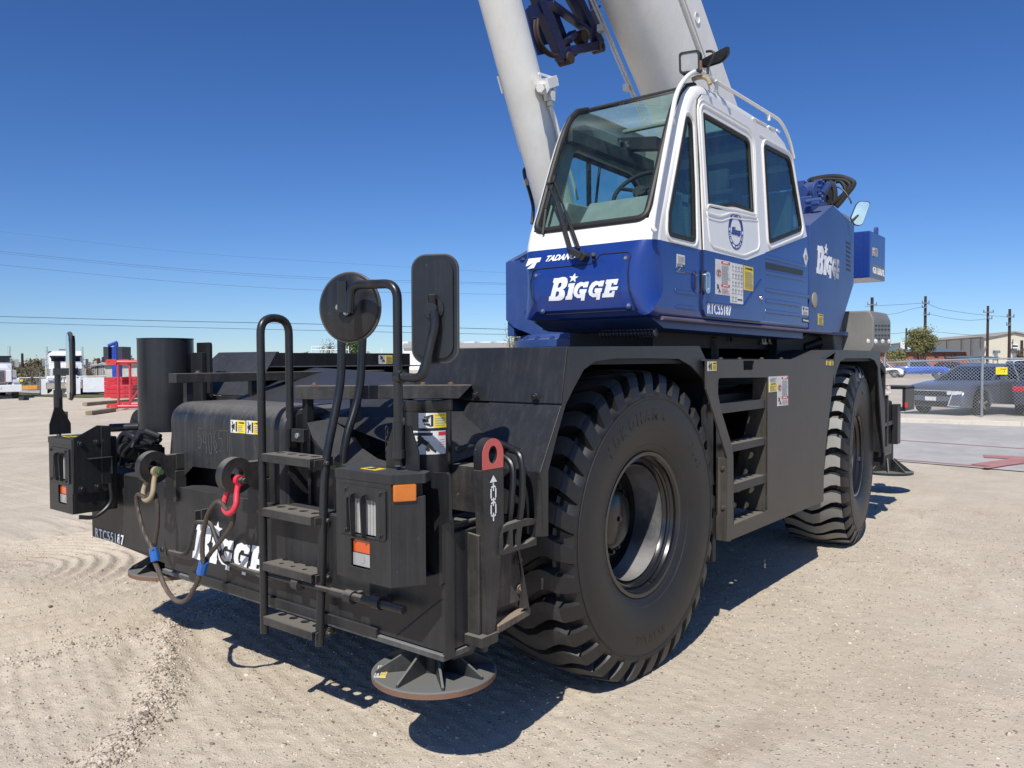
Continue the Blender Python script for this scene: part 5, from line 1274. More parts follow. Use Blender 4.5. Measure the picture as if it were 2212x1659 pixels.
for a_, b_ in (((928, 1025), (945, 1125)), ((1297, 1125), (1275, 1215))):
    m1 = MB(); m1.cyl(W('c', *a_, yr), W('c', *b_, yr), .0235, n=8); m1.build('ferrule', BLUEC, rope, bevel=.004)
# ---------------------------------------------------------------- superstructure, cab and boom
TT, t, b = nodes('cab_two_tone')
tc = N(t, 'TexCoord').outputs['Object']; sp = N(t, 'SeparateXYZ'); t.links.new(tc, sp.inputs[0])
yy = mul(t, mul(t, mul(t, sp.outputs[1], .435, 'ADD'), 0, 'MAXIMUM'), .2447)
lim = mul(t, yy, 2.297, 'ADD'); f = mul(t, sp.outputs[2], lim, 'LESS_THAN')
n1 = noise(t, tc, 3, 5); n2 = noise(t, tc, 1, 5, .7, (30, 30, 1.5))
wc = mix(t, mul(t, ramp(t, n2, .5, .8), .14), (.78, .77, .73), (.5, .45, .36)); bc = mix(t, ramp(t, n1, .3, .7), (.009, .034, .185), (.012, .042, .225)); bc = mix(t, mul(t, ramp(t, n2, .55, .8), .10), bc, (.12, .13, .2))
t.links.new(mix(t, f, wc, bc), b.inputs['Base Color']); b.inputs['Roughness'].default_value = .28; b.inputs['Coat Weight'].default_value = .35; b.inputs['Coat Roughness'].default_value = .1
xL, xR = -1.0, -.10
PF = [(.30, 1.875, .05), (.215, 1.885, .06), (.175, 1.93, .14), (.158, 2.02, .17), (.160, 2.12, .17), (.178, 2.20, .14), (.200, 2.28, .10), (.228, 2.345, .07), (.262, 2.42, .055), (.32, 2.54, .055), (.38, 2.68, .055), (.45, 2.84, .055), (.525, 3.0, .055),
      (.58, 3.10, .055), (.64, 3.185, .055), (.72, 3.25, .055), (.84, 3.29, .055), (1.0, 3.30, .055), (1.4, 3.302, .055), (1.85, 3.30, .055), (2.05, 3.288, .055), (2.22, 3.245, .055), (2.36, 3.16, .055), (2.50, 2.98, .055), (2.62, 2.80, .055), (2.70, 2.68, .055), (2.745, 2.60, .05), (2.765, 2.5, .05), (2.77, 2.2, .05), (2.77, 1.92, .05), (2.74, 1.87, .03)]
PN = len(PF); pts2 = [Vector(p[:2]) for p in PF]
nor = []
for i in range(PN):
    a = pts2[i-1]; c = pts2[(i+1) % PN]; d = (c-a).normalized(); nor.append(Vector((d.y, -d.x)))       # inward for this winding
def inset(i, k): return pts2[i]+nor[i]*k
cen = Vector((1.5, 2.6))
if (cen-pts2[8]).dot(nor[8]) < 0: nor = [-n for n in nor]
def ringpts(side, t):   # t 0..1: side face edge -> front band edge
    out = []
    for i in range(PN):
        r = PF[i][2]; a = pi/2*t; x = (xR-r*(1-cos(a)) if side > 0 else xL+min(r, .06)*(1-cos(a)) if False else (xR-r*(1-cos(a)) if side > 0 else xL+r*(1-cos(a)))); q = inset(i, r*(1-sin(a)))
        out.append((x, q.x, q.y))
    return out
K = 6
GW = 10; GR = 17       # windshield runs from profile index 8 to 17 (over onto the roof)
g0, g1 = 8, 16
shell = MB(); band = {}
for side in (1, -1):
    R_ = [ringpts(side, k/K) for k in range(K+1)]; b0 = len(shell.v)
    for rr in R_: shell.v += rr
    for k in range(K):
        for i in range(PN):
            j = (i+1) % PN; shell.f.append((b0+k*PN+i, b0+k*PN+j, b0+(k+1)*PN+j, b0+(k+1)*PN+i)); shell.m.append(shell.mi(None))
    band[side] = R_[-1]
for i in range(PN):
    j = (i+1) % PN
    if g0 <= i < g1: continue
    if 16 <= i < 19 or 23 <= i < 26: continue                    # roof light and rear window
    a, b_, c, d = band[1][i], band[1][j], band[-1][j], band[-1][i]; shell.add([a, b_, c, d], [(0, 1, 2, 3)])
crane_cab = shell.build('cab', TT, crane, angle=40)
# side skin with window openings
def offx(poly, d):
    out = []; n = len(poly); ar = sum(poly[i][0]*poly[(i+1) % n][1]-poly[(i+1) % n][0]*poly[i][1] for i in range(n)); sg = -1 if ar > 0 else 1
    for i in range(n):
        a, b_, c_ = Vector(poly[i-1]), Vector(poly[i]), Vector(poly[(i+1) % n]); d1 = (b_-a); d2 = (c_-b_)
        if d1.length < 1e-6: d1 = d2
        if d2.length < 1e-6: d2 = d1
        t_ = (d1.normalized()+d2.normalized()); 
        if t_.length < 1e-6: t_ = d1
        t_.normalize(); nn = Vector((t_.y, -t_.x))*sg
        out.append(tuple(b_+nn*d))
    return out
qw = rpoly(yz('h', [(1196, 428), (1232, 470), (1250, 900), (1258, 1290), (1072, 1242), (1078, 1090)], xR), [.03, .04, 0, .05, .05, 0], 4)
dw = rpoly(yz('h', [(1294, 418), (1610, 598), (1634, 1084), (1520, 1045), (1475, 1040), (1405, 1063), (1330, 1040)], xR), [.01, .07, .0, .05, .05, .05, .01], 5)
rw = rpoly(yz('h', [(1712, 618), (1890, 712), (1972, 1206), (1750, 1296)], xR), [.06, .07, .07, .04], 5)
sidepoly = [(y, z) for _, y, z in ringpts(1, 0)]
mb = MB(); mb.slab(sidepoly, [qw, dw, rw], 'YZ', xR-.004, .008); mb.build('cab_side', TT, crane_cab)
lw = rpoly([(.52, 2.42), (.74, 3.02), (1.55, 3.0), (1.75, 2.85), (1.75, 2.42)], .08, 5)
lw2 = rpoly([(1.95, 2.5), (1.95, 3.0), (2.3, 3.0), (2.5, 2.6)], .06)
mb = MB(); mb.slab(sidepoly, [lw, lw2], 'YZ', xL+.004, .008); mb.build('cab_side', TT, crane_cab)
mb = MB(); mb.slab(offx(sidepoly, .03), [offx(lw, -.01), offx(lw2, -.01)], 'YZ', xL+.035, .008); mb.build('inner_trim', INTG, crane_cab)
def gasketed(poly, name, gl, x=xR, w_=.026, par=crane_cab):
    inn = offx(poly, w_); m1 = MB(); n_p = len(poly); mid = offx(poly, w_*.5)
    Vg = [(x-.012, a, b) for a, b in poly]+[(x+.004, a, b) for a, b in poly]+[(x+.010, a, b) for a, b in mid]+[(x+.004, a, b) for a, b in inn]+[(x-.012, a, b) for a, b in inn]
    m1.add(Vg, [(k*n_p+i, k*n_p+(i+1) % n_p, (k+1)*n_p+(i+1) % n_p, (k+1)*n_p+i) for k in range(4) for i in range(n_p)]); m1.build('window_gasket', GASK, par, angle=60)
    m1 = MB(); m1.slab(offx(poly, w_*.5), [], 'YZ', x-.008, .004); return m1.build(name, gl, par)
gasketed(qw, 'quarter_window', GLS2); gasketed(rw, 'side_window', GLS2); gasketed(lw, 'side_window', GLS, xL, .03); gasketed(lw2, 'side_window', GLS, xL, .03)
# door
dl = [at('h', *q, X=xR) for q in ((1263, 400), (1266, 330), (1290, 298), (1325, 302))]+[at('h', 1640, 486, X=xR), at('h', 1670, 560, X=xR), at('n', 1012, 290, X=xR), at('n', 1014, 1100, X=xR), at('n', 960, 1215, X=xR), at('n', 235, 1146, X=xR), at('n', 203, 1060, X=xR), at('n', 196, 960, X=xR), at('n', 210, 870, X=xR), at('n', 212, 500, X=xR), at('h', 1300, 1330, X=xR), at('h', 1275, 700, X=xR)]
dpoly = [(p.y, p.z) for p in dl]
hndh = rpoly(yz('n', [(190, 545), (262, 560), (262, 850), (190, 840)], xR), .03)
mb = MB(); mb.slab(dpoly, [offx(dw, -.006)], 'YZ', xR+.007, .016); cab_door = mb.build('cab_door', TT, crane_cab, bevel=.006, seg=3)
mb = MB(); mb.tube([(xR+.001, y, z) for y, z in dpoly], .006, 6, closed=True); mb.build('door_seal', GASK, crane_cab)
gasketed(dw, 'door_window', GLS2, xR+.008, .022)
# pressed frames round the door panel and the window
mb = MB()
def bead(pts, r, x, closed=True): mb.tube([(x, y, z) for y, z in pts], r, 8, closed=closed, caps=not closed)
bead(offx(dw, -.045), .009, xR+.013); bead(offx(dw, -.075), .006, xR+.013)
pf = rpoly(yz('h', [(1312, 1030), (1660, 1100), (1672, 1330), (1565, 1375), (1340, 1310)], xR), .06, 5); bead(pf, .009, xR+.012)
bead(offx(rw, -.03), .011, xR-.001); bead(offx(qw, -.022), .010, xR-.001)
for a_, b_ in (((1640, 450), (1730, 497)), ((1680, 560), (1755, 600)), ((1745, 505), (1785, 525)), ((1800, 530), (1820, 545)), ((1645, 455), (1680, 560))):
    p, q = at('h', *a_, X=xR), at('h', *b_, X=xR); mb.tube([p, q], .007, 8)
mb.build('pressed_frame', TT, crane_cab)
mb = MB()
for a_, b_ in (((1035, 795), (1610, 885)), ((1040, 935), (1495, 1000)), ((1040, 1075), (1495, 1130)), ((1020, 355), (1560, 490)), ((1020, 565), (1565, 665))):
    p, q = at('n', *a_, X=xR), at('n', *b_, X=xR); mb.beam(p+V3(0, .0, 0), q, .012, .028, (0, 0, 1))
mb.build('pressed_rib', TT, crane_cab, bevel=.008, seg=3); mb = MB()
for y_ in (2.155, 2.03, 1.945):
    mb.beam((xR, .47, y_), (xR, .72, y_-.0), .010, .022)
mb.build('pressed_rib', TT, crane_cab, bevel=.008, seg=3)
mb = MB(); a_ = [at('n', 270, 965, X=xR+.015), at('n', 745, 1020, X=xR+.015), at('n', 985, 665, X=xR+.015)]; mb.tube(rpath(a_, .03), .006, 8); mb.build('door_crease', TT, crane_cab)
mb = MB(); sl_ = yz('n', [(1020, 432), (1530, 545), (1522, 612), (1018, 512)], xR+.001); mb.slab(rpoly(sl_, .01), [], 'YZ', xR+.002, .006); mb.build('air_slot', INK, crane_cab)
# handle: chrome flap in a recess, blue grip in front of it
mb = MB(); mb.slab(rpoly(yz('n', [(180, 545), (268, 560), (268, 850), (180, 840)], xR), .04), [], 'YZ', xR+.017, .004); mb.build('handle_recess', INK, crane_cab)
mb = MB(); mb.slab(rpoly(yz('n', [(192, 565), (255, 575), (255, 855), (192, 845)], xR), .03), [rpoly(yz('n', [(206, 600), (238, 604), (238, 805), (206, 800)], xR), .012)], 'YZ', xR+.026, .016); mb.slab(rpoly(yz('n', [(206, 598), (240, 602), (240, 808), (206, 804)], xR), .012), [], 'YZ', xR+.024, .010, STEEL)
mb.build('door_handle', CHROME, crane_cab, bevel=.004)
mb = MB(); mb.slab(rpoly(yz('n', [(85, 545), (160, 535), (170, 850), (100, 845)], xR), .045), [], 'YZ', xR+.004, .008, BLUE); mb.slab(rpoly(yz('n', [(92, 560), (120, 550), (112, 800), (92, 790)], xR), .02), [], 'YZ', xR+.009, .004, INK); mb.build('grip_recess', BLUE, crane_cab, bevel=.004)
mb = MB(); p = at('n', 973, 905, X=xR+.015); mb.lathe([(0, .018), (.006, .018), (.014, .013), (.018, 0)], p, (1, 0, 0), 20); mb.build('door_lock', CHROME, crane_cab)
mb = MB(); p = at('n', 1680, 935, X=xR+.0); mb.lathe([(0, .062), (.006, .062), (.008, .055), (.008, 0)], p, (1, 0, 0), 36); mb.build('round_cover', plain('beige_plug', (.30, .27, .20), .5), crane_cab)
# windshield: curved glass band with gasket
xa_, xb_ = xL+.07, xR-.07
def glassband(i0, i1, off, xa, xb, th=0):
    Q = [inset(i, off) for i in range(i0, i1+1)]; V_ = []
    for q in Q: V_ += [(xa, q.x, q.y), (xb, q.x, q.y)]
    return V_, [(2*i, 2*i+1, 2*i+3, 2*i+2) for i in range(len(Q)-1)]
mb = MB(); mb.add(*glassband(g0, g1, .004, xL+.05, xR-.05)); mb.build('windshield', GLS, crane_cab)
mb = MB(); mb.add(*glassband(16, 19, .006, xL+.05, xR-.05)); mb.build('roof_window', GLSR, crane_cab)
mb = MB(); mb.add(*glassband(23, 26, .006, xL+.05, xR-.05)); mb.build('rear_window', GLS, crane_cab)
mb = MB()
lo = inset(g0, -.003); l2 = inset(g0, -.003)+Vector((.02, .045))
loop = [V3(xb_, *inset(i, -.002)) for i in range(g1, g0-1, -1)]+[V3(xa_, *inset(i, -.002)) for i in range(g0, g1+1)]
loop = rpath(loop, [0]+[.0]*0+[.001 if k not in (g1-g0, g1-g0+1) else .06 for k in range(1, len(loop)-1)]+[0], 5)
V_ = []; 
mb.tube(loop, .021, 10); mb.tube([V3(xb_, *inset(g1, 0)), V3(xa_, *inset(g1, 0))], .016, 8); mb.build('windshield_gasket', GASK, crane_cab)
mb = MB()
fp = rpoly(xz('m', [(310, 360), (370, 345), (1000, 285), (1070, 265), (1130, 160), (1180, 152), (1480, 128), (1518, 165), (1500, 250), (1502, 560), (1590, 850), (400, 915), (340, 800), (285, 560)], .17), [.02]*5+[.01, .03, .03, 0, .1, 0, 0, .1, .05], 4)
# panel follows the nose bulge
V2, F2 = plate_geo(fp, [], .001)
def yface(z):
    for i in range(PN-1):
        (y0_, z0_), (y1_, z1_) = PF[i][:2], PF[i+1][:2]
        if z0_ <= z <= z1_ and i < 12: return y0_+(y1_-y0_)*(z-z0_)/(z1_-z0_)
    return .2
bm_l = [(x, yface(z)-.003, z) for x, z in fp]
def subd(P_, n=5):
    out = []
    for i in range(len(P_)):
        a_, b_ = P_[i], P_[(i+1) % len(P_)]
        for k in range(n): out.append((a_[0]+(b_[0]-a_[0])*k/n, a_[1]+(b_[1]-a_[1])*k/n))
    return out
seam = [(x, yface(z)-.0005, z) for x, z in subd(fp, 5)]
mb.tube(seam, .0042, 6, closed=True); mb.build('panel_seam', GASK, crane_cab)
mb = MB()
for q in ((355, 425), (1450, 205), (425, 862), (1492, 795)): p = at('m', *q, Y=.165); p.y = yface(p.z); mb.lathe([(0, .020), (.004, .020), (.006, .012), (.002, .010), (.002, 0)], p, (0, -1, 0), 18, BLUE); mb.bolt(p, (0, -1, 0), .008, .009, STEEL)
mb.build('panel_fastener', BLUE, crane_cab)
def onface(V_): return [(v[0], yface(v[2])-.0025+(v[1]), v[2]) for v in V_]
mb = MB(); p0 = at('m', 500, 742, Y=.155); p1 = at('m', 1352, 742, Y=.155); logo(mb, (p0.x, 0, p0.z), (p1.x-p0.x, 0, 0), (0, 0, .136), WRITE, skew=.05)
mb.v = onface(mb.v); mb.build('company_lettering', WRITE, crane_cab)
mb = MB(); p0 = at('m', 460, 255, Y=.18); mb.text('TADANO', (p0.x, 0, p0.z), (.215, 0, 0), (.012, 0, .036), WRITE, bold=.035, shear=.25)
tm = xz('m', [(248, 215), (405, 200), (392, 255), (358, 262), (330, 335), (248, 345), (285, 305), (318, 262), (262, 300), (226, 312)], .18); mb.slab(tm, [], 'XZ', 0, .002, WRITE)
mb.v = onface(mb.v); mb.build('maker_lettering', WRITE, crane_cab)
mb = MB(); q0 = at('n', 255, 1115, X=xR); q1 = at('n', 562, 1145, X=xR); mb.text('RTC55187', (xR+.0155, q0.y, q0.z), (0, q1.y-q0.y, 0), (0, 0, .068), WRITE, bold=.012, spacing=1.15); mb.build('unit_number', WRITE, crane_cab)
mb = MB(); q0 = at('n', 1706, 580, X=xR); q1 = at('j', 655, 945, X=xR); 
logo(mb, (xR+.0025, q0.y, q0.z+.0), (0, q1.y-q0.y, 0), (0, 0, .235), WRITE); lg2 = mb
# round company badge on the door
mb = MB(); bc_ = at('o', 822, 1135, X=xR+.015); rb = .118; n_ = (1, 0, 0)
mb.plate(ellipse(0, 0, rb, rb, 40), [ellipse(0, 0, rb*.74, rb*.74, 40)], bc_+V3(.001, 0, 0), (0, 1, 0), (0, 0, 1), .002, INKB)
logo(mb, bc_+V3(.0015, -rb*.62, -rb*.22), (0, rb*1.24, 0), (0, 0, rb*.42), INKB, skew=.05)
def badge_text(s_, a0, st_, inv=False):
    for i, ch in enumerate(s_):
        if ch == ' ': continue
        th = a0-st_*i if not inv else a0+st_*i; c_ = V3(0, cos(th), sin(th)); tg = V3(0, sin(th), -cos(th))*(1 if not inv else -1); uu = c_*(1 if not inv else -1); h_ = rb*.115
        mb.text(ch, bc_+V3(.0022, 0, 0)+c_*rb*.87-tg*h_*.38-uu*h_/2, tg*h_*.76*(.45 if ch in '.I1' else 1), uu*h_, WRITE, bold=.02, ext=.0006)
badge_text('EST. 1916', radians(123), radians(8.5)); badge_text('CRANE AND RIGGING CO.', radians(-165), radians(7.6), True)
for s_ in (-1, 1): mb.plate([(x, y) for x, y in star(0, 0, rb*.11)], [], bc_+V3(.0022, s_*rb*.87, 0), (0, 1, 0), (0, 0, 1), .0012, WRITE)
mb.build('company_badge', None, crane_cab)
def stx(k, ll, lr, ul, kind, dx=.0155, par=None, **kw): return stk(k, ll, lr, ul, kind, 'X', xR, par or crane_cab, (dx, 0, 0), **kw)
stx('n', (357, 857), (545, 880), (357, 398), 'danger'); stx('n', (552, 972), (718, 992), (552, 443), 'signals'); stx('n', (729, 800), (850, 822), (729, 484), 'yellow')
stx('u', (1668, 1098), (1745, 1112), (1668, 926), 'ccis', dx=.001); stx('n', (1518, 1128), (1598, 1140), (1518, 1015), 'tad', dx=.001); stx('n', (1522, 1225), (1605, 1238), (1522, 1160), 'dark', dx=.001)
mb = MB(); p = at('n', 1568, 378, X=xR+.002); w_ = .055; mb.slab([(p.y-w_, p.z), (p.y, p.z-.075), (p.y+w_, p.z), (p.y, p.z+.075)], [], 'YZ', xR+.002, .002, STKW); mb.slab([(p.y-w_*.5, p.z-.02), (p.y+w_*.5, p.z-.02), (p.y+w_*.5, p.z+.02), (p.y-w_*.5, p.z+.02)], [], 'YZ', xR+.0035, .0015, STKG); mb.build('diamond_sticker', None, crane_cab)
# wiper on the windshield
mb = MB(); wb_ = at('u', 790, 955, Y=.17); wb_.y = yface(wb_.z)-.03
kn = at('u', 690, 905, Y=.17); kn.y = .13; tipp = at('u', 480, 230, Y=.38); tipp.y -= .03
mb.cyl(wb_+V3(0, .04, 0), wb_-V3(0, .03, 0), .026, n=18); mb.beam(wb_-V3(0, .02, 0), kn, .03, .035); mb.beam(kn, at('u', 520, 440, Y=.27), .022, .02); mb.beam(at('u', 520, 440, Y=.27), at('u', 430, 250, Y=.36), .012, .014)
mb.beam(at('u', 730, 880, Y=.14), at('u', 600, 520, Y=.25), .018, .016); mb.beam(at('u', 600, 520, Y=.25), at('u', 495, 230, Y=.36), .011, .012); mb.beam(at('u', 425, 255, Y=.35), at('u', 500, 228, Y=.35), .012, .012)
mb.beam(at('u', 385, 740, Y=.235), at('u', 415, 500, Y=.29), .014, .018); mb.beam(at('u', 415, 500, Y=.29), at('u', 500, 180, Y=.39), .018, .022)
mb.cyl(at('u', 870, 960, Y=.17), at('u', 870, 930, Y=.12), .012, n=12); mb.build('wiper', GASK, crane_cab, bevel=.002)
# grab rails
mb = MB()
ra = [at('h', *q, X=[-.075, -.085, -.09, -.10, -.11, -.13, -.14, -.15, -.15][i]) for i, q in enumerate(((985, 1210), (972, 1150), (1020, 850), (1090, 480), (1130, 290), (1190, 185), (1265, 138), (1340, 165), (1392, 215)))]
mb.tube(smooth_path(ra, 8), .0135, 12); p = at('h', 1115, 480, X=-.13); mb.beam(at('h', 1098, 450, X=-.11), p, .01, .03)
mb.build('cab_rail', WHITE, crane_cab)
mb = MB(); rb_ = [at('h', *q, X=-.12) for q in ((1395, 205), (1560, 305), (1740, 415), (1830, 470), (1885, 590), (1915, 720))]; mb.tube(rpath(rb_, [0, .05, .1, .15, .15, 0], 6), .012, 12)
for q0, q1 in (((1400, 208), (1396, 270)), ((1745, 420), (1748, 468))): mb.cyl(at('h', *q0, X=-.12), at('h', *q1, X=-.12), .012, n=10)
mb.build('roof_rail', WHITE, crane_cab)
# work light and rear-view mirror on the roof
YF = .78
c = at('t', 385, 150, Y=YF); fw_ = V3(.25, -.96, -.15).normalized(); rt_ = fw_.cross(V3(0, 0, 1)).normalized(); up_ = rt_.cross(fw_)
mb = MB(); sq = rect(-.062, -.062, .062, .062, .022, 4); mb.plate(sq, [], c+fw_*-.03, rt_, up_, .07); mb.plate(sq, [rect(-.05, -.05, .05, .05, .016)], c+fw_*.008, rt_, up_, .014); mb.build('work_light', GASK, crane_cab, bevel=.006)
mb = MB(); mb.plate(rect(-.05, -.05, .05, .05, .016), [], c+fw_*.008, rt_, up_, .006); mb.build('work_light_lens', CLEAR, crane_cab)
mb = MB(); mb.tube(smooth_path([at('t', *q, Y=YF+.05) for q in ((420, 380), (480, 350), (560, 345), (620, 375), (650, 440))], 6), .014, 10, TAN); mb.tube(smooth_path([at('t', *q, Y=YF+.06) for q in ((620, 300), (625, 220), (680, 100), (700, 30), (660, 5), (600, 10))], 6), .008, 8, GASK); mb.cyl(at('t', 528, 130, Y=YF), at('t', 528, 250, Y=YF), .008, n=8, mat=RUSTY); mb.build('light_bracket', None, crane_cab)
mb = MB(); q = [at('t', *a_, Y=YF+.16) for a_ in ((540, 120), (905, -70), (900, 60), (800, 155), (555, 235))]; cc = sum(q, V3(0, 0, 0))/5; e1 = (q[1]-q[0]).normalized(); nn = V3(0, -1, -.25).normalized(); e2 = nn.cross(e1).normalized()
pp_ = [((v-cc).dot(e1), (v-cc).dot(e2)) for v in q]; mb.plate(rpoly(pp_, .02), [], cc, e1, e2, .016); mb.plate(rpoly([(a_*.82, b_*.75) for a_, b_ in pp_], .02), [], cc-nn*-.01, e1, e2, .014); mb.build('roof_mirror', BLK, crane_cab, bevel=.006)

# interior
mb = MB(); z_d = at('u', 1000, 430, Y=.50).z
mb.prism([(.30, 1.95), (.30, 2.40), (.46, z_d), (.62, z_d-.01), (.70, 2.3), (.70, 1.95)], 'YZ', at('u', 730, 560, Y=.35).x, xR-.03)
mb.prism([(.32, 1.95), (.32, 2.38), (.42, z_d+.02), (.80, z_d+.03), (.80, 1.95)], 'YZ', xL+.05, at('u', 700, 420, Y=.5).x)
mb.box((xL+.03, .3, 1.93), (xR-.03, 2.74, 1.96)); mb.box((xL+.04, 2.66, 1.95), (xR-.04, 2.72, 2.62)); mb.box((xL+.06, 1.15, 1.95), (xL+.25, 2.1, 2.42))
mb.build('dashboard', INTG, crane_cab, bevel=.015)
mb = MB(); mb.box((xL+.05, 1.86, 3.255), (xR-.05, 2.1, 3.27)); mb.box((xL+.04, 1.95, 3.08), (xR-.04, 2.25, 3.2)); mb.box((xL+.05, .60, 3.03), (xL+.11, 1.9, 3.12)); mb.box((xL+.05, 1.32, 3.25), (xR-.05, 1.36, 3.275), INTL); mb.build('headliner', plain('dark_headliner', (.035, .04, .042), .7), crane_cab, bevel=.01)
mb = MB(); p = at('h', 780, 630, Y=1.35); mb.obox(p, (.26, .03, -.03), (0, .04, 0), (.0, 0, .045)); 
mb.build('switch_panel', DARK, crane_cab, bevel=.005)
mb = MB()
for u, v in ((745, 595), (765, 612), (805, 620), (815, 640)): q = at('h', u, v, Y=1.30); mb.cyl(q, q+V3(0, -.03, 0), .011, n=10)
mb.build('switch_knob', CHROME, crane_cab)
mb = MB(); q0 = at('h', 960, 650, Y=1.7); mb.box((q0.x-.05, 1.68, 2.3), (q0.x+.12, 1.74, 3.2)); mb.build('inner_pillar', INTL, crane_cab, bevel=.01)
mb = MB(); c = at('u', 1315, 325, Y=.80); ax = V3(.2, -.75, .62).normalized(); e1 = V3(1, 0, 0); e2 = ax.cross(e1)
mb.tube([c+e1*.178*cos(2*pi*i/40)+e2*.178*sin(2*pi*i/40) for i in range(40)], .014, 10, closed=True)
for a_ in (.3, 2.8, 4.6): mb.tube([c, c+e1*.178*cos(a_)+e2*.178*sin(a_)], .012, 8)
mb.cyl(c-ax*.03, c+ax*.01, .045, n=20); mb.cyl(c, c-ax*.3+V3(0, -.1, 0), .03, n=16); kn = c+e1*.16*1+e2*-.0; q = c+e1*.178*cos(1.0)+e2*.178*sin(1.0); mb.cyl(q, q+ax*.035, .008, n=8)
mb.lathe([(-.025, 0), (-.018, .02), (0, .027), (.018, .02), (.025, 0)], q+ax*.06, ax, 18); mb.build('steering_wheel', DARK, crane_cab)
mb = MB(); mb.box((-.75, 1.15, 2.02), (-.25, 1.65, 2.20)); mb.prism([(1.58, 2.18), (1.72, 2.18), (1.85, 2.82), (1.76, 2.86)], 'YZ', -.73, -.27); mb.prism([(1.80, 2.84), (1.86, 2.84), (1.90, 3.02), (1.84, 3.02)], 'YZ', -.62, -.38); mb.build('seat', plain('seat_cloth', (.035, .045, .06), .8), crane_cab, bevel=.04, seg=3)
mb = MB()
q0, q1, q2 = at('o', 175, 700, X=xR-.06), at('o', 305, 730, X=xR-.06), at('o', 185, 1160, X=xR-.06); z0_, z1_ = q2.z, q0.z
mb.box((xR-.061, q0.y, z0_), (xR-.059, q1.y, z1_), STKW); mb.box((xR-.0588, q0.y+.005, z1_-.07), (xR-.058, q1.y-.005, z1_-.045), INKB); mb.text('BIGGE', (xR-.0585, q0.y+.01, z1_-.035), (0, .05, 0), (0, 0, .02), INKB, bold=.02, ext=.0004)
for i in range(16): mb.box((xR-.0588, q0.y+.006, z1_-.09-i*.020), (xR-.0583, q1.y-.006, z1_-.092-i*.020), STKG)
mb.build('load_chart', None, crane_cab)
mb = MB(); mb.box((xL+.04, 2.42, 2.93), (xR-.04, 2.46, 3.07)); mb.build('rear_panel', plain('dark_blue_trim', (.03, .045, .075), .6), crane_cab, bevel=.01)
mb = MB(); mb.prism([(2.40, 2.30), (2.50, 2.30), (2.50, 2.92), (2.46, 2.92)], 'YZ', xL+.04, xR-.04); mb.build('rear_wall', plain('grey_green_trim', (.17, .20, .20), .6), crane_cab)
mb = MB(); mb.cyl((xL+.04, 2.36, 3.10), (xR-.04, 2.36, 3.10), .012, n=8); mb.cyl((-.6, 2.36, 3.1), (-.6, 2.30, 3.24), .012, n=8); mb.cyl((-.42, 2.36, 3.1), (-.44, 2.30, 3.24), .012, n=8); mb.build('rear_rail', INTL, crane_cab)
# rods outside the left window
for (u0, v0, u1, v1, r) in ((540, 690, 543, 1040, .018), (624, 690, 588, 1035, .010)):
    mb = MB(); mb.cyl(at('h', u0, v0, X=xL-.10), at('h', u1, v1, X=xL-.10), r, n=12); mb.build('side_rod', BLK, crane)
mb = MB(); mb.tube(smooth_path([at('h', *q, X=xL-.12) for q in ((365, 620), (405, 780), (440, 900), (465, 1000))], 6), .012, 8); mb.tube(smooth_path([at('h', *q, X=xL-.12) for q in ((400, 630), (445, 660), (440, 705), (370, 715))], 6), .01, 8); mb.build('side_rail', WHITE2, crane)

# ---- machinery cover behind the cab
XC = -.10; cy0 = 2.775; cy1 = 3.345; cy2 = 4.30; xc2 = -.19
za, zb_, zc_, zd_, ze_ = 2.70, 2.94, 2.905, 2.345, 1.87
mb = MB()
A_ = [(XC, cy0, ze_), (XC, cy0, za), (XC, cy1, zb_), (XC, cy1, ze_-.005)]; B_ = [(XC, cy1, zb_), (xc2, cy2, zc_), (xc2, cy2, zd_), (XC-.03, cy1+.30, ze_), (XC, cy1, ze_-.005)]
I_ = lambda P_: [(-.95, p[1], p[2]) for p in P_]
def solid(P_, Q_): n = len(P_); mb.add(P_+Q_, [tuple(range(n)), tuple(range(2*n-1, n-1, -1))]+[(i, (i+1) % n, n+(i+1) % n, n+i) for i in range(n)])
prof_ = [(cy0, ze_), (cy0, za), (cy1, zb_), (cy2, zc_), (cy2, zd_), (cy1+.30, ze_), (cy1, ze_-.005)]; xs_ = [XC, XC, XC, xc2, xc2, XC-.03, XC]
P_ = [(x, y, z) for x, (y, z) in zip(xs_, prof_)]; Q_ = [(-.95, y, z) for y, z in prof_]; nP = 7
mb.add(P_+Q_, [(0, 1, 2, 6), (2, 3, 4, 5, 6)]+[tuple(range(13, 6, -1))]+[(i, (i+1) % 7, 7+(i+1) % 7, 7+i) for i in range(7)])
cover = mb.build('machinery_cover', BLUE2, crane, bevel=.006)
lg2.v = [((v[0] if v[1] <= cy1 else XC+(xc2-XC)*(v[1]-cy1)/(cy2-cy1)+.0028), v[1], v[2]) for v in lg2.v]; lg2.build('company_lettering', WRITE, cover)
mb = MB(); 
for r_ in range(7):
    for i in range(3):
        p = at('j', 683+i*19, 620+r_*36+i*6, X=-.16); q = at('j', 697+i*19, 640+r_*36+i*6+2, X=-.16)
        f_ = lambda y: XC+(xc2-XC)*(y-cy1)/(cy2-cy1)+.002
        mb.add([(f_(p.y), p.y, q.z), (f_(q.y), q.y, q.z), (f_(q.y), q.y, p.z), (f_(p.y), p.y, p.z)], [(0, 1, 2, 3)])
mb.build('louvre_slots', INK, cover)
stx('j', (456, 1305), (498, 1312), (456, 1212), 'yellow', dx=.001, par=cover)
mb = MB(); mb.tube([(XC-.01, .33, 1.872), (XC-.005, 2.7, 1.862), (XC-.005, cy1, 1.865)], .012, 8); mb.build('sill_edge', plain('worn_sill', (.12, .10, .14), .4), crane)
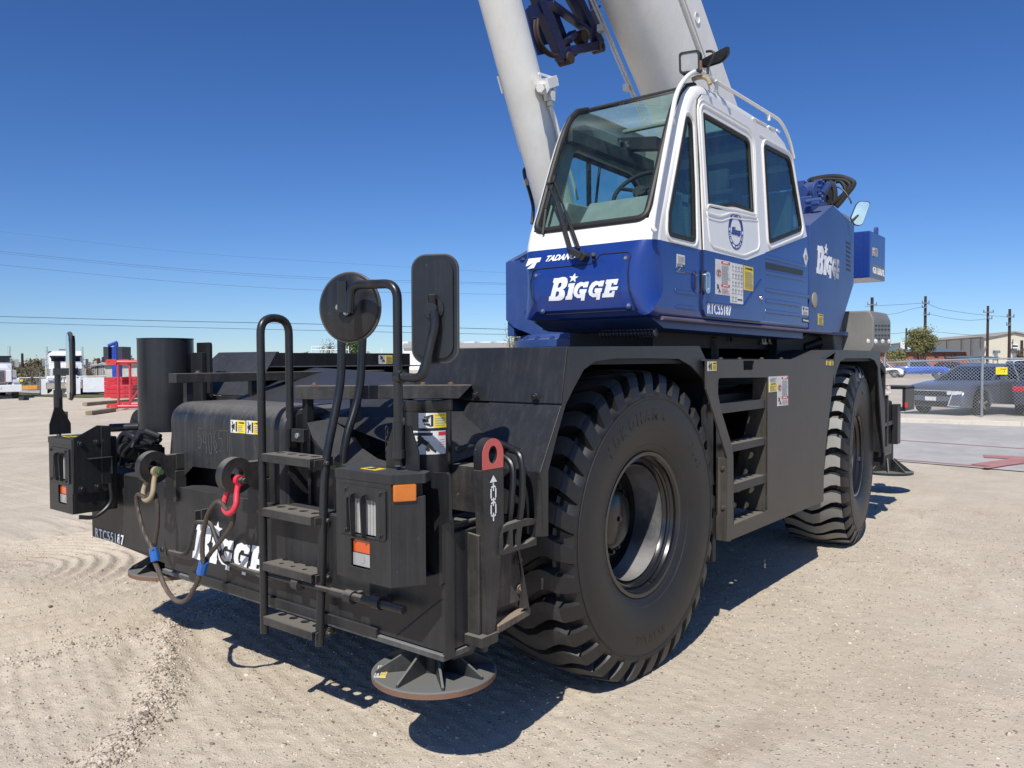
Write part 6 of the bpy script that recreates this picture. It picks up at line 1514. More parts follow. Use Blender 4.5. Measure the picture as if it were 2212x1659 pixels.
# blue cabinet and machinery on top
BM = BLUE2
mb = MB(); W2 = lambda x, y, Y=3.5: at('w', x, y, Y=Y)
mb.box((W2(140, 800).x, 3.15, W2(0, 1020).z-.12), (W2(720, 700).x, 3.6, W2(0, 700, 3.15).z)); mb.box((W2(330, 900, 3.1).x, 3.08, W2(0, 1000, 3.1).z), (W2(580, 900, 3.1).x, 3.14, W2(0, 880, 3.1).z))
mb.cyl(W2(150, 860, 3.1), W2(640, 780, 3.1), .02, n=12)
mb.build('valve_cabinet', BM, crane, bevel=.01)
mb = MB(); c = W2(330, 520); mb.cyl(c+V3(-.2, .1, 0), c+V3(.08, -.02, -.02), .09, n=28); mb.cyl(c+V3(-.05, -.1, -.02), c+V3(.0, .1, .0), .06, n=18); mb.obox(c+V3(.05, .05, .03), (.03, 0, 0), (0, .05, 0), (0, 0, .06)); mb.obox(c+V3(-.09, .0, .05), (.04, 0, 0), (0, .05, 0), (0, 0, .04)); mb.cyl(c+V3(.10, 0, -.03), c+V3(.16, 0, .05), .03, n=12)
for k in range(7): mb.cyl(c+V3(.12, -.02, 0)+V3(-.04, .06*cos(k), .07*sin(k)), c+V3(.15, -.03, 0)+V3(-.04, .06*cos(k), .07*sin(k)), .014, n=8)
mb.build('winch', BM, crane, bevel=.004)
mb = MB()
for pts, r, mt in (([(240, 270), (330, 200), (560, 150), (850, 110), (1150, 115), (1400, 190), (1560, 290), (1520, 420), (1380, 600), (1180, 850), (1050, 1000)], .022, HOSE), ([(360, 250), (480, 210), (700, 190), (1000, 190), (1300, 220), (1440, 330), (1400, 480), (1200, 700), (980, 880), (930, 930)], .022, HOSE),
                   ([(880, 230), (960, 360), (1010, 520), (1020, 700), (1010, 850)], .022, HOSE), ([(1040, 260), (1160, 240), (1270, 340), (1320, 480), (1290, 620)], .020, HOSE)):
    mb.tube(smooth_path([W2(x, y, 3.75) for x, y in pts], 6), r, 10, plain('olive_hose', (.02, .02, .017), .5) if 'olive_hose' not in MATS else MATS['olive_hose'])
for pts in ([(40, 380), (180, 330), (380, 320), (560, 380), (700, 500), (800, 680), (840, 780)], [(20, 300), (100, 280), (200, 310)], [(640, 400), (740, 360), (850, 370)], [(1050, 400), (1200, 460), (1340, 600), (1460, 800), (1490, 900)], [(560, 660), (700, 630), (760, 700), (790, 840)]):
    mb.tube(smooth_path([W2(x, y, 3.6) for x, y in pts], 6), .007, 8, HOSE)
mb.build('hydraulic_hose', None, crane)
mb = MB(); p = W2(1400, 900, 3.9); mb.lathe([(-.02, .20), (.02, .20), (.03, .17), (.03, 0)], p+V3(-.28, .2, -.12), V3(.9, .4, 0), 28); mb.box((p.x-.5, 3.9, 2.7), (p.x-.1, 4.3, p.z-.05)); mb.build('winch_drum', STEEL, crane)
mb = MB(); p_ = W2(870, 560, 3.8); mb.box((p_.x-.04, 3.75, 2.8), (p_.x+.03, 3.8, p_.z+.12)); mb.build('winch_frame', DARK, crane)
mb = MB(); mp = [at('w', *q, X=-.16) for q in ((1740, 815), (2000, 830), (2045, 900), (1820, 1500), (1740, 1540), (1590, 1530), (1460, 1330), (1640, 900))]
cc = sum(mp, V3(0, 0, 0))/8; e1 = (mp[6]-mp[7]).normalized(); nn = V3(.55, -.83, -.07).normalized(); dd = [(ray('w', *q)) for q in ((1740, 815), (2000, 830), (2045, 900), (1820, 1500), (1740, 1540), (1590, 1530), (1460, 1330), (1640, 900))]
mp = [CAM+d*((cc-CAM).dot(nn)/d.dot(nn)) for d in dd]; e1 = (mp[2]-mp[7]).normalized(); e2 = nn.cross(e1).normalized()
q2_ = [((v-cc).dot(e1), (v-cc).dot(e2)) for v in mp]; mb.plate(rpoly(q2_, .02), [], cc-nn*.012, e1, e2, .02); o = mb.build('rear_mirror', BLK, crane, bevel=.004)
mb = MB(); mb.plate([(a_*.93, b_*.94) for a_, b_ in rpoly(q2_, .02)], [], cc-nn*.0005, e1, e2, .004); mb.build('mirror_face', MIRROR, o)
mb = MB(); mb.cyl(cc-nn*.02, V3(-.3, 4.2, 2.8), .012, n=8); mb.build('mirror_arm', BLK, o)
# counterweight
mb = MB(); mb.box((-2.68, 5.28, 2.495), (-.30, 5.90, 2.985)); cw = mb.build('counterweight', BLUE, crane, bevel=.012, seg=3)
mb = MB(); p = at('j', 948, 540, X=-.33); mb.slab([(p.y-.04, 2.98), (p.y+.04, 2.98)]+arc((p.y, 3.04), .04, 0, pi, 10), [ellipse(p.y, 3.045, .017, .017)], 'YZ', -.35, .03); mb.build('lifting_eye', BLUE2, cw)
mb = MB(); p = at('j', 905, 875, X=-.30); q = at('j', 998, 905, X=-.30); mb.box((-.3, p.y-.01, p.z-.03), (-.2985, q.y+.01, p.z+.085), GRAY); mb.text('GR-550XL', (-.2975, p.y, p.z-.01), (0, q.y-p.y, 0), (0, 0, .07), WRITE, bold=.02); mb.build('model_lettering', WRITE, cw)
stk('j', (903, 740), (943, 750), (903, 672), 'danger', 'X', -.30, cw, (.001, 0, 0))
# slewing platform, boom foot housing
mb = MB(); mb.prism([(-1.76, 1.94), (-1.76, 2.37), (-1.02, 2.40), (-1.02, 1.80), (-1.45, 1.80), (-1.68, 1.88)], 'XZ', 1.0, 1.02)
mb.prism([(1.02, 1.82), (1.02, 2.38), (2.2, 2.9), (3.6, 3.4), (4.6, 3.4), (5.2, 2.9), (5.2, 1.9), (3.9, 1.82)], 'YZ', -1.76, -1.70); mb.prism([(1.02, 1.82), (1.02, 2.38), (2.2, 2.9), (3.6, 3.4), (4.6, 3.4), (5.2, 2.9), (5.2, 1.9), (3.9, 1.82)], 'YZ', -1.08, -1.02)
mb.box((-1.70, 1.05, 1.86), (-.25, 5.2, 1.90)); mb.bolt((-1.60, 1.01, 2.37), (0, 0, 1), .018, .02)
mb.build('slewing_platform', BLUE2, crane, bevel=.006)
mb = MB(); mb.box((-1.02, .45, 1.83), (-.25, 1.05, 1.875)); mb.prism([(.30, 1.875), (.45, 1.82), (2.8, 1.80), (2.8, 1.875)], 'YZ', -.98, -.16)
mb.build('cab_floor_frame', BLUE2, crane, bevel=.004)
mb = MB(); mb.lathe([(0, .66), (.05, .66), (.06, .63), (.09, .61), (.09, 0)], (CXM+.22, 1.55, 1.735), (0, 0, 1), 64)
for i in range(28): a_ = 2*pi*i/28; mb.bolt((CXM+.22+(.64)*cos(a_), 1.55+.64*sin(a_), 1.79), (0, 0, 1), .014, .02)
mb.build('turntable', BLUE2, crane)
mb = MB(); mb.lathe([(0, .62), (.42, .62)], (CXM, 1.9, 1.35), (0, 0, 1), 48); mb.box((-2.3, .9, 1.42), (-.42, 4.4, 1.72)); mb.build('slewing_pedestal_and_filler', DARK, crane)  # the wide box is an added dark filler for the bright gap under the cab
mb = MB()
for i in range(16): 
    t_ = i/15; mb.tube([V3(-.5+.35*t_-.0, .33+.0, 1.79)+V3(0, .022*cos(k), .022*sin(k)) for k in [j*pi/5 for j in range(10)]], .004, 5, closed=True)
mb.cyl((-.5, .33, 1.79), (-.15, .33, 1.79), .017, n=10); mb.build('corrugated_hose', HOSE, crane)
mb = MB()
for pts in ([at('n', *q, X=-.35) for q in ((545, 1290), (590, 1400), (650, 1340), (750, 1355))], [at('n', *q, X=-.35) for q in ((1340, 1340), (1420, 1420), (1540, 1400), (1620, 1340))], [at('n', *q, X=-.4) for q in ((590, 1470), (620, 1360), (720, 1320))]):
    mb.tube(smooth_path(pts, 6), .010, 8)
mb.build('hydraulic_hose', HOSE, crane); mb = MB()
a_, b_ = at('n', 1505, 1560, X=-.45), at('n', 1870, 1430, X=-.45)
d_ = b_-a_
for i in range(22): p = a_+d_*i/21; mb.tube([p+V3(.05*cos(k), 0, .05*sin(k)) for k in [j*pi/6 for j in range(12)]], .007, 5, closed=True)
mb.cyl(a_, b_, .045, n=14); mb.build('flexible_duct', HOSE, crane)
mb = MB()
for u in (1020, 1110): p = at('n', u, 1440, X=-.4); mb.tube(smooth_path([p+V3(0, -.03, -.03), p+V3(0, -.025, .03), p+V3(0, .0, .05), p+V3(0, .025, .03), p+V3(0, .03, -.03)], 5), .008, 8); mb.box((p.x-.01, p.y-.05, p.z-.045), (p.x+.01, p.y+.05, p.z-.03))
mb.build('shackle_fitting', STEEL, crane)
mb = MB(); mb.box((-.6, 2.75, 1.5), (-.35, 3.1, 1.86)); mb.cyl((-.45, 1.7, 1.45), (-.45, 1.7, 1.8), .06, n=16); mb.box((-.6, .7, 1.5), (-.45, 1.3, 1.58)); mb.box((-.9, 3.3, 1.45), (-.3, 4.0, 1.7)); mb.box((-1.05, .8, 1.64), (-.42, 4.3, 1.86)); mb.build('underdeck_gear_and_filler', DARK, crane, bevel=.008)  # last box added only to darken the gap left between deck and cab
for (u0, v0, u1, v1) in ((1650, 1380, 1700, 1330), (1740, 1390, 1800, 1340)): pass

# ---------------------------------------------------------------- boom
def line3(k, a, b_, X): p, q = at(k, *a, X=X), at(k, *b_, X=X); return p, (q-p).normalized()
BH = .30; XB = CXM
T_, dT = line3('D', (1515.7, 0), (1588.6, 219), XB+BH); M_, dM = line3('D', (1463.6, 0), (1504, 110), XB+BH)
bdir = V3(0, -cos(radians(42)), sin(radians(42))); bn = V3(0, sin(radians(42)), cos(radians(42)))    # along, and normal (upper side)
Tm = at('D', 1552, 110, X=XB+BH); hM = (Tm-at('D', 1504, 110, X=XB+BH)).dot(bn)
def bsec(w, hs, hb, n=10):
    P_ = [(-w, 0), (w, 0), (w, -hs)]+[(w*cos(a_), -hs-hb*sin(a_)) for a_ in [pi*i/n for i in range(1, n)]]+[(-w, -hs)]
    return P_
def boomseg(s0, s1, w, hs, hb, top=0, mat=WHITE2, name='boom_section', par=None):
    sec = bsec(w, hs, hb); n = len(sec); o0 = V3(XB, Tm.y, Tm.z); V_ = []
    for s_ in (s0, s1):
        for x, h in sec: V_.append(o0+bdir*s_+bn*(h-top)+V3(x, 0, 0))
    m1 = MB(); m1.add(V_, [tuple(range(n)), tuple(range(2*n-1, n-1, -1))]+[(i, (i+1) % n, n+(i+1) % n, n+i) for i in range(n)])
    return m1.build(name, mat, par or crane, bevel=.0, angle=25)
boom = boomseg(-3.0, 8.6, BH, hM, .40, name='boom')
boomseg(8.5, 10.5, BH-.035, hM-.04, .37, .03, par=boom)
m1 = MB(); e0 = V3(XB, Tm.y, Tm.z)
xs_ = XB+BH+.004
for h_, r in ((-hM*.72, .007),): m1.tube([e0+bdir*-2.8+bn*h_+V3(BH+.006, 0, 0), e0+bdir*4.4+bn*h_+V3(BH+.006, 0, 0)], r, 8)
m1.tube([e0+bdir*.05+bn*(-hM*.93)+V3(BH+.02, 0, 0), e0+bdir*4.5+bn*(-hM*.93)+V3(BH+.02, 0, 0)], .014, 8); m1.tube([e0+bdir*.05+bn*(-hM*.93)+V3(BH+.02, 0, 0), e0+bdir*-.2+bn*(-hM*1.1)+V3(BH+.02, 0, 0)], .012, 8)
p = at('i', 1742, 130, X=XB+BH+.004); m1.lathe([(0, .05), (.006, .05), (.006, .042), (-.002, .040), (-.002, 0)], p, (1, 0, 0), 24)
m1.build('boom_trim', WHITE2, boom)
m1 = MB()
for i in range(2): m1.tube([e0+bdir*-1.5+bn*(-hM-.25)+V3(-BH*.95-.03*i, 0, 0), e0+bdir*4.5+bn*(-hM-.25)+V3(-BH*.95-.03*i, 0, 0)], .011, 8)
for s_ in (-1.0, -.4, .2, .8, 1.5): p = e0+bdir*s_+bn*(-hM-.25)+V3(-BH, 0, 0); m1.box(p-V3(.06, .03, .03), p+V3(.0, .03, .03))
zz = [e0+bdir*(-1.3+.12*i)+bn*(-hM-.25-(.06 if i % 2 else .0))+V3(-BH-.07, 0, 0) for i in range(10)]; m1.tube(zz, .007, 6)
m1.build('boom_pipes', WHITE2, boom)
# lift cylinder
c0 = at('D', 1080, 0, X=XB); c1 = at('D', 1178, 365, X=XB); ld = (c0-c1).normalized()
mb = MB(); mb.cyl(c1-ld*1.7, c0+ld*1.9, .1415, n=48); lift = mb.build('lift_cylinder', WHITE2, crane)
mb = MB(); sn = V3(-1, -.25, -.1).normalized()
pa, pb = at('v', 150, 0, X=XB-.16), at('v', 600, 1659, X=XB-.16)
mb.tube([pa+(pa-pb)*.5, pa, pb, pb+(pb-pa)*.35], .013, 10)
for q in ((450, 1160), (485, 1285)): p = at('v', *q, X=XB-.16); mb.cyl(p-ld*.03, p+ld*.03, .022, n=6)
mb.build('cylinder_pipe', WHITE2, lift)
mb = MB(); V_ = lambda x, y, X=XB+.17: at('v', x, y, X=X)
mb.cyl(V_(1060, 1270, XB+.24), V_(1060, 1270, XB+.10), .045, n=22); mb.cyl(V_(1020, 1275, XB+.29), V_(1050, 1270, XB+.22), .03, n=6); mb.beam(V_(1080, 1230), V_(1220, 1180), .07, .07); mb.beam(V_(960, 1195), V_(1100, 1170), .05, .03); mb.cyl(V_(1150, 1160), V_(1150, 1130), .015, n=8)
mb.beam(V_(1160, 1330), V_(1160, 1470), .06, .05); mb.beam(V_(1085, 1320), V_(1120, 1460), .02, .03); mb.cyl(V_(1165, 1470), V_(1170, 1540), .022, n=10); mb.beam(V_(1215, 1270), V_(1220, 1400), .02, .03)
mb.tube(smooth_path([V_(*q) for q in ((1170, 1540), (1200, 1640), (1240, 1760), (1300, 2000), (1380, 2300))], 6), .016, 10)
mb.tube([V_(1000, 1065), V_(1270, 1150), V_(1275, 1180), V_(1160, 1140)], .008, 8); mb.build('holding_valve', WHITE2, lift, bevel=.003)
mb = MB(); mb.tube(smooth_path([at('u', *q, X=XB-.25) for q in ((230, 95), (205, 130), (215, 200), (235, 260), (265, 360), (290, 470), (290, 560), (280, 640))], 6), .014, 10, HOSE); mb.cyl(at('u', 222, 205, X=XB-.25), at('u', 230, 270, X=XB-.25), .022, n=6, mat=STEEL)
mb.tube([at('u', *q, X=XB-.2) for q in ((270, 200), (300, 330), (320, 430))], .008, 8, HOSE); mb.build('cylinder_hose', None, lift)
DARKR = paint('dark_rust', (.035, .022, .018), .7, (.10, .05, .03), .4, 0, .8)
# stowed lattice jib between lift cylinder and boom
JB = paint('shaded_blue_steel', (.004, .010, .060), .4, (.04, .04, .05), .1, .1, .2, (.2, .1, .06), .2)  # blue darkened to carry the shade under the boom
jx = XB-.42
mb = MB(); Jv = lambda x, y, X=jx: at('v', x, y, X=X)
up_j = V3(1, 0, 0)
def jb(a_, b_, w1=.09, h=.08, X=jx, X2=None): p, q = Jv(*a_, X), Jv(*b_, X2 or X); mb.beam(p, q, h, w1, V3(1, 0, 0).cross((q-p).normalized()))
jb((860, -300), (1340, 850), .10); jb((1000, -300), (1400, 740), .08, X=jx-.10); jb((1380, -350), (1880, 650), .09); jb((1160, 40), (1740, 470), .035); jb((1420, 745), (1840, 670), .075); jb((1420, 600), (1500, 480), .05); jb((1300, -300), (1750, 500), .06, X=jx-.5); jb((1720, -200), (1900, 480), .03, X=jx-.5); jb((1750, 180), (1850, 100), .02, X=jx-.3)
mb.slab([(p.y, p.z) for p in [Jv(*q) for q in ((780, 150), (870, 70), (1000, 60), (1010, 260), (860, 260), (950, 560), (1060, 790), (960, 815), (900, 640))]], [], 'YZ', jx+.02, .012)
mb.slab([(p.y, p.z) for p in [Jv(*q) for q in ((1200, -40), (1560, -60), (1730, 420), (1600, 500), (1400, 560), (1330, 430))]], [], 'YZ', jx-.25, .012)
mb.slab([(p.y, p.z) for p in [Jv(*q) for q in ((1380, 740), (1760, 640), (1760, 720), (1560, 780), (1440, 880), (1340, 900), (1240, 760))]], [], 'YZ', jx+.0, .05)
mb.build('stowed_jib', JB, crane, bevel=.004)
mb = MB(); c = Jv(1860, 690); mb.lathe([(-.05, .022), (-.05, .048), (.05, .048), (.05, .022)], c, (1, 0, 0), 24, closed=True); mb.build('jib_eye', MUDDY, crane)
mb = MB(); c = Jv(1390, 860); mb.cyl(c-V3(.06, 0, 0), c+V3(.06, 0, 0), .05, n=20); mb.build('jib_pin', DARKR, crane); mb = MB(); c = Jv(1620, 540); mb.cyl(c-V3(.05, 0, 0), c+V3(.04, 0, 0), .06, n=8); mb.build('jib_pin', DARKR, crane)
mb = MB(); arcs = [Jv(x, y, jx+.03) for x, y in ((945, 290), (940, 450), (985, 620), (1060, 730), (1150, 800), (1230, 825))]; mb.tube(smooth_path(arcs, 6), .014, 8); mb.tube(smooth_path([p+V3(.03, .0, .0) for p in arcs], 6), .012, 8); mb.build('jib_sheave', DARKR, crane)
# ================================================================ surroundings
def gz(x, y): return float(height(np.array([x]), np.array([y]))[0])
def ground(k, x, y, D):
    p = at(k, x, y, D=D); p.z = gz(p.x, p.y); return p
FH = Vector((FW.x, FW.y, 0)).normalized(); RH = Vector((FH.y, -FH.x, 0))
CARBLK = plain('car_black_trim', (.012, .012, .013), .4); CARGL = plain('car_glass', (.012, .018, .024), .06, coat=.5); TYR = plain('car_tyre', (.018, .018, .018), .8)
ALLOY = plain('alloy', (.42, .42, .42), .3, .8); LAMPW = plain('car_lamp', (.65, .66, .68), .12, coat=1); LAMPR = plain('car_tail_lamp', (.45, .012, .015), .15, coat=1)
def carpaint(name, c, metal=.3): return paint(name, c, .28, (.35, .32, .28), .06, 0, 0, up=.05, coat=.9, metallic=metal, var=.06)

def rounded_extrude(prof, w, r, mat_, steps=3):
    """profile (y,z) extruded over +-w with rounded long edges"""
    mb = MB(); n = len(prof); rings = []
    for k in range(steps+1): a = pi/2*k/steps; rings.append((w-r*(1-sin(a)) if False else w-r*(1-cos(pi/2-a)) if False else w-r*(1-sin(pi/2-a)), offx(prof, r*(1-cos(pi/2-a)))))
    # k=0: outermost side plane, inset by r ; last: full profile
    rings = [(w-r*(1-cos(a)), offx(prof, r*(1-sin(a)))) for a in [pi/2*k/steps for k in range(steps+1)]]
    allr = [(x, p) for x, p in rings]+[(-x, p) for x, p in rings[::-1]]
    V_ = []
    for x, p in allr: V_ += [(x, q[0], q[1]) for q in p]
    F_ = [tuple(range(n)), tuple(range(len(V_)-1, len(V_)-n-1, -1))]
    for j in range(len(allr)-1):
        for i in range(n): F_.append((j*n+i, j*n+(i+1) % n, (j+1)*n+(i+1) % n, (j+1)*n+i))
    mb.add(V_, F_); return mb

def place(root, loc, heading):
    root.location = loc; root.rotation_euler = (0, 0, heading)
def local(o, root): o.parent = root; return o

def wheel_part(root, x, y, r, wd=.21):
    mb = MB(); s = 1 if x > 0 else -1
    mb.lathe([(-wd/2, r*.62), (-wd/2+.01, r*.86), (-wd/2+.04, r*.98), (0, r), (wd/2-.04, r*.98), (wd/2-.01, r*.86), (wd/2, r*.62), (wd/2-.03, 0)], (x, y, r), (s, 0, 0), 28)
    o = local(mb.build('wheel', TYR), root)
    mb = MB(); mb.lathe([(wd/2-.015, r*.66), (wd/2+.0, r*.64), (wd/2-.03, r*.58)], (x, y, r), (s, 0, 0), 28)
    for i in range(5):
        a = 2*pi*i/5+.3; mb.beam((x+s*(wd/2-.012), y, r), (x+s*(wd/2-.012), y+r*.62*cos(a), r+r*.62*sin(a)), .06, .02, (s, 0, 0))
    mb.cyl((x+s*(wd/2-.03), y, r), (x+s*(wd/2), y, r), .05, n=12); local(mb.build('rim', ALLOY), o)

def car(kind, mat_, loc, heading, label, cat, group=None, detail=True):
    """front of the car points to local -Y"""
    root = empty({'sedan': 'parked_car', 'suv': 'parked_suv', 'pickup': 'pickup_truck'}[kind], loc, label, cat, group, heading)
    W = {'sedan': .93, 'suv': .95, 'pickup': 1.0}[kind]
    if kind == 'pickup':
        rw, yf, yr, L0, L1 = .40, -1.85, 1.85, -2.85, 2.9
        low = [(L0, .42), (yf-.52, .40)]+[(yf+.50*cos(a), rw+.50*sin(a)) for a in [pi-pi*i/10 for i in range(11)]]+[(yr-.52, .40)]+[(yr+.50*cos(a), rw+.50*sin(a)) for a in [pi-pi*i/10 for i in range(11)]]+[(L1, .5), (L1, 1.18), (.95, 1.20), (-1.0, 1.20), (-2.5, 1.16), (L0+.05, 1.02)]
        cab = [(-1.15, 1.18), (-.45, 1.80), (.0, 1.86), (.75, 1.84), (.95, 1.76), (1.0, 1.18)]; taper = .16
    elif kind == 'suv':
        rw, yf, yr, L0, L1 = .37, -1.45, 1.45, -2.35, 2.35
        low = [(L0, .35), (yf-.47, .33)]+[(yf+.44*cos(a), rw+.44*sin(a)) for a in [pi-pi*i/10 for i in range(11)]]+[(yr-.46, .33)]+[(yr+.44*cos(a), rw+.44*sin(a)) for a in [pi-pi*i/10 for i in range(11)]]+[(L1, .4), (L1+.02, .95), (L1-.1, 1.05), (-1.1, 1.04), (-2.1, .98), (L0+.02, .8)]
        cab = [(-1.3, 1.02), (-.6, 1.58), (.0, 1.68), (1.7, 1.64), (2.15, 1.3), (2.2, 1.02)]; taper = .18
    else:
        rw, yf, yr, L0, L1 = .35, -1.60, 1.48, -2.52, 2.55
        low = [(L0+.02, .26), (yf-.44, .22)]+[(yf+.42*cos(a), rw+.42*sin(a)) for a in [pi-pi*i/12 for i in range(13)]]+[(yr-.44, .22)]+[(yr+.42*cos(a), rw+.42*sin(a)) for a in [pi-pi*i/12 for i in range(13)]]+[(L1-.05, .32), (L1, .62), (L1-.04, .98), (L1-.6, 1.03), (1.3, 1.02), (-.8, 1.00), (-1.5, .95), (-2.1, .87), (L0+.12, .76), (L0, .62), (L0-.02, .45)]
        cab = [(-1.05, .98), (-.25, 1.36), (.15, 1.45), (.75, 1.45), (1.15, 1.40), (2.0, 1.03), (1.9, .98)]; taper = .24
    body = local(rounded_extrude(low, W, .10, mat_).build('body', mat_, angle=38), root)
    # glasshouse, roof skin and pillars
    mb = MB(); n = len(cab); z0 = min(z for _, z in cab); z1 = max(z for _, z in cab); hw = lambda z: W-.09-taper*(z-z0)/(z1-z0)
    V_ = [(hw(z), y, z) for y, z in cab]+[(-hw(z), y, z) for y, z in cab]
    mb.add(V_, [tuple(range(n)), tuple(range(2*n-1, n-1, -1))]+[(i, (i+1) % n, n+(i+1) % n, n+i) for i in range(n)])
    local(mb.build('windows', CARGL, bevel=.03, angle=30), root)
    mb = MB(); rf = [p for p in cab if p[1] > z0+(z1-z0)*.78]
    for (a, b) in zip(rf[:-1], rf[1:]):
        mb.add([(hw(a[1])+.004, a[0], a[1]+.012), (hw(b[1])+.004, b[0], b[1]+.012), (-hw(b[1])-.004, b[0], b[1]+.012), (-hw(a[1])-.004, a[0], a[1]+.012)], [(0, 1, 2, 3)])
    for s in (-1, 1):
        for (a, b) in zip(cab[:-1], cab[1:]): mb.beam((s*(hw(a[1])+.002), a[0], a[1]), (s*(hw(b[1])+.002), b[0], b[1]), .05, .055, (s, 0, .2))
        for yp in ((.35,) if kind != 'pickup' else (.0,)): mb.beam((s*(hw(z0)+.004), yp, z0), (s*(hw(z1)+.004), yp+.05, z1), .02, .06, (s, 0, 0))
    local(mb.build('roof', mat_, bevel=.01), root)
    for x in (-W+.10, W-.10):
        for y in (yf, yr): wheel_part(root, x, y, rw)
    if detail:
        zf = {'sedan': .66, 'suv': .78, 'pickup': .90}[kind]
        for s in (-1, 1):
            mb = MB(); mb.obox((s*(W-.27), L0+.035, zf), (.19, s*.0+.03*s*s, 0), (0, .05, 0), (0, 0, .055)); local(mb.build('headlight', LAMPW, bevel=.02), root)
            mb = MB(); mb.obox((s*(W-.20), L1-.03, zf+.10), (.17, 0, 0), (0, .05, 0), (0, 0, .075)); local(mb.build('tail_light', LAMPR, bevel=.02), root)
            mb = MB(); ym = cab[0][0]+.35; mb.obox((s*(W+.06), ym, z0+.08), (.09, 0, 0), (0, .05, 0), (0, 0, .06)); local(mb.build('door_mirror', mat_, bevel=.025), root)
        mb = MB(); mb.box((-.62, L0-.025, zf-.10), (.62, L0+.06, zf+.05)); mb.box((-.50, L0-.03, .27 if kind != 'pickup' else .5), (.50, L0+.05, .43 if kind != 'pickup' else .68)); local(mb.build('grille', CARBLK, bevel=.02), root)
        mb = MB(); mb.box((-.16, L0-.045, zf-.23), (.16, L0-.03, zf-.12)); local(mb.build('number_plate', STKW), root)
        mb = MB()
        for y in (-.75, .38, 1.2): mb.box((W-.001, y-.006, .35), (W+.003, y+.006, z0-.02)); mb.box((-W-.003, y-.006, .35), (-W+.001, y+.006, z0-.02))
        local(mb.build('panel_gaps', CARBLK), root)
        mb = MB()
        for s in (-1, 1):
            for y in (.18, 1.0): mb.box((s*(W+.002), y-.1, z0-.12), (s*(W+.02), y+.1, z0-.09))
        local(mb.build('door_handles', mat_), root)
        if kind == 'sedan':
            mb = MB()
            for s in (-1, 1): mb.beam((s*.62, L0-.03, .62), (s*.50, L0-.02, .30), .02, .02, (0, -1, 0)); mb.obox((s*.66, L0-.0, .30), (.16, .0, 0), (0, .02, 0), (0, 0, .008))
            mb.obox((0, L0-.03, zf+.055), (.6, 0, 0), (0, .012, 0), (0, 0, .008)); local(mb.build('chrome_trim', LAMPW), root)
    return root
head = lambda v: atan2(v.x, -v.y)           # rotation that turns local -Y to the horizontal direction v
# ---------------------------------------------------------------- the grey saloon and its neighbour behind the fence
fv = (-RH*.87-FH*.49); fv.normalize(); sd = Vector((-fv.y, fv.x, 0))
wc = ground('k', 1210, 993, 23.2); wc = at('k', 1210, 993, Z=.02)
side_v = Vector((fv.y, -fv.x, 0)); side_v = side_v if side_v.dot(RH) > 0 else -side_v
loc = wc-side_v*.83-fv*1.60; loc.z = .02
car('sedan', carpaint('steel_grey_car_paint', (.11, .125, .16), .5), loc, head(fv), 'steel grey saloon parked behind the chain-link fence, nose towards the crane', 'car')
fv2 = (RH*.62+FH*.78).normalized(); rv2 = Vector((fv2.y, -fv2.x, 0)); loc = at('y', 1985, 1040, Z=.02)+rv2*.95+fv2*2.6; loc.z = .02
car('sedan', carpaint('dark_navy_car_paint', (.022, .026, .05), .3), loc, head(fv2), 'dark navy car at the right edge, its red tail lamp beside the grey saloon', 'car')
# far row
gL = lambda k, x, y, D: (lambda p: Vector((p.x, p.y, gz(p.x, p.y)+.02)))(at(k, x, y, D=D))
car('pickup', carpaint('bright_blue_car_paint', (.008, .11, .52), .2), gL('y', 545, 385, 88), head(RH*.95-FH*.3), 'bright blue pickup truck in the far car park, seen from the side', 'pickup truck')
car('pickup', carpaint('white_car_paint', (.74, .75, .76), 0), gL('y', 2200, 320, 62), head(RH*.96-FH*.2), 'white pickup truck with its load bed towards the left, at the right edge', 'pickup truck')
car('suv', MATS['white_car_paint'], gL('y', -70, 360, 88), head(RH*.9-FH*.4), 'white car half hidden by the rear of the crane, left of the blue pickup', 'car')
car('suv', carpaint('red_car_paint', (.40, .02, .025), .2), gL('y', 1130, 345, 97), head(RH*.75-FH*.66), 'red car parked next to the nose of the blue pickup', 'car', 'cars parked in the far row')
car('sedan', carpaint('graphite_car_paint', (.03, .032, .036), .4), gL('y', 1235, 345, 90), head(RH*.75-FH*.66), 'graphite car between the two red cars of the far row', 'car', 'cars parked in the far row')
car('sedan', carpaint('dark_teal_car_paint', (.03, .05, .06), .4), gL('y', 1370, 335, 90), head(RH*.75-FH*.66), 'dark teal car of the far row, left of the second red car', 'car', 'cars parked in the far row')
car('sedan', MATS['red_car_paint'], gL('y', 1560, 325, 92), head(RH*.75-FH*.66), 'red car of the far row just left of the fence post', 'car', 'cars parked in the far row')
car('sedan', MATS['graphite_car_paint'], gL('y', 1700, 322, 94), head(RH*.75-FH*.66), 'dark car of the far row just right of the fence post', 'car', 'cars parked in the far row')

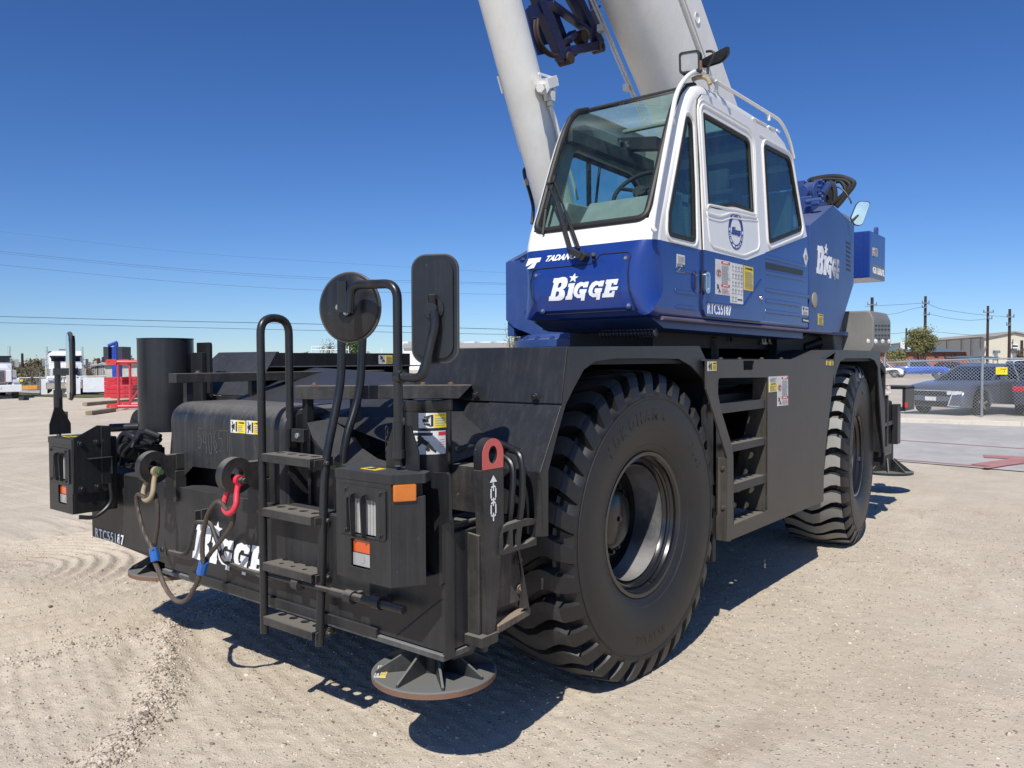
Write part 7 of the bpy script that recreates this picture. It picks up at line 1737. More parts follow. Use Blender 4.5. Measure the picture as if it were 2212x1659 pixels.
# ---------------------------------------------------------------- chain-link fence on the right
YFN = 21.1
def fence_link(root, x0, x1, y, zb, zt, pitch=.062, r=.0021):
    """two families of slanted wires, really crossing"""
    V_ = []; F_ = []
    h = zt-zb
    def wire(xa, za, xb, zb_, dy):
        b = len(V_); d = Vector((xb-xa, 0, zb_-za)).normalized(); a = Vector((-d.z, 0, d.x))*r; c = Vector((0, r, 0))
        for (X, Z) in ((xa, za), (xb, zb_)):
            p = Vector((X, y+dy, Z)); V_.extend([tuple(p+a), tuple(p-a*.5+c*.87), tuple(p-a*.5-c*.87)])
        F_.extend([(b, b+1, b+4, b+3), (b+1, b+2, b+5, b+4), (b+2, b, b+3, b+5)])
    n = int((x1-x0+h)/pitch*.72)
    for i in range(n+1):
        s = x0-h+i*pitch*1.4
        a0, a1 = s, s+h
        c0, c1 = max(a0, x0), min(a1, x1)
        if c1 > c0+.01: wire(c0, zb+(c0-a0), c1, zb+(c1-a0), .004); wire(c0, zt-(c0-a0), c1, zt-(c1-a0), -.004)
    m1 = MB(); m1.add(V_, F_); return m1.build('chain_link_mesh', STEEL, root)
fr_ = empty('chain_link_fence', (0, YFN, 0), 'galvanised chain-link fence along the drive in front of the grey saloon', 'fence')
pt1 = at('y', 1560, 118, Y=YFN); pt0 = at('y', 15, 180, Y=YFN); zT = pt1.z-.02
m1 = MB(); m1.tube([(-14, YFN, pt0.z-.02+(pt0.z-zT)*.3), (pt0.x, YFN, pt0.z-.02), (pt1.x, YFN, zT), (9, YFN, zT+.02)], .022, 10); m1.build('top_rail', STEEL, fr_)
for px in (pt0.x, pt1.x, pt1.x+(pt1.x-pt0.x), pt0.x-(pt1.x-pt0.x), pt1.x+2*(pt1.x-pt0.x)):
    m1 = MB(); zz = zT+.03; m1.cyl((px, YFN-.03, -.05), (px, YFN-.03, zz), .036, n=16); m1.cyl((px, YFN-.03, zz), (px, YFN-.03, zz+.03), .04, .015, n=16)
    m1.beam((px, YFN-.03, zz), (px+.10, YFN-.03-.12, zz+.30), .03, .025); m1.build('fence_post', STEEL, fr_)
fence_link(fr_, -7.2, 6, YFN, .06, zT)
fr2 = None
sg = MB(); q0, q1 = at('y', 1765, 380, Y=YFN-.06), at('y', 1952, 262, Y=YFN-.06); sg.box((q0.x, YFN-.062, q0.z), (q1.x, YFN-.058, q1.z), STKY)
for i in range(5): sg.box((q0.x+(q1.x-q0.x)*(.42+.10*i), YFN-.064, q0.z+(q1.z-q0.z)*.62), (q0.x+(q1.x-q0.x)*(.47+.10*i), YFN-.0625, q0.z+(q1.z-q0.z)*.80), INK)
sg.box((q0.x+(q1.x-q0.x)*.72, YFN-.064, q0.z+(q1.z-q0.z)*.35), (q0.x+(q1.x-q0.x)*.80, YFN-.0625, q0.z+(q1.z-q0.z)*.48), INK)
tag(sg.build('fence_sign', None, None, bevel=.002), 'small yellow plate wired to the chain-link fence right of the post', 'sign')

# ---------------------------------------------------------------- buildings
def cut(p, z): return Vector((p.x, p.y, z))
def bld(name, label): return empty(name, (0, 0, 0), label, 'building')
CREAM = paint('cream_metal_wall', (.58, .54, .43), .6, (.4, .36, .3), .1, .1, 0, var=.05); GREYR = paint('grey_metal_roof', (.30, .29, .27), .6, (.4, .38, .35), .1, 0, 0, var=.06)
BRICK = paint('brown_red_brick', (.27, .105, .07), .8, (.3, .2, .16), .2, 0, 0, var=.15); TEALR = paint('teal_metal_roof', (.04, .10, .16), .45, (.2, .25, .28), .1, 0, 0, var=.06)
PALE = paint('pale_metal_wall', (.70, .72, .72), .55, (.5, .5, .48), .1, .05, 0, var=.04); POLEM = paint('dark_pole', (.035, .022, .018), .8, (.1, .08, .06), .2, 0, 0); LEADP = plain('grey_post', (.16, .18, .22), .6)
def wallpoly(mb, P_, depth, mat=None):
    P_ = [Vector(p) for p in P_]; n = len(P_); Q_ = [p+depth for p in P_]
    mb.add(P_+Q_, [tuple(range(n)), tuple(range(2*n-1, n-1, -1))]+[(i, (i+1) % n, n+(i+1) % n, n+i) for i in range(n)], mat)
DG = 150; g = {}
e0 = at('z', 1590, 838, D=DG); ap = at('z', 2050, 765, D=DG*1.0); e1_ = at('z', 2212+60, 820, D=DG)
dirL = (at('z', 115, 900, D=DG*1.5)-e0); dirL.z = 0
CREAM2 = paint('white_upper_wall', (.70, .71, .70), .6, (.5, .5, .46), .1, .05, 0, var=.04)
wh = bld('warehouse', 'large cream metal warehouse with a grey gable roof behind the car park')
mb = MB(); ex = ap+(ap-e0); ex.z = e0.z; wallpoly(mb, [cut(e0, -.5), e0, ap, ex, cut(ex, -.5)], dirL); mb.build('wall', CREAM, wh)
mb = MB(); up3 = V3(0, 0, .35); ov = -dirL.normalized()*.5
wallpoly(mb, [e0+ov-V3(0, 0, .1), ap+ov+up3*.3, ap+ov+up3, e0+ov-(ap-e0).normalized()*.8+V3(0, 0, .3)], dirL-ov); wallpoly(mb, [ap+ov+up3*.3, ex+ov-V3(0, 0, .1), ex+ov+V3(0, 0, .3), ap+ov+up3], dirL-ov); mb.build('roof', GREYR, wh)
for i in range(9):
    t_ = [0.02, .09, .17, .30, .45, .60, .72, .84, .97][i]; p = e0+dirL*t_-(ap-e0).normalized()*.3; mb = MB(); mb.box(cut(p, 0)-V3(.07, .07, 0), cut(p, e0.z)+V3(.07, .07, 0)); mb.build('wall_post', LEADP, wh)
for (a, b) in (((1720, 1085), (1798, 1145)), ((2012, 1085), (2130, 1150))):
    q0 = at('z', *a, D=DG-.3); q1 = at('z', *b, D=DG-.3); mb = MB(); wallpoly(mb, [q0, cut(q0, q1.z), cut(q1, q1.z), cut(q1, q0.z)], FH*.5, PALE); wallpoly(mb, [q0, cut(q0, q0.z+.5), cut(q1, q0.z+.5), cut(q1, q0.z)], -FH*.8, LEADP); mb.build('loading_door', None, wh)
q0 = at('z', 2015, 1010, D=DG-.4); q1 = at('z', 2118, 935, D=DG-.4); mb = MB(); wallpoly(mb, [q0, cut(q0, q1.z), cut(q1, q1.z), cut(q1, q0.z)], FH*.3, PALE); a_ = cut(q0, q0.z+(q1.z-q0.z)*.35)-FH*.05; w_ = (q1-q0); w_.z = 0
wallpoly(mb, [a_+w_*.2, a_+w_*.2+V3(0, 0, .35*(q1.z-q0.z)), a_+w_*.95+V3(0, 0, .3*(q1.z-q0.z)), a_+w_*.95], FH*.1, INK); wallpoly(mb, [a_+w_*.05-V3(0, 0, .6), a_+w_*.14+V3(0, 0, 1.4), a_+w_*.24+V3(0, 0, 1.4), a_+w_*.15-V3(0, 0, .6)], FH*.1, INK); mb.build('wall_sign', None, wh)
bb = bld('brick_office', 'low red brick building with a teal metal roof in front of the warehouse')
DB = 118; b0 = at('z', 1322, 1060, D=DB); b1 = at('z', 700, 1010, D=DB); bl = at('z', 60, 1075, D=DB); zg = 0
zt_ = at('z', 1322, 1062, D=DB).z
mb = MB(); wallpoly(mb, [cut(at('z', 1322, 1060, D=DB), zg), cut(at('z', 1322, 1060, D=DB), zt_), cut(at('z', -200, 1060, D=DB), zt_), cut(at('z', -200, 1060, D=DB), zg)], FH*14); mb.build('wall', BRICK, bb)
mb = MB(); r0 = cut(at('z', 1332, 1060, D=DB-.6), zt_); r1 = cut(at('z', -210, 1060, D=DB-.6), zt_); k1 = at('z', 700, 975, D=DB+7); k2 = at('z', -100, 965, D=DB+7); f0 = cut(r0+FH*15, zt_); f1 = cut(r1+FH*15, zt_)
mb.add([r0, r1, k2, k1, f0, f1], [(0, 1, 2, 3), (0, 3, 4), (3, 2, 5, 4), (1, 5, 2), (0, 4, 5, 1)]); mb.build('roof', TEALR, bb)
for u in (835, 975, 1085, 1152, 1242, 1298):
    q0 = at('z', u-14 if u != 835 else 808, 1100, D=DB-.1); q1 = at('z', u+8 if u != 835 else 862, 1165 if u != 835 else 1148, D=DB-.1); mb = MB(); wallpoly(mb, [q0, cut(q0, q1.z), cut(q1, q1.z), cut(q1, q0.z)], FH*.4); mb.build('window', CARGL, bb)
mb = MB()
for u in (330, 380): q = at('z', u, 1000, D=DB+3); mb.box(q-V3(.5, .5, 1), q+V3(.5, .5, .9))
mb.build('roof_vent', PALE, bb)
cp = bld('carport', 'long low carport with a dark flat roof behind the parked cars')
mb = MB(); q0 = at('z', 1340, 1165, D=108); q1 = at('z', 1830, 1165, D=108); wallpoly(mb, [cut(q0, q0.z-.15), cut(q0, q0.z+.1), cut((q0+q1)/2, q0.z+.32), cut(q1, q0.z+.1), cut(q1, q0.z-.15)], FH*6); mb.build('roof', TEALR, cp)
for i in range(7): q = q0+(q1-q0)*(i+.5)/7; mb = MB(); mb.box(cut(q, 0)-V3(.06, .06, 0), cut(q, q0.z)+V3(.06, .06, 0)); mb.build('carport_post', LEADP, cp)
# far warehouses on the left and behind the crane
def shed(k, xa, ya, xb, yb, yroof, D, label, wall=PALE, depth=18, roofh=None, ribs=0, D2=None):
    r_ = bld('storage_shed', label); D2 = D2 or D; a = at(k, xa, ya, D=D); b = at(k, xb, yb, D=D2); zg = -1.2
    mb = MB(); wallpoly(mb, [cut(a, zg), a, b, cut(b, zg)], FH*depth); mb.build('wall', wall, r_)
    a2 = at(k, xa, yroof, D=D+3); b2 = at(k, xb, yroof+(yb-ya), D=D2+3)
    mb = MB(); wallpoly(mb, [a-FH*.4-V3(0, 0, .15), a2, b2, b-FH*.4-V3(0, 0, .15)], V3(0, 0, .15)); wallpoly(mb, [a2, b2, b+FH*depth, a+FH*depth], V3(0, 0, .15)); mb.build('roof', GREYR, r_)
    for i in range(ribs): q = a+(b-a)*(i+.5)/ribs-FH*.05; mb = MB(); mb.box(cut(q, zg)-V3(.05, .05, 0), q+V3(.05, .05, -.2)); mb.build('wall_rib', LEADP, r_)
    return r_
shed('x', 1418, 556, 1625, 525, 545, 105, 'pale ribbed shed with a grey roof behind the white truck', CREAM, ribs=7, D2=92)
shed('x', 1625, 525, 2300, 500, 500, 92, 'plain grey shed behind the red lattice section', paint('dull_grey_wall', (.42, .42, .39), .6, (.4, .38, .34), .1, 0, 0))
shed('q', 1585, 137, 2700, 128, 112, 135, 'long low white shed with a grey roof seen over the right front fender', PALE)
mb = MB()
for i in range(9): q = at('q', 1600+130*i, 104, D=140); mb.box(q-V3(1.2, .5, .3), q+V3(1.2, .5, .3))
tag(mb.build('skylight_row', PALE), 'row of white roof lights on the long low shed', 'roof lights', kind='stuff')

# ---------------------------------------------------------------- poles and wires
def pole(k, x, ytop, D, label, r=.17, arms=((), ), grp='wooden utility poles'):
    b = at(k, x, ytop, D=D); g_ = cut(b, -1); root = empty('utility_pole', cut(b, 0), label, 'pole', grp)
    mb = MB(); mb.cyl(g_, b, r*1.25, r, n=12); mb.build('pole_shaft', POLEM, root)
    for (dx0, dx1, ya) in arms:
        mb = MB(); p = at(k, x+dx0, ya, D=D-.3); q = at(k, x+dx1, ya, D=D-.3); mb.beam(p, q, .14, .14)
        for t_ in (.05, .95): w = p+(q-p)*t_; mb.cyl(w, w+V3(0, 0, .35), .07, n=8)
        mb.build('cross_arm', LEADP, root)
    return root
pole('z', 658, 185, 112, 'tall dark utility pole rising behind the bush', .17, ((-55, 62, 295), (-55, 10, 365), (-30, 65, 478)))
pole('z', 1644, 338, 116, 'dark utility pole just right of the fence post', .16, ((-75, 92, 438), (0, 65, 540)))
pole('z', 1988, 388, 104, 'rightmost dark utility pole with one clear cross arm', .16, ((-45, 70, 512), (-50, 5, 640)))
pole('z', 356, 690, 120, 'thin pole standing left of the bush', .12, ())
pole('j', 900, 1080, 112, 'utility pole rising above the gray engine hood', .20, ((-40, 40, 1140),))
pole('z', 2178, 880, 100, 'short pole at the right edge of the photo', .16, ())
pole('x', 345, 360, 95, 'leftmost bare pole behind the white trucks', .13, ())
pole('x', 1532, 435, 98, 'dark pole in front of the ribbed shed', .16, ())
pole('x', 1597, 415, 110, 'thin pole in front of the ribbed shed', .10, ())
pole('x', 1662, 360, 105, 'tallest of the thin poles beside the ribbed shed', .12, ())
WIREM = plain('overhead_wire', (.03, .035, .05), .6)
def wirethru(k, pts, D, r, label, D2=None, ext=1):
    P_ = [at(k, x, y, D=D+((D2 or D)-D)*i/(len(pts)-1)) for i, (x, y) in enumerate(pts)]
    P_ = ([P_[0]+(P_[0]-P_[1])*.6] if ext else [])+P_
    mb = MB(); mb.tube(smooth_path(P_, 5), r, 5); tag(mb.build('overhead_wire', WIREM), label, 'power line', 'overhead power lines')
wirethru('D', [(0, 683.5), (350, 693), (680, 700), (1120, 712), (1500, 722)], 55, .020, 'thickest overhead wire crossing low behind the crane nose')
wirethru('D', [(0, 697), (350, 706), (690, 714), (1120, 723), (1500, 728)], 58, .016, 'overhead wire just below the thickest one', ext=1)
wirethru('D', [(0, 572), (350, 606), (690, 627), (1100, 636), (1500, 640)], 80, .012, 'middle overhead wire on the left, lower of a close pair')
wirethru('D', [(0, 543), (350, 577), (700, 600), (1100, 612)], 82, .012, 'middle overhead wire on the left, upper of a close pair')
wirethru('D', [(0, 547), (350, 581), (700, 604), (1100, 615)], 84, .009, 'faint overhead wire touching the upper of the close pair')
wirethru('D', [(0, 500), (400, 545), (800, 572), (1100, 590)], 110, .009, 'faintest and highest overhead wire on the left')
for nm, pts in (('highest wire running from the tall pole to the left', [(-300, 350), (0, 330), (300, 315), (640, 292)]), ('highest wire running from the tall pole to the right', [(680, 300), (900, 385), (1300, 450), (1640, 488), (1988, 512)]),
                ('sagging wire between the two right-hand poles and the tall pole', [(690, 460), (1000, 525), (1330, 565), (1640, 545)]), ('lowest wire behind the bush, left of the tall pole', [(-200, 790), (120, 775), (400, 755), (655, 735)]),
                ('lowest wire right of the tall pole, touching the warehouse roof', [(655, 735), (1000, 765), (1400, 800), (1800, 830)]), ('faint wire rising to the tall pole from the left', [(-200, 480), (150, 465), (400, 400), (640, 345)])):
    wirethru('z', pts, 111, .022, nm, ext=0)

# ---------------------------------------------------------------- vegetation
def leafmat(name, c1, c2):
    m_, t, b = nodes(name); tc = N(t, 'TexCoord').outputs['Object']; c = mix(t, ramp(t, noise(t, tc, .9, 3), .35, .65), c1, c2); t.links.new(c, b.inputs['Base Color']); b.inputs['Roughness'].default_value = .7
    return m_
OLIVE = leafmat('olive_leaves', (.12, .125, .04), (.21, .20, .08)); GREENL = leafmat('fresh_green_leaves', (.06, .115, .02), (.10, .17, .04)); DRY = leafmat('dry_twigs', (.10, .075, .05), (.16, .125, .085)); SCRUB = leafmat('brown_scrub', (.075, .068, .032), (.14, .115, .06)); YELL = leafmat('budding_leaves', (.19, .17, .06), (.26, .22, .09))
BARK = plain('bark', (.10, .08, .06), .9)
def tree(k, x, yb, yt, wpx, D, mat_, label, n=900, leaf=.12, bare=0, name='tree', zb=None):
    b = at(k, x, yb, D=D); t = at(k, x, yt, D=D); zb = (-.3 if zb is None else zb); H = t.z-zb; R_ = wpx/1.82278*CR[k][2]/FPX*D/2; root = empty(name, (b.x, b.y, zb), label, 'bush' if name == 'bush' else 'tree')
    rr = random.Random(int(x*7+D)); base = V3(b.x, b.y, zb); mb = MB(); tips = []
    for i in range(9):
        a = rr.uniform(0, 6.28); q = rr.uniform(.35, .85); e = base+V3(cos(a)*R_*q, sin(a)*R_*q, H*rr.uniform(.55, .95)); mid = base+V3(cos(a)*R_*q*.3, sin(a)*R_*q*.3, H*.4); P_ = smooth_path([base, mid, e], 5)
        L_ = len(P_); mb.tube(P_, .05, 6, rr=[max(.012, H*.02*(1-j/L_)) for j in range(L_)]); tips.append(e)
        for _ in range(4 if bare else 2): e2 = e+V3(rr.uniform(-1, 1)*R_*.4, rr.uniform(-1, 1)*R_*.4, rr.uniform(-.1, .25)*H); mb.tube([mid*.4+e*.6, (e+e2)/2+V3(0, 0, .05*H), e2], .02, 5, rr=[H*.008, H*.005, .008]); tips.append(e2)
    mb.build('trunk', BARK if not bare else DRY, root)
    V_ = []; F_ = []; cl = [(t_+V3(0, 0, 0), rr.uniform(.18, .38)*R_) for t_ in tips]
    for i in range(n):
        c, s = rr.choice(cl); p = c+V3(rr.gauss(0, 1), rr.gauss(0, 1), rr.gauss(0, .8))*s
        if p.z < zb: continue
        u = V3(rr.uniform(-1, 1), rr.uniform(-1, 1), rr.uniform(-1, 1)).normalized()*leaf; v = u.orthogonal().normalized()*leaf*rr.uniform(.3, .7); b_ = len(V_); V_ += [p-u, p-v, p+u, p+v]; F_.append((b_, b_+1, b_+2, b_+3))
    mb = MB(); mb.add(V_, F_); mb.build('crown', mat_, root)
    return root
tree('z', 590, 1200, 820, 330, 97, OLIVE, 'olive green mesquite bush in front of the brick building', 7000, .11, name='bush')
tree('z', 200, 1210, 1075, 260, 99, OLIVE, 'low olive bush at the left end of the brick wall', 1500, .16, name='bush')
tree('z', 2150, 1150, 1060, 110, 99, DRY, 'thin twiggy bush at the right end of the warehouse', 500, .12, name='bush')
tree('q', 1168, 300, 55, 110, 95, GREENL, 'fresh green tree seen between the hooped handrails', 1500, .16)
tree('q', 985, 300, 118, 110, 110, DRY, 'small bare pinkish tree behind the white trailer frame', 500, .10, 1)
tree('m', 60, 1500, 1040, 260, 70, YELL, 'budding yellowish tree under the blue slewing platform', 900, .07, 1)
tree('x', 490, 900, 560, 330, 70, DRY, 'bare grey tree in front of the brown embankment', 260, .05, 1)
tree('x', 30, 640, 430, 260, 90, DRY, 'bare tree at the left edge behind the first truck', 420, .08, 1)
tree('x', 1380, 720, 560, 170, 85, DRY, 'bare shrub just right of the second truck', 320, .06, 1, name='bush')
tree('x', 570, 560, 505, 260, 100, SCRUB, 'dark scrub tree on the brow of the embankment', 900, .16, name='bush')
tree('x', 620, 560, 520, 150, 98, SCRUB, 'low scrub bush at the right end of the embankment brow', 500, .16, name='bush')
# brown embankment with scrub
mb = MB(); P0 = [at('x', x, 1030, D=66) for x in (-900, -300, 300, 700, 1100, 1450)]; zz = [at('x', x, y, D=100).z for x, y in ((-900, 520), (-300, 540), (300, 550), (700, 555), (1100, 590), (1450, 680))]
P1 = [at('x', x, 600, D=100) for x in (-900, -300, 300, 700, 1100, 1450)]
V_ = [cut(p, gz(p.x, p.y)-.2) for p in P0]+[cut(p, z_-.3) for p, z_ in zip(P1, zz)]+[cut(p+FH*30, z_*.2-1) for p, z_ in zip(P1, zz)]
mb.add(V_, [(i, i+1, 7+i, 6+i) for i in range(5)]+[(6+i, 7+i, 13+i, 12+i) for i in range(5)])
EMB = ground_mat('scrubby_earth', (.17, .135, .085), (.12, .115, .055), None, .6)
tag(mb.build('embankment', EMB), 'brown scrub-covered embankment behind the trucks', 'embankment', kind='structure')
V_ = []; F_ = []; rr = random.Random(3)
for i in range(9000):
    t_ = rr.uniform(0, 4.999); j = int(t_); f_ = t_-j; h_ = rr.random()**.8; a = (Vector(P0[j])*(1-f_)+Vector(P0[j+1])*f_); b = (Vector(P1[j])*(1-f_)+Vector(P1[j+1])*f_); za = gz(a.x, a.y)-.2; zb_ = zz[j]*(1-f_)+zz[j+1]*f_-.3
    p = a.lerp(b, h_); p.z = za+(zb_-za)*h_+rr.uniform(0, .35); L_ = rr.uniform(.1, .3); u = V3(rr.uniform(-1, 1), rr.uniform(-1, 1), rr.uniform(.0, 1)).normalized()*L_; v = u.orthogonal().normalized()*L_*.5; k_ = len(V_); V_ += [p-u, p-v, p+u, p+v]; F_.append((k_, k_+1, k_+2, k_+3))
mb = MB(); mb.add(V_, F_); tag(mb.build('scrub', SCRUB), 'brown scrub growing on the embankment', 'scrub', kind='stuff')
# far tree belt on the horizon, left
V_ = []; F_ = []
for i in range(5200):
    D_ = rr.uniform(150, 190); x_ = rr.uniform(-300, 3400); p = at('x', x_, 720, D=D_); p.z = -.5+rr.random()**1.5*(1.9+.7*sin(x_*.013)+.5*sin(x_*.047)); L_ = rr.uniform(.3, .7); u = V3(rr.uniform(-1, 1), rr.uniform(-1, 1), rr.uniform(-.2, 1)).normalized()*L_; v = u.orthogonal().normalized()*L_*.5; k_ = len(V_); V_ += [p-u, p-v, p+u, p+v]; F_.append((k_, k_+1, k_+2, k_+3))
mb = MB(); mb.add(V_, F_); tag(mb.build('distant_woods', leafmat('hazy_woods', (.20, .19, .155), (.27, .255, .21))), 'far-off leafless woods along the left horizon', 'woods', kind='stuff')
V_ = []; F_ = []
for i in range(3000):
    D_ = rr.uniform(300, 340); x_ = rr.uniform(600, 2400); p = at('D', x_, 760, D=D_); p.z = -.5+rr.random()**1.5*(4+1.5*sin(x_*.05)); L_ = rr.uniform(.6, 1.2); u = V3(rr.uniform(-1, 1), rr.uniform(-1, 1), rr.uniform(-.2, 1)).normalized()*L_; v = u.orthogonal().normalized()*L_*.5; k_ = len(V_); V_ += [p-u, p-v, p+u, p+v]; F_.append((k_, k_+1, k_+2, k_+3))
mb = MB(); mb.add(V_, F_); tag(mb.build('distant_woods', MATS['hazy_woods']), 'far-off woods along the right horizon', 'woods', kind='stuff')
# grass verge on the left
ga, gb, gc, gd = at('x', -600, 1050, D=55), at('x', 1800, 1000, D=48), at('x', 1800, 900, D=66), at('x', -600, 900, D=68)
GRASS = ground_mat('rough_grass', (.10, .105, .04), (.17, .15, .07), None, .5)
NG = 24; V_ = []
for i in range(NG+1):
    for j in range(9):
        a = ga.lerp(gb, i/NG); b = gd.lerp(gc, i/NG); p = a.lerp(b, j/8); V_.append((p.x, p.y, gz(p.x, p.y)+.03))
mb = MB(); mb.add(V_, [(i*9+j, (i+1)*9+j, (i+1)*9+j+1, i*9+j+1) for i in range(NG) for j in range(8)]); tag(mb.build('grass_verge', GRASS), 'rough grass strip between the yard and the far road', 'grass verge', kind='structure')
rd = MB(); a, b = at('x', -600, 960, D=58), at('x', 1300, 950, D=54); 
V_ = []
for i in range(25): p = a.lerp(b, i/24); q = p+FH*5; V_ += [(p.x, p.y, gz(p.x, p.y)+.08), (q.x, q.y, gz(q.x, q.y)+.08)]
rd.add(V_, [(2*i, 2*i+2, 2*i+3, 2*i+1) for i in range(24)]); tag(rd.build('far_road', CONC), 'pale road behind the fence on the left', 'road', kind='structure')
mb = MB(); a, b = at('x', 295, 898, D=62), at('x', 600, 890, D=61); mb.beam(a, b, .3, .35); tag(mb.build('pipe', plain('orange_pipe', (.6, .27, .03), .5), bevel=.05), 'orange pipe lying along the far road by the first truck', 'pipe')

# left fence with rail, post and white screen
lf = empty('yard_fence', ground('x', 625, 1030, 53), 'grey yard fence with a white screen behind the trucks', 'fence')
fl_ = lambda x, y: at('x', x, y, D=53+(x-625)*.0)
m1 = MB(); m1.tube([fl_(-500, 752), fl_(180, 748), fl_(625, 738)], .04, 8); m1.tube([fl_(625, 738), fl_(1300, 720), fl_(1650, 716)], .04, 8); m1.build('top_rail', STEEL, lf)
for x in (-350, 140, 625, 1000, 1640): m1 = MB(); p = fl_(x, 740); m1.cyl(cut(p, gz(p.x, p.y)-.1), p+V3(0, 0, .05), .055, n=10); m1.beam(p, p+V3(-.15, 0, .45), .04, .04); m1.build('fence_post', STEEL, lf)
SCRN = paint('white_screen', (.62, .64, .66), .8, (.4, .4, .4), .25, .1, 0, var=.08, bump=.5, bscale=3)
for (x0, x1, y0_, y1_) in ((640, 1250, 755, 1000), (1290, 1650, 735, 965)): m1 = MB(); wallpoly(m1, [fl_(x0, y0_), fl_(x1, y0_-8), fl_(x1, y1_-8), fl_(x0, y1_)], FH*.02); m1.build('screen', SCRN, lf)
for i in range(9):
    m1 = MB(); a, b = fl_(-500, 780+24*i), fl_(625, 768+24*i); m1.tube([a, b], .008, 4); m1.build('fence_wire', STEEL, lf)
mb = MB(); a, b = fl_(300, 800), fl_(370, 765); a -= FH*.1; b -= FH*.1; wallpoly(mb, [a, cut(a, b.z), cut(b, b.z), cut(b, a.z)], FH*.03); tag(mb.build('fence_sign', STKY), 'small yellow plate on the far left fence between the two trucks', 'sign')

# ---------------------------------------------------------------- white lorries
LW = paint('lorry_white', (.78, .79, .80), .3, (.5, .47, .4), .08, 0, 0, up=.05, coat=.4, var=.03)
def lorry(loc, heading, label, sleeper=True, hoodw=.62):
    root = empty('semi_truck', loc, label, 'truck', None, heading)
    P = lambda mbx, nm, mt, bv=0, pr=root: local(mbx.build(nm, mt, None, bevel=bv), pr)
    mb = MB(); mb.prism([(-2.2, 1.0), (-2.2, 1.75), (-.55, 2.0), (-.55, 1.0)], 'YZ', -hoodw, hoodw); hood = P(mb, 'hood', LW, .06)
    mb = MB(); mb.box((-1.0, -.55, 1.0), (1.0, .95, 2.15)); mb.prism([(-.55, 2.15), (-.25, 2.62), (.95, 2.66), (.95, 2.15)], 'YZ', -.95, .95); P(mb, 'cab', LW, .06)
    if sleeper: mb = MB(); mb.prism([(.96, .9), (.96, 2.78), (1.3, 2.98), (2.9, 2.98), (2.9, .9)], 'YZ', -1.18, 1.18); P(mb, 'sleeper', LW, .08)
    mb = MB()
    for s in (-1, 1): mb.box((s*.04, -.50, 2.18), (s*.86, -.33, 2.52))
    P(mb, 'windshield', CARGL)
    mb = MB(); mb.box((-.95, -.72, 2.52), (.95, -.35, 2.62)); P(mb, 'visor', CARBLK, .02)
    for s in (-1, 1):
        mb = MB(); mb.prism([(-2.15, .75), (-2.15, 1.12), (-1.9, 1.28), (-1.1, 1.2), (-.6, .9), (-.6, .75)], 'YZ', s*hoodw, s*1.18); P(mb, 'front_fender', LW, .06)
        mb = MB(); mb.box((s*.78, -2.24, .98), (s*1.12, -2.14, 1.18)); P(mb, 'headlight', LAMPW, .02)
        mb = MB(); mb.cyl((s*1.08, 1.0, .9), (s*1.08, 1.0, 3.25), .085, n=14); P(mb, 'exhaust_stack', CHROME)
        mb = MB(); mb.cyl((s*.98, -.62, 1.0), (s*.98, -.62, 1.75), .22, n=18); P(mb, 'air_cleaner', CHROME)
        mb = MB(); mb.box((s*1.2, -.4, 1.9), (s*1.38, -.3, 2.4)); mb.cyl((s*1.0, -.35, 2.35), (s*1.28, -.35, 2.35), .02, n=8); mb.cyl((s*1.0, -.35, 1.95), (s*1.28, -.35, 1.95), .02, n=8); P(mb, 'wing_mirror', CHROME, .02)
        for y in (-1.45, 3.6, 4.9): mb = MB(); mb.cyl((s*.86, y, .5), (s*1.14, y, .5), .5, n=24); w_ = P(mb, 'wheel', TYR, .03); mb = MB(); mb.cyl((s*1.10, y, .5), (s*1.16, y, .5), .26, n=20); P(mb, 'rim', ALLOY, 0, w_)
        mb = MB(); mb.cyl((s*.95, 1.0, .75), (s*.95, 2.8, .75), .32, n=20); P(mb, 'fuel_tank', CHROME)
    mb = MB(); mb.box((-.34, -2.24, 1.0), (.34, -2.19, 1.68)); P(mb, 'grille', plain('grille_grey', (.16, .16, .16), .4, .6) if 'grille_grey' not in MATS else MATS['grille_grey'], .01)
    mb = MB(); mb.box((-.40, -2.225, .94), (.40, -2.195, 1.75)); P(mb, 'grille_surround', CHROME, .01)
    for s in (-1, 1): pass
    mb = MB(); mb.box((-1.22, -2.52, .42), (1.22, -2.32, .86)); P(mb, 'bumper', CHROME if sleeper else LW, .04)
    mb = MB(); mb.box((-.15, -2.535, .60), (.15, -2.52, .72)); P(mb, 'number_plate', STKW)
    mb = MB(); mb.box((-.45, -2.0, .55), (.45, 5.6, .95)); P(mb, 'chassis', CARBLK)
    if sleeper: mb = MB(); mb.box((-.35, 1.3, 2.98), (.35, 1.9, 3.1)); P(mb, 'roof_vent', ALLOY, .04)
    return root
lp = ground('l', 640, 785, 53); td = (CAM-lp); td.z = 0
lorry(lp+Vector((0, 0, 0))-td.normalized()*(-2.4)*-1, head(td.normalized()+RH*.04), 'white long-nosed lorry with chrome bumper and twin exhaust stacks behind the left mirror')
lp = ground('l', -70, 800, 50); td = (CAM-lp); td.z = 0
lorry(lp, head((td.normalized()+RH*.16).normalized()), 'white lorry cut off by the left edge of the photo', False, .75)

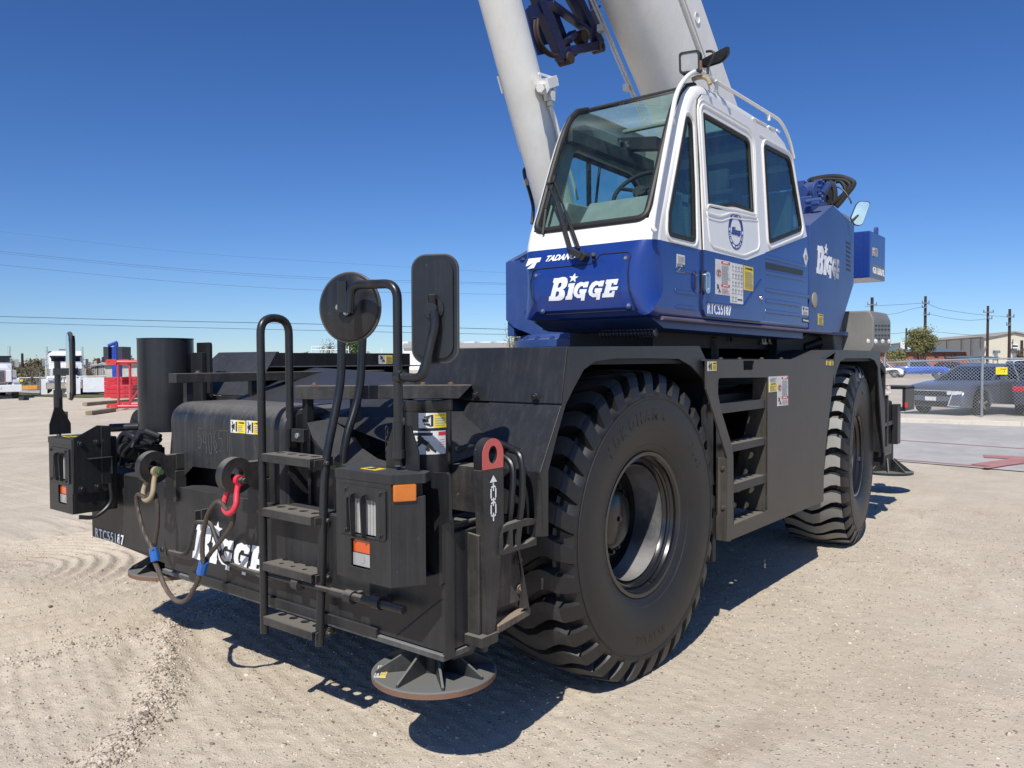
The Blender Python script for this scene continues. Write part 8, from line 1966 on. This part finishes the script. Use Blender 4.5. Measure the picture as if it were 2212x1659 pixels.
# ---------------------------------------------------------------- red counterweight slabs, lattice section, blue hook block, timbers
SLAB = paint('red_slab_paint', (.50, .012, .025), .5, (.5, .3, .25), .1, .05, 0, up=.15, var=.08)
sx = RH; 
def slabs(k, xl, ybase, D, n, w, l, h, what):
    b = at(k, xl, ybase, D=D); z0 = gz(b.x, b.y)
    for i in range(n):
        c = V3(b.x, b.y, 0)+sx*w/2+FH*l/2; mb = MB(); ax = (sx*1+FH*.12).normalized(); ay = V3(-ax.y, ax.x, 0)
        base = V3(c.x, c.y, z0+i*h); root = empty('counterweight_slab', base, '', 'counterweight', 'red counterweight slabs stacked in the yard')
        mb.obox(base+V3(0, 0, h/2), ax*w/2, ay*l/2, V3(0, 0, h/2-.008)); mb.build('slab', SLAB, root, bevel=.012)
        m2 = MB(); o_ = base-ay*(l/2+.004)+ax*w*.12+V3(0, 0, h*.28); m2.text('10 t', o_, ax*.17, V3(0, 0, h*.42), INK, bold=.02, ext=.002); m2.build('weight_mark', INK, root)
        pos = ['bottom', 'second', 'third', 'fourth', 'top'] if n == 5 else ['bottom', 'middle', 'top'] if n == 3 else ['bottom', 'second', 'third', 'top']
        root['label'] = 'red counterweight slab, %s of the %s' % (pos[i], what)
slabs('x', 1605, 1030, 37.5, 5, .82, 1.1, .195, 'tall left-hand stack behind the lattice section')
slabs('x', 1700, 1062, 35.6, 3, .95, 1.0, .195, 'low front stack in front of the tall ones')
slabs('x', 1895, 1010, 38.5, 5, 1.0, 1.1, .195, 'tall right-hand stack next to the black pot')
# lattice mast section
LR = paint('red_lattice_paint', (.52, .035, .05), .42, (.5, .3, .28), .1, 0, 0, up=.1, coat=.2)
lb = ground('x', 1740, 1335, 27); root = empty('lattice_boom_section', lb, 'red lattice boom section with a white ladder lying on timbers left of the crane', 'crane boom section')
ex_, ey_ = (RH*.985+FH*.17).normalized(), None; ey_ = V3(-ex_.y, ex_.x, 0); Lx, Wd, Hh = 5.2, 1.35, 1.50; z0 = lb.z+.12
C_ = lambda a, b, c: V3(lb.x, lb.y, z0)+ex_*a+ey_*b+V3(0, 0, c)
for b in (0, Wd):
    for c in (0, Hh): mb = MB(); mb.cyl(C_(.15, b, c), C_(Lx, b, c), .065, n=14); mb.build('chord', LR, root)
k_ = 0
for b in (0, Wd):
    for a in (.22, .95+.0, 2.2, 3.4, 4.6): mb = MB(); mb.cyl(C_(a, b, 0), C_(a, b, Hh), .045, n=10); mb.build('brace', LR, root)
    for a0, a1, up in ((.5, .95, 1), (.95, 2.2, 0), (2.2, 3.4, 1), (3.4, 4.6, 0)): mb = MB(); mb.cyl(C_(a0, b, 0 if up else Hh), C_(a1, b, (Hh*.45 if a0 == .5 else Hh) if up else 0), .04, n=10); mb.build('brace', LR, root)
for a in (.22, 2.2, 4.6):
    for c in (0, Hh): mb = MB(); mb.cyl(C_(a, 0, c), C_(a, Wd, c), .04, n=10); mb.build('brace', LR, root)
for b in (0, Wd):
    for c in (0, Hh):
        mb = MB(); o_ = C_(.0, b, c); mb.plate(rpoly([(-.12, -.09), (.16, -.10), (.22, .0), (.16, .10), (-.12, .09), (-.16, 0)], .04), [ellipse(-.05, 0, .035, .035)], o_-ey_*.06, ex_, (0, 0, 1), .03); mb.plate(rpoly([(-.12, -.09), (.16, -.10), (.22, .0), (.16, .10), (-.12, .09), (-.16, 0)], .04), [ellipse(-.05, 0, .035, .035)], o_+ey_*.06, ex_, (0, 0, 1), .03); mb.build('pin_lug', RED, root)
mb = MB()
for s in (0, .38): mb.cyl(C_(1.35+s, -.12, -.05), C_(1.35+s, -.12, Hh), .018, n=8)
for i in range(7): mb.cyl(C_(1.35, -.12, .1+i*.225), C_(1.73, -.12, .1+i*.225), .014, n=8)
mb.build('ladder', WHITE2, root)
# blue hook block with black cheek weights standing behind
hb = ground('x', 1830, 1000, 44); root = empty('hook_block', hb, 'blue hook block with black cheek plates standing behind the red slabs', 'hook block')
BLH = paint('bright_blue_steel', (.008, .05, .36), .4, (.2, .2, .3), .1, 0, 0)
zt_ = at('x', 1830, 260, D=44).z; zm = at('x', 1830, 500, D=44).z; H_ = lambda a, b, z_: V3(hb.x, hb.y, z_)+RH*a+FH*b
mb = MB(); mb.obox(H_(.0, 0, (zt_+hb.z)/2), RH*.14, FH*.3, V3(0, 0, (zt_-hb.z)/2)); mb.cyl(H_(.06, -.2, zm-.9), H_(.06, -.2, zt_+.1), .12, n=14); mb.build('frame', BLH, root, bevel=.02)
for a, nm in ((-.36, 'cheek_plate'), (.40, 'cheek_plate')): mb = MB(); mb.obox(H_(a, 0, (zt_+zm)/2), RH*.14, FH*.5, V3(0, 0, (zt_-zm)/2)); mb.build(nm, plain('slate_black', (.03, .03, .04), .5) if 'slate_black' not in MATS else MATS['slate_black'], root, bevel=.02)
mb = MB(); mb.cyl(H_(-.34, -.25, zt_+.06), H_(.12, -.2, zt_+.25), .09, n=14); mb.cyl(H_(.08, -.2, zt_-.2), H_(.10, -.2, zt_+.24), .08, n=14); mb.build('top_tube', BLH, root)
for (a, b, D1, D2, lab) in (((1318, 1225), (2300, 1165), 29.5, 33, 'long weathered timber on the gravel behind the lattice section'), ((1380, 1372), (1760, 1345), 24.6, 26.4, 'short timber under the left foot of the lattice section')):
    p, q = ground('x', *a, D1), ground('x', *b, D2); p.z = q.z = max(p.z, q.z)+.09; mb = MB(); mb.beam(p-V3(0, 0, .03), q-V3(0, 0, .03), .2, .12); tag(mb.build('timber', WOOD, bevel=.01), lab, 'timber')
mb = MB(); p, q = ground('x', 330, 1075, 46), ground('x', 410, 1085, 45.5); mb.beam(p+V3(0, 0, .1), q+V3(0, 0, .1), .3, .22); tag(mb.build('wheel_chock', CARBLK, bevel=.02), 'dark block lying on the gravel between the two trucks', 'block')
# white pipe-frame trailer seen above the far fender
p0 = at('q', 858, 150, D=60); p1 = at('q', 1150, 150, D=60); root = empty('frame_trailer', cut((p0+p1)/2, 0), 'white pipe frame of a trailer showing above the far front fender', 'trailer')
zt_ = at('q', 1000, 155, D=60).z; zl_ = at('q', 858, 130, D=60).z; zr_ = at('q', 1000, 185, D=60).z
mb = MB(); mb.cyl(cut(p0, zt_), cut(p1, zt_), .035, n=8); mb.cyl(cut(p0, zl_-.0), cut(p1-(p1-p0)*.72, zl_), .03, n=8); mb.cyl(cut(p0, zr_-.3), cut(p1, zr_-.3), .03, n=8); mb.build('rail', PALE, root)
for f_ in (0, .52, .93, 1.0): mb = MB(); q = p0+(p1-p0)*f_; mb.cyl(cut(q, .6), cut(q, zl_+.02 if f_ != .52 else zt_), .035, n=8); mb.build('upright', PALE, root)
mb = MB(); mb.box(cut(p0, .5)-V3(.3, .3, 0), cut(p1, .8)+V3(.3, .3, 0)); mb.build('trailer_bed', GREYR, root)
q = at('q', 1418, 140, D=70); mb = MB(); mb.cyl(cut(q, 0), q, .06, n=8); tag(mb.build('white_post', PALE), 'thin white post showing above the far fender by the mirror', 'post')
# trailer behind the lorry and dark vehicle silhouettes are left out of view
